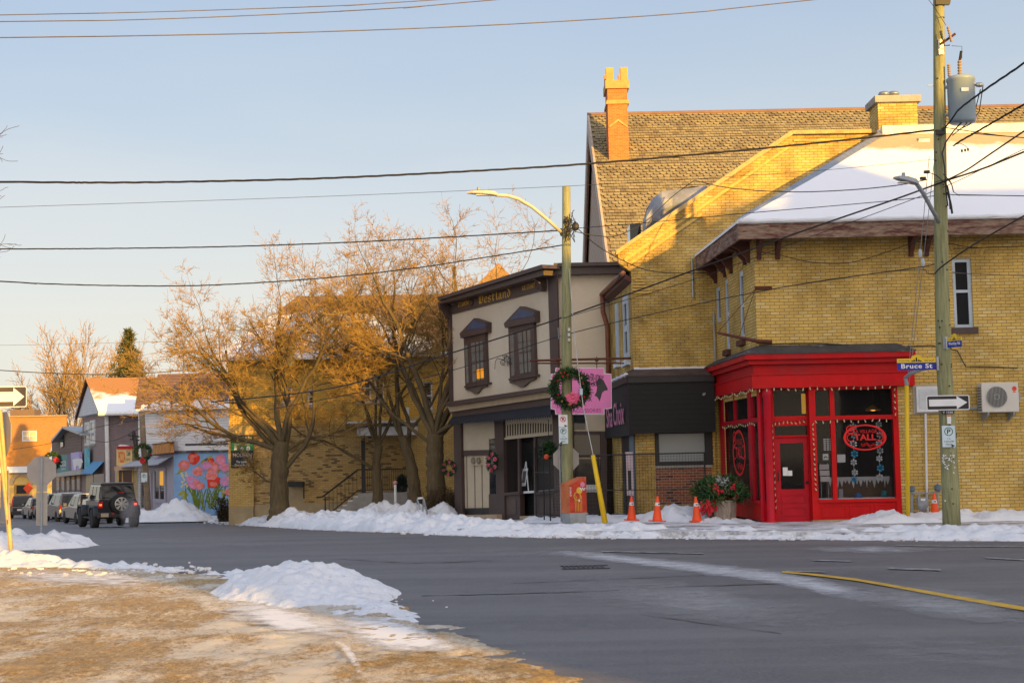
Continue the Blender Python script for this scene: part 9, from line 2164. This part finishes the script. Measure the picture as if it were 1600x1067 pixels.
for s_ in (-1, 1): 
    tl = lp(jp, 'tail_lamp', lambda b_: b_.box(s_ * .70 - .09, s_ * .70 + .09, -1.93, -1.86, .86, 1.10), M_tail, bev=.01)
    lp(tl, 'lamp_insert', lambda b_: b_.box(s_ * .70 - .05, s_ * .70 + .05, -1.936, -1.92, .95, 1.02), emat('lit_brake', (1.0, .10, .03), 1.2))
    lp(jp, 'mirror', lambda b_: b_.box(s_ * .92 - .10, s_ * .92 + .10, .42, .55, 1.18, 1.40), M_plast, bev=.03)
    lp(jp, 'side_step', lambda b_: b_.box(s_ * .82 - .07, s_ * .82 + .07, -.6, .68, .40, .47), M_plast, bev=.02)
lp(jp, 'bumper_lamp', lambda b_: (b_.box(-.28, -.20, -2.125, -2.1, .60, .66), b_.box(.46, .54, -2.125, -2.1, .60, .66)), M_tail)
lp(jp, 'number_plate', lambda b_: b_.box(-.72, -.42, -2.125, -2.10, .50, .65), pmat('plate_pale', (0.36, 0.30, 0.22), .5))
sw_ = lp(jp, 'spare_wheel', lambda b_: b_.lathe((.10, -2.02, 1.0), [(.25, -.13), (.39, -.13), (.42, -.09), (.42, .09), (.39, .13), (.25, .13)], 28, axis='Y'), M_tyre, True)
def sprim(b_):
    b_.lathe((.10, -2.15, 1.0), [(.25, -.02), (.275, 0), (.275, .03), (.25, .03)], 28, axis='Y', cap=False); b_.lathe((.10, -2.14, 1.0), [(.02, -.02), (.09, -.015), (.09, .03)], 12, axis='Y')
    for k in range(8):
        a = 6.283 * k / 8; ca, sa = math.cos(a), math.sin(a)
        b_.prism([Vector((.10 + ca * q - sa * t, -2.155, 1.0 + sa * q + ca * t)) for q, t in ((.06, -.025), (.26, -.055), (.26, .055), (.06, .025))], (0, .03, 0))
lp(sw_, 'rim', sprim, M_rim); lp(sw_, 'hub_well', lambda b_: b_.lathe((.10, -2.12, 1.0), [(.02, 0), (.26, 0), (.26, .04)], 24, axis='Y'), M_plast)
lp(jp, 'high_brake_lamp', lambda b_: b_.box(.02, .20, -2.0, -1.90, 1.44, 1.48), M_tail)
def vapour():
    m, n, l, p = nt('exhaust_vapour')
    n.remove(p); pv = n.new('ShaderNodeVolumePrincipled'); pv.inputs['Color'].default_value = (.82, .8, .82, 1)
    tc = n.new('ShaderNodeTexCoord'); gr_ = n.new('ShaderNodeTexGradient'); gr_.gradient_type = 'SPHERICAL'
    mp = n.new('ShaderNodeMapping'); mp.inputs['Location'].default_value = (-1, -1, -1); mp.inputs['Scale'].default_value = (2, 2, 2); l.new(tc.outputs['Generated'], mp.inputs[0]); l.new(mp.outputs[0], gr_.inputs[0])
    f = noi(n, l, 3.5, 5, .65); mu = n.new('ShaderNodeMath'); mu.operation = 'MULTIPLY'; l.new(gr_.outputs[1], mu.inputs[0]); l.new(ramp(n, l, f, .3, .75), mu.inputs[1]); m2 = n.new('ShaderNodeMath'); m2.operation = 'MULTIPLY'; l.new(mu.outputs[0], m2.inputs[0]); m2.inputs[1].default_value = 3.5
    l.new(m2.outputs[0], pv.inputs['Density']); l.new(pv.outputs[0], n['Material Output'].inputs['Volume']); return m
qv = at(204, 802, JY - 2.2); m_ = MB(); m_.ball(qv, .62, 12, sq=(.75, 1.2, 1.3)); tag(m_.build('exhaust_vapour', vapour()), None, None, kind='stuff')

def car(px, y, rz, label, paint, L=4.5, Wd=1.82, H=1.68, suv=True, spare=False, flank=None, group='cars parked and waiting along the street'):
    x = at(px, 800, y).x; o = thing('parked_car', label, 'car', (x, y, gz(y)), group, R(rz)); hw, hl = Wd / 2, L / 2; bz = .30; sh_ = .98 if suv else .88
    prof = [(-hl, .48), (-hl + .06, .92), (-hl + .16, sh_), (.55, sh_ + .02), (hl - .25, sh_ - .10), (hl - .03, .72), (hl, .45), (hl - .12, bz), (-hl + .10, bz)]
    def body(b_):
        n_ = len(prof); v = []
        for sx, sc_ in ((-1, .93), (-1, 1), (1, 1), (1, .93)):
            for (yy, zz) in prof:
                xx = sx * hw * (1.0 if sc_ == 1 else .0) if False else sx * hw * sc_; v.append(Vector((xx if sc_ == .93 else xx, yy * (1 if sc_ == 1 else .985) , zz)))
        # shells: outer sides inset slightly top and bottom
        order = [0, 1, 2, 3]; rings = [v[k * n_:(k + 1) * n_] for k in order]
        L_ = [[Vector((-hw, p.y, p.z)) for p in rings[0]], [Vector((-hw * .86, p.y * 1.006, p.z + (.02 if p.z > .6 else 0))) for p in rings[0]], [Vector((hw * .86, p.y * 1.006, p.z + (.02 if p.z > .6 else 0))) for p in rings[0]], [Vector((hw, p.y, p.z)) for p in rings[0]]]
        vv = [p for r__ in L_ for p in r__]; fs = [(i * n_ + j, i * n_ + (j + 1) % n_, (i + 1) * n_ + (j + 1) % n_, (i + 1) * n_ + j) for i in range(3) for j in range(n_)] + [tuple(range(n_)), tuple(3 * n_ + j for j in reversed(range(n_)))]
        b_.add(vv, fs)
    lp(o, 'body', body, paint, bev=.03)
    yr = -hl + (.10 if suv else .55)
    lp(o, 'cabin', lambda b_: frustum(b_, -hw * .93, hw * .93, yr, .95, sh_ - .01, -hw * .74, hw * .74, yr + (.30 if suv else .45), .10, H), paint, bev=.04)
    def gl_(b_):
        b_.prism([Vector((-hw * .80, yr + .01, sh_ + .10)), Vector((hw * .80, yr + .01, sh_ + .10)), Vector((hw * .68, yr + (.25 if suv else .4), H - .10)), Vector((-hw * .68, yr + (.25 if suv else .4), H - .10))], (0, -.03, .004))
        for s_ in (-1, 1):
            def X(z): return s_ * (hw * .93 - hw * .19 * (z - sh_) / (H - sh_) + .005)
            for (ya, yb_, ta, tb) in ((yr + .25, -.55, yr + .42, -.55), (-.47, .22, -.47, .10), (.30, .80, .16, .22)):
                b_.prism([Vector((X(sh_ + .07), ya, sh_ + .07)), Vector((X(sh_ + .07), yb_, sh_ + .07)), Vector((X(H - .10), tb, H - .10)), Vector((X(H - .10), ta, H - .10))], (s_ * .006, 0, 0))
        b_.prism([Vector((-hw * .80, .90, sh_ + .06)), Vector((hw * .80, .90, sh_ + .06)), Vector((hw * .68, .16, H - .06)), Vector((-hw * .68, .16, H - .06))], (0, .03, .01))
    lp(o, 'window', gl_, M_cglass)
    for x_ in (-hw + .10, hw - .10):
        for y_ in (-hl + .85, hl - .85): wheel(o, x_, y_, .345, .21, None, 5)
    lp(o, 'bumper', lambda b_: b_.box(-hw * .94, hw * .94, -hl - .06, -hl + .10, .32, .58), M_plast, bev=.03)
    for s_ in (-1, 1):
        lp(o, 'tail_lamp', (lambda b_: b_.box(s_ * hw * .90 - .07, s_ * hw * .90 + .07, -hl - .0 + .02, -hl + .14, .78, sh_ + (.48 if spare else .04))) if not spare else (lambda b_: b_.prism([Vector((s_ * hw * .82, yr - .03, sh_ - .05)), Vector((s_ * hw * .96, yr - .03, sh_ - .05)), Vector((s_ * hw * .80, yr + .26, H - .08)), Vector((s_ * hw * .70, yr + .26, H - .08))], (0, .05, 0))), M_tail)
        lp(o, 'mirror', lambda b_: b_.box(s_ * (hw + .10) - .09, s_ * (hw + .10) + .09, .62, .74, sh_ + .02, sh_ + .18), paint, bev=.03)
    lp(o, 'number_plate', lambda b_: b_.box(-.40 if spare else -.17, -.06 if spare else .17, -hl - .075, -hl - .04, .62, .76), M_signw)
    lp(o, 'plate_surround', lambda b_: b_.box(-hw * .8, hw * .8, -hl - .012, -hl + .02, .60, .84), M_plast)
    if spare: lp(o, 'spare_wheel', lambda b_: b_.lathe((.28, -hl - .14, .88), [(.22, -.11), (.33, -.11), (.36, -.07), (.36, .07), (.33, .11), (.22, .11)], 24, axis='Y'), M_tyre, True); lp(o, 'spare_cover', lambda b_: b_.lathe((.28, -hl - .20, .88), [(.02, -.05), (.28, -.045), (.30, .02)], 24, axis='Y'), M_plast, True)
    lp(o, 'roof_snow', lambda b_: b_.box(-hw * .60, hw * .60, yr + .5, -.05, H - .005, H + .025), M_snow) if not spare else None
    return o
P_ = lambda nm, c, r_=.25: pmat(nm, c, r_, .08, 2, 0, coat=.5)
car(104, 87.0, 29, 'dusty grey parked estate with a rear wiper ahead of the off road car', P_('grey_paint', (0.075, 0.065, 0.062)), 4.6, 1.84, 1.66)
car(137, 76.0, 28, 'silver car mostly hidden beyond the off road car', P_('silver_paint', (0.17, 0.155, 0.135)), 4.5, 1.8, 1.52, False)
car(84, 98.0, 28, 'dark parked wagon half hidden behind the grey sign plates', P_('dark_paint', (0.05, 0.05, 0.055)), 4.6, 1.82, 1.70)
car(36, 112.0, 18, 'black car with upright red lamps and a covered spare wheel, farthest in the street', P_('black_paint_car', (0.02, 0.018, 0.02)), 4.5, 1.80, 1.72, True, True)
car(61, 104.0, 26, 'pale grey saloon showing its corner left of the sign plates', P_('pale_paint', (0.13, 0.12, 0.11)), 4.5, 1.78, 1.48, False)
# ================================================================ UNSEEN SHADE BLOCK (added behind the camera, its outline shaped to cast the long shade)
oc = thing('shade_block', 'unseen building added behind the viewer, its outline shaped to cast the long shadow', 'building', (34, -25, 0))
sil = [(19.9, -0.5), (19.9, 16.0), (30.0, 18.0), (36.0, 18.8), (38.4, 19.2), (39.5, 19.0), (41.0, 20.3), (42.3, 21.0), (43.2, 21.2), (44.0, 19.7), (75, 19.7), (75, -0.5)]
b = MB(); b.prism([Vector((x, -20, z)) for x, z in sil], (7.2, -12, 0)); b.build('wall', M_rbrick, oc)
b = MB()
for fl_ in range(3):
    for i in range(14): x = 22.5 + i * 3.6; b.box(x, x + 1.1, -20 + .001, -19.96, 1.4 + fl_ * 3.6, 3.3 + fl_ * 3.6)
b.build('window', M_glass, oc)
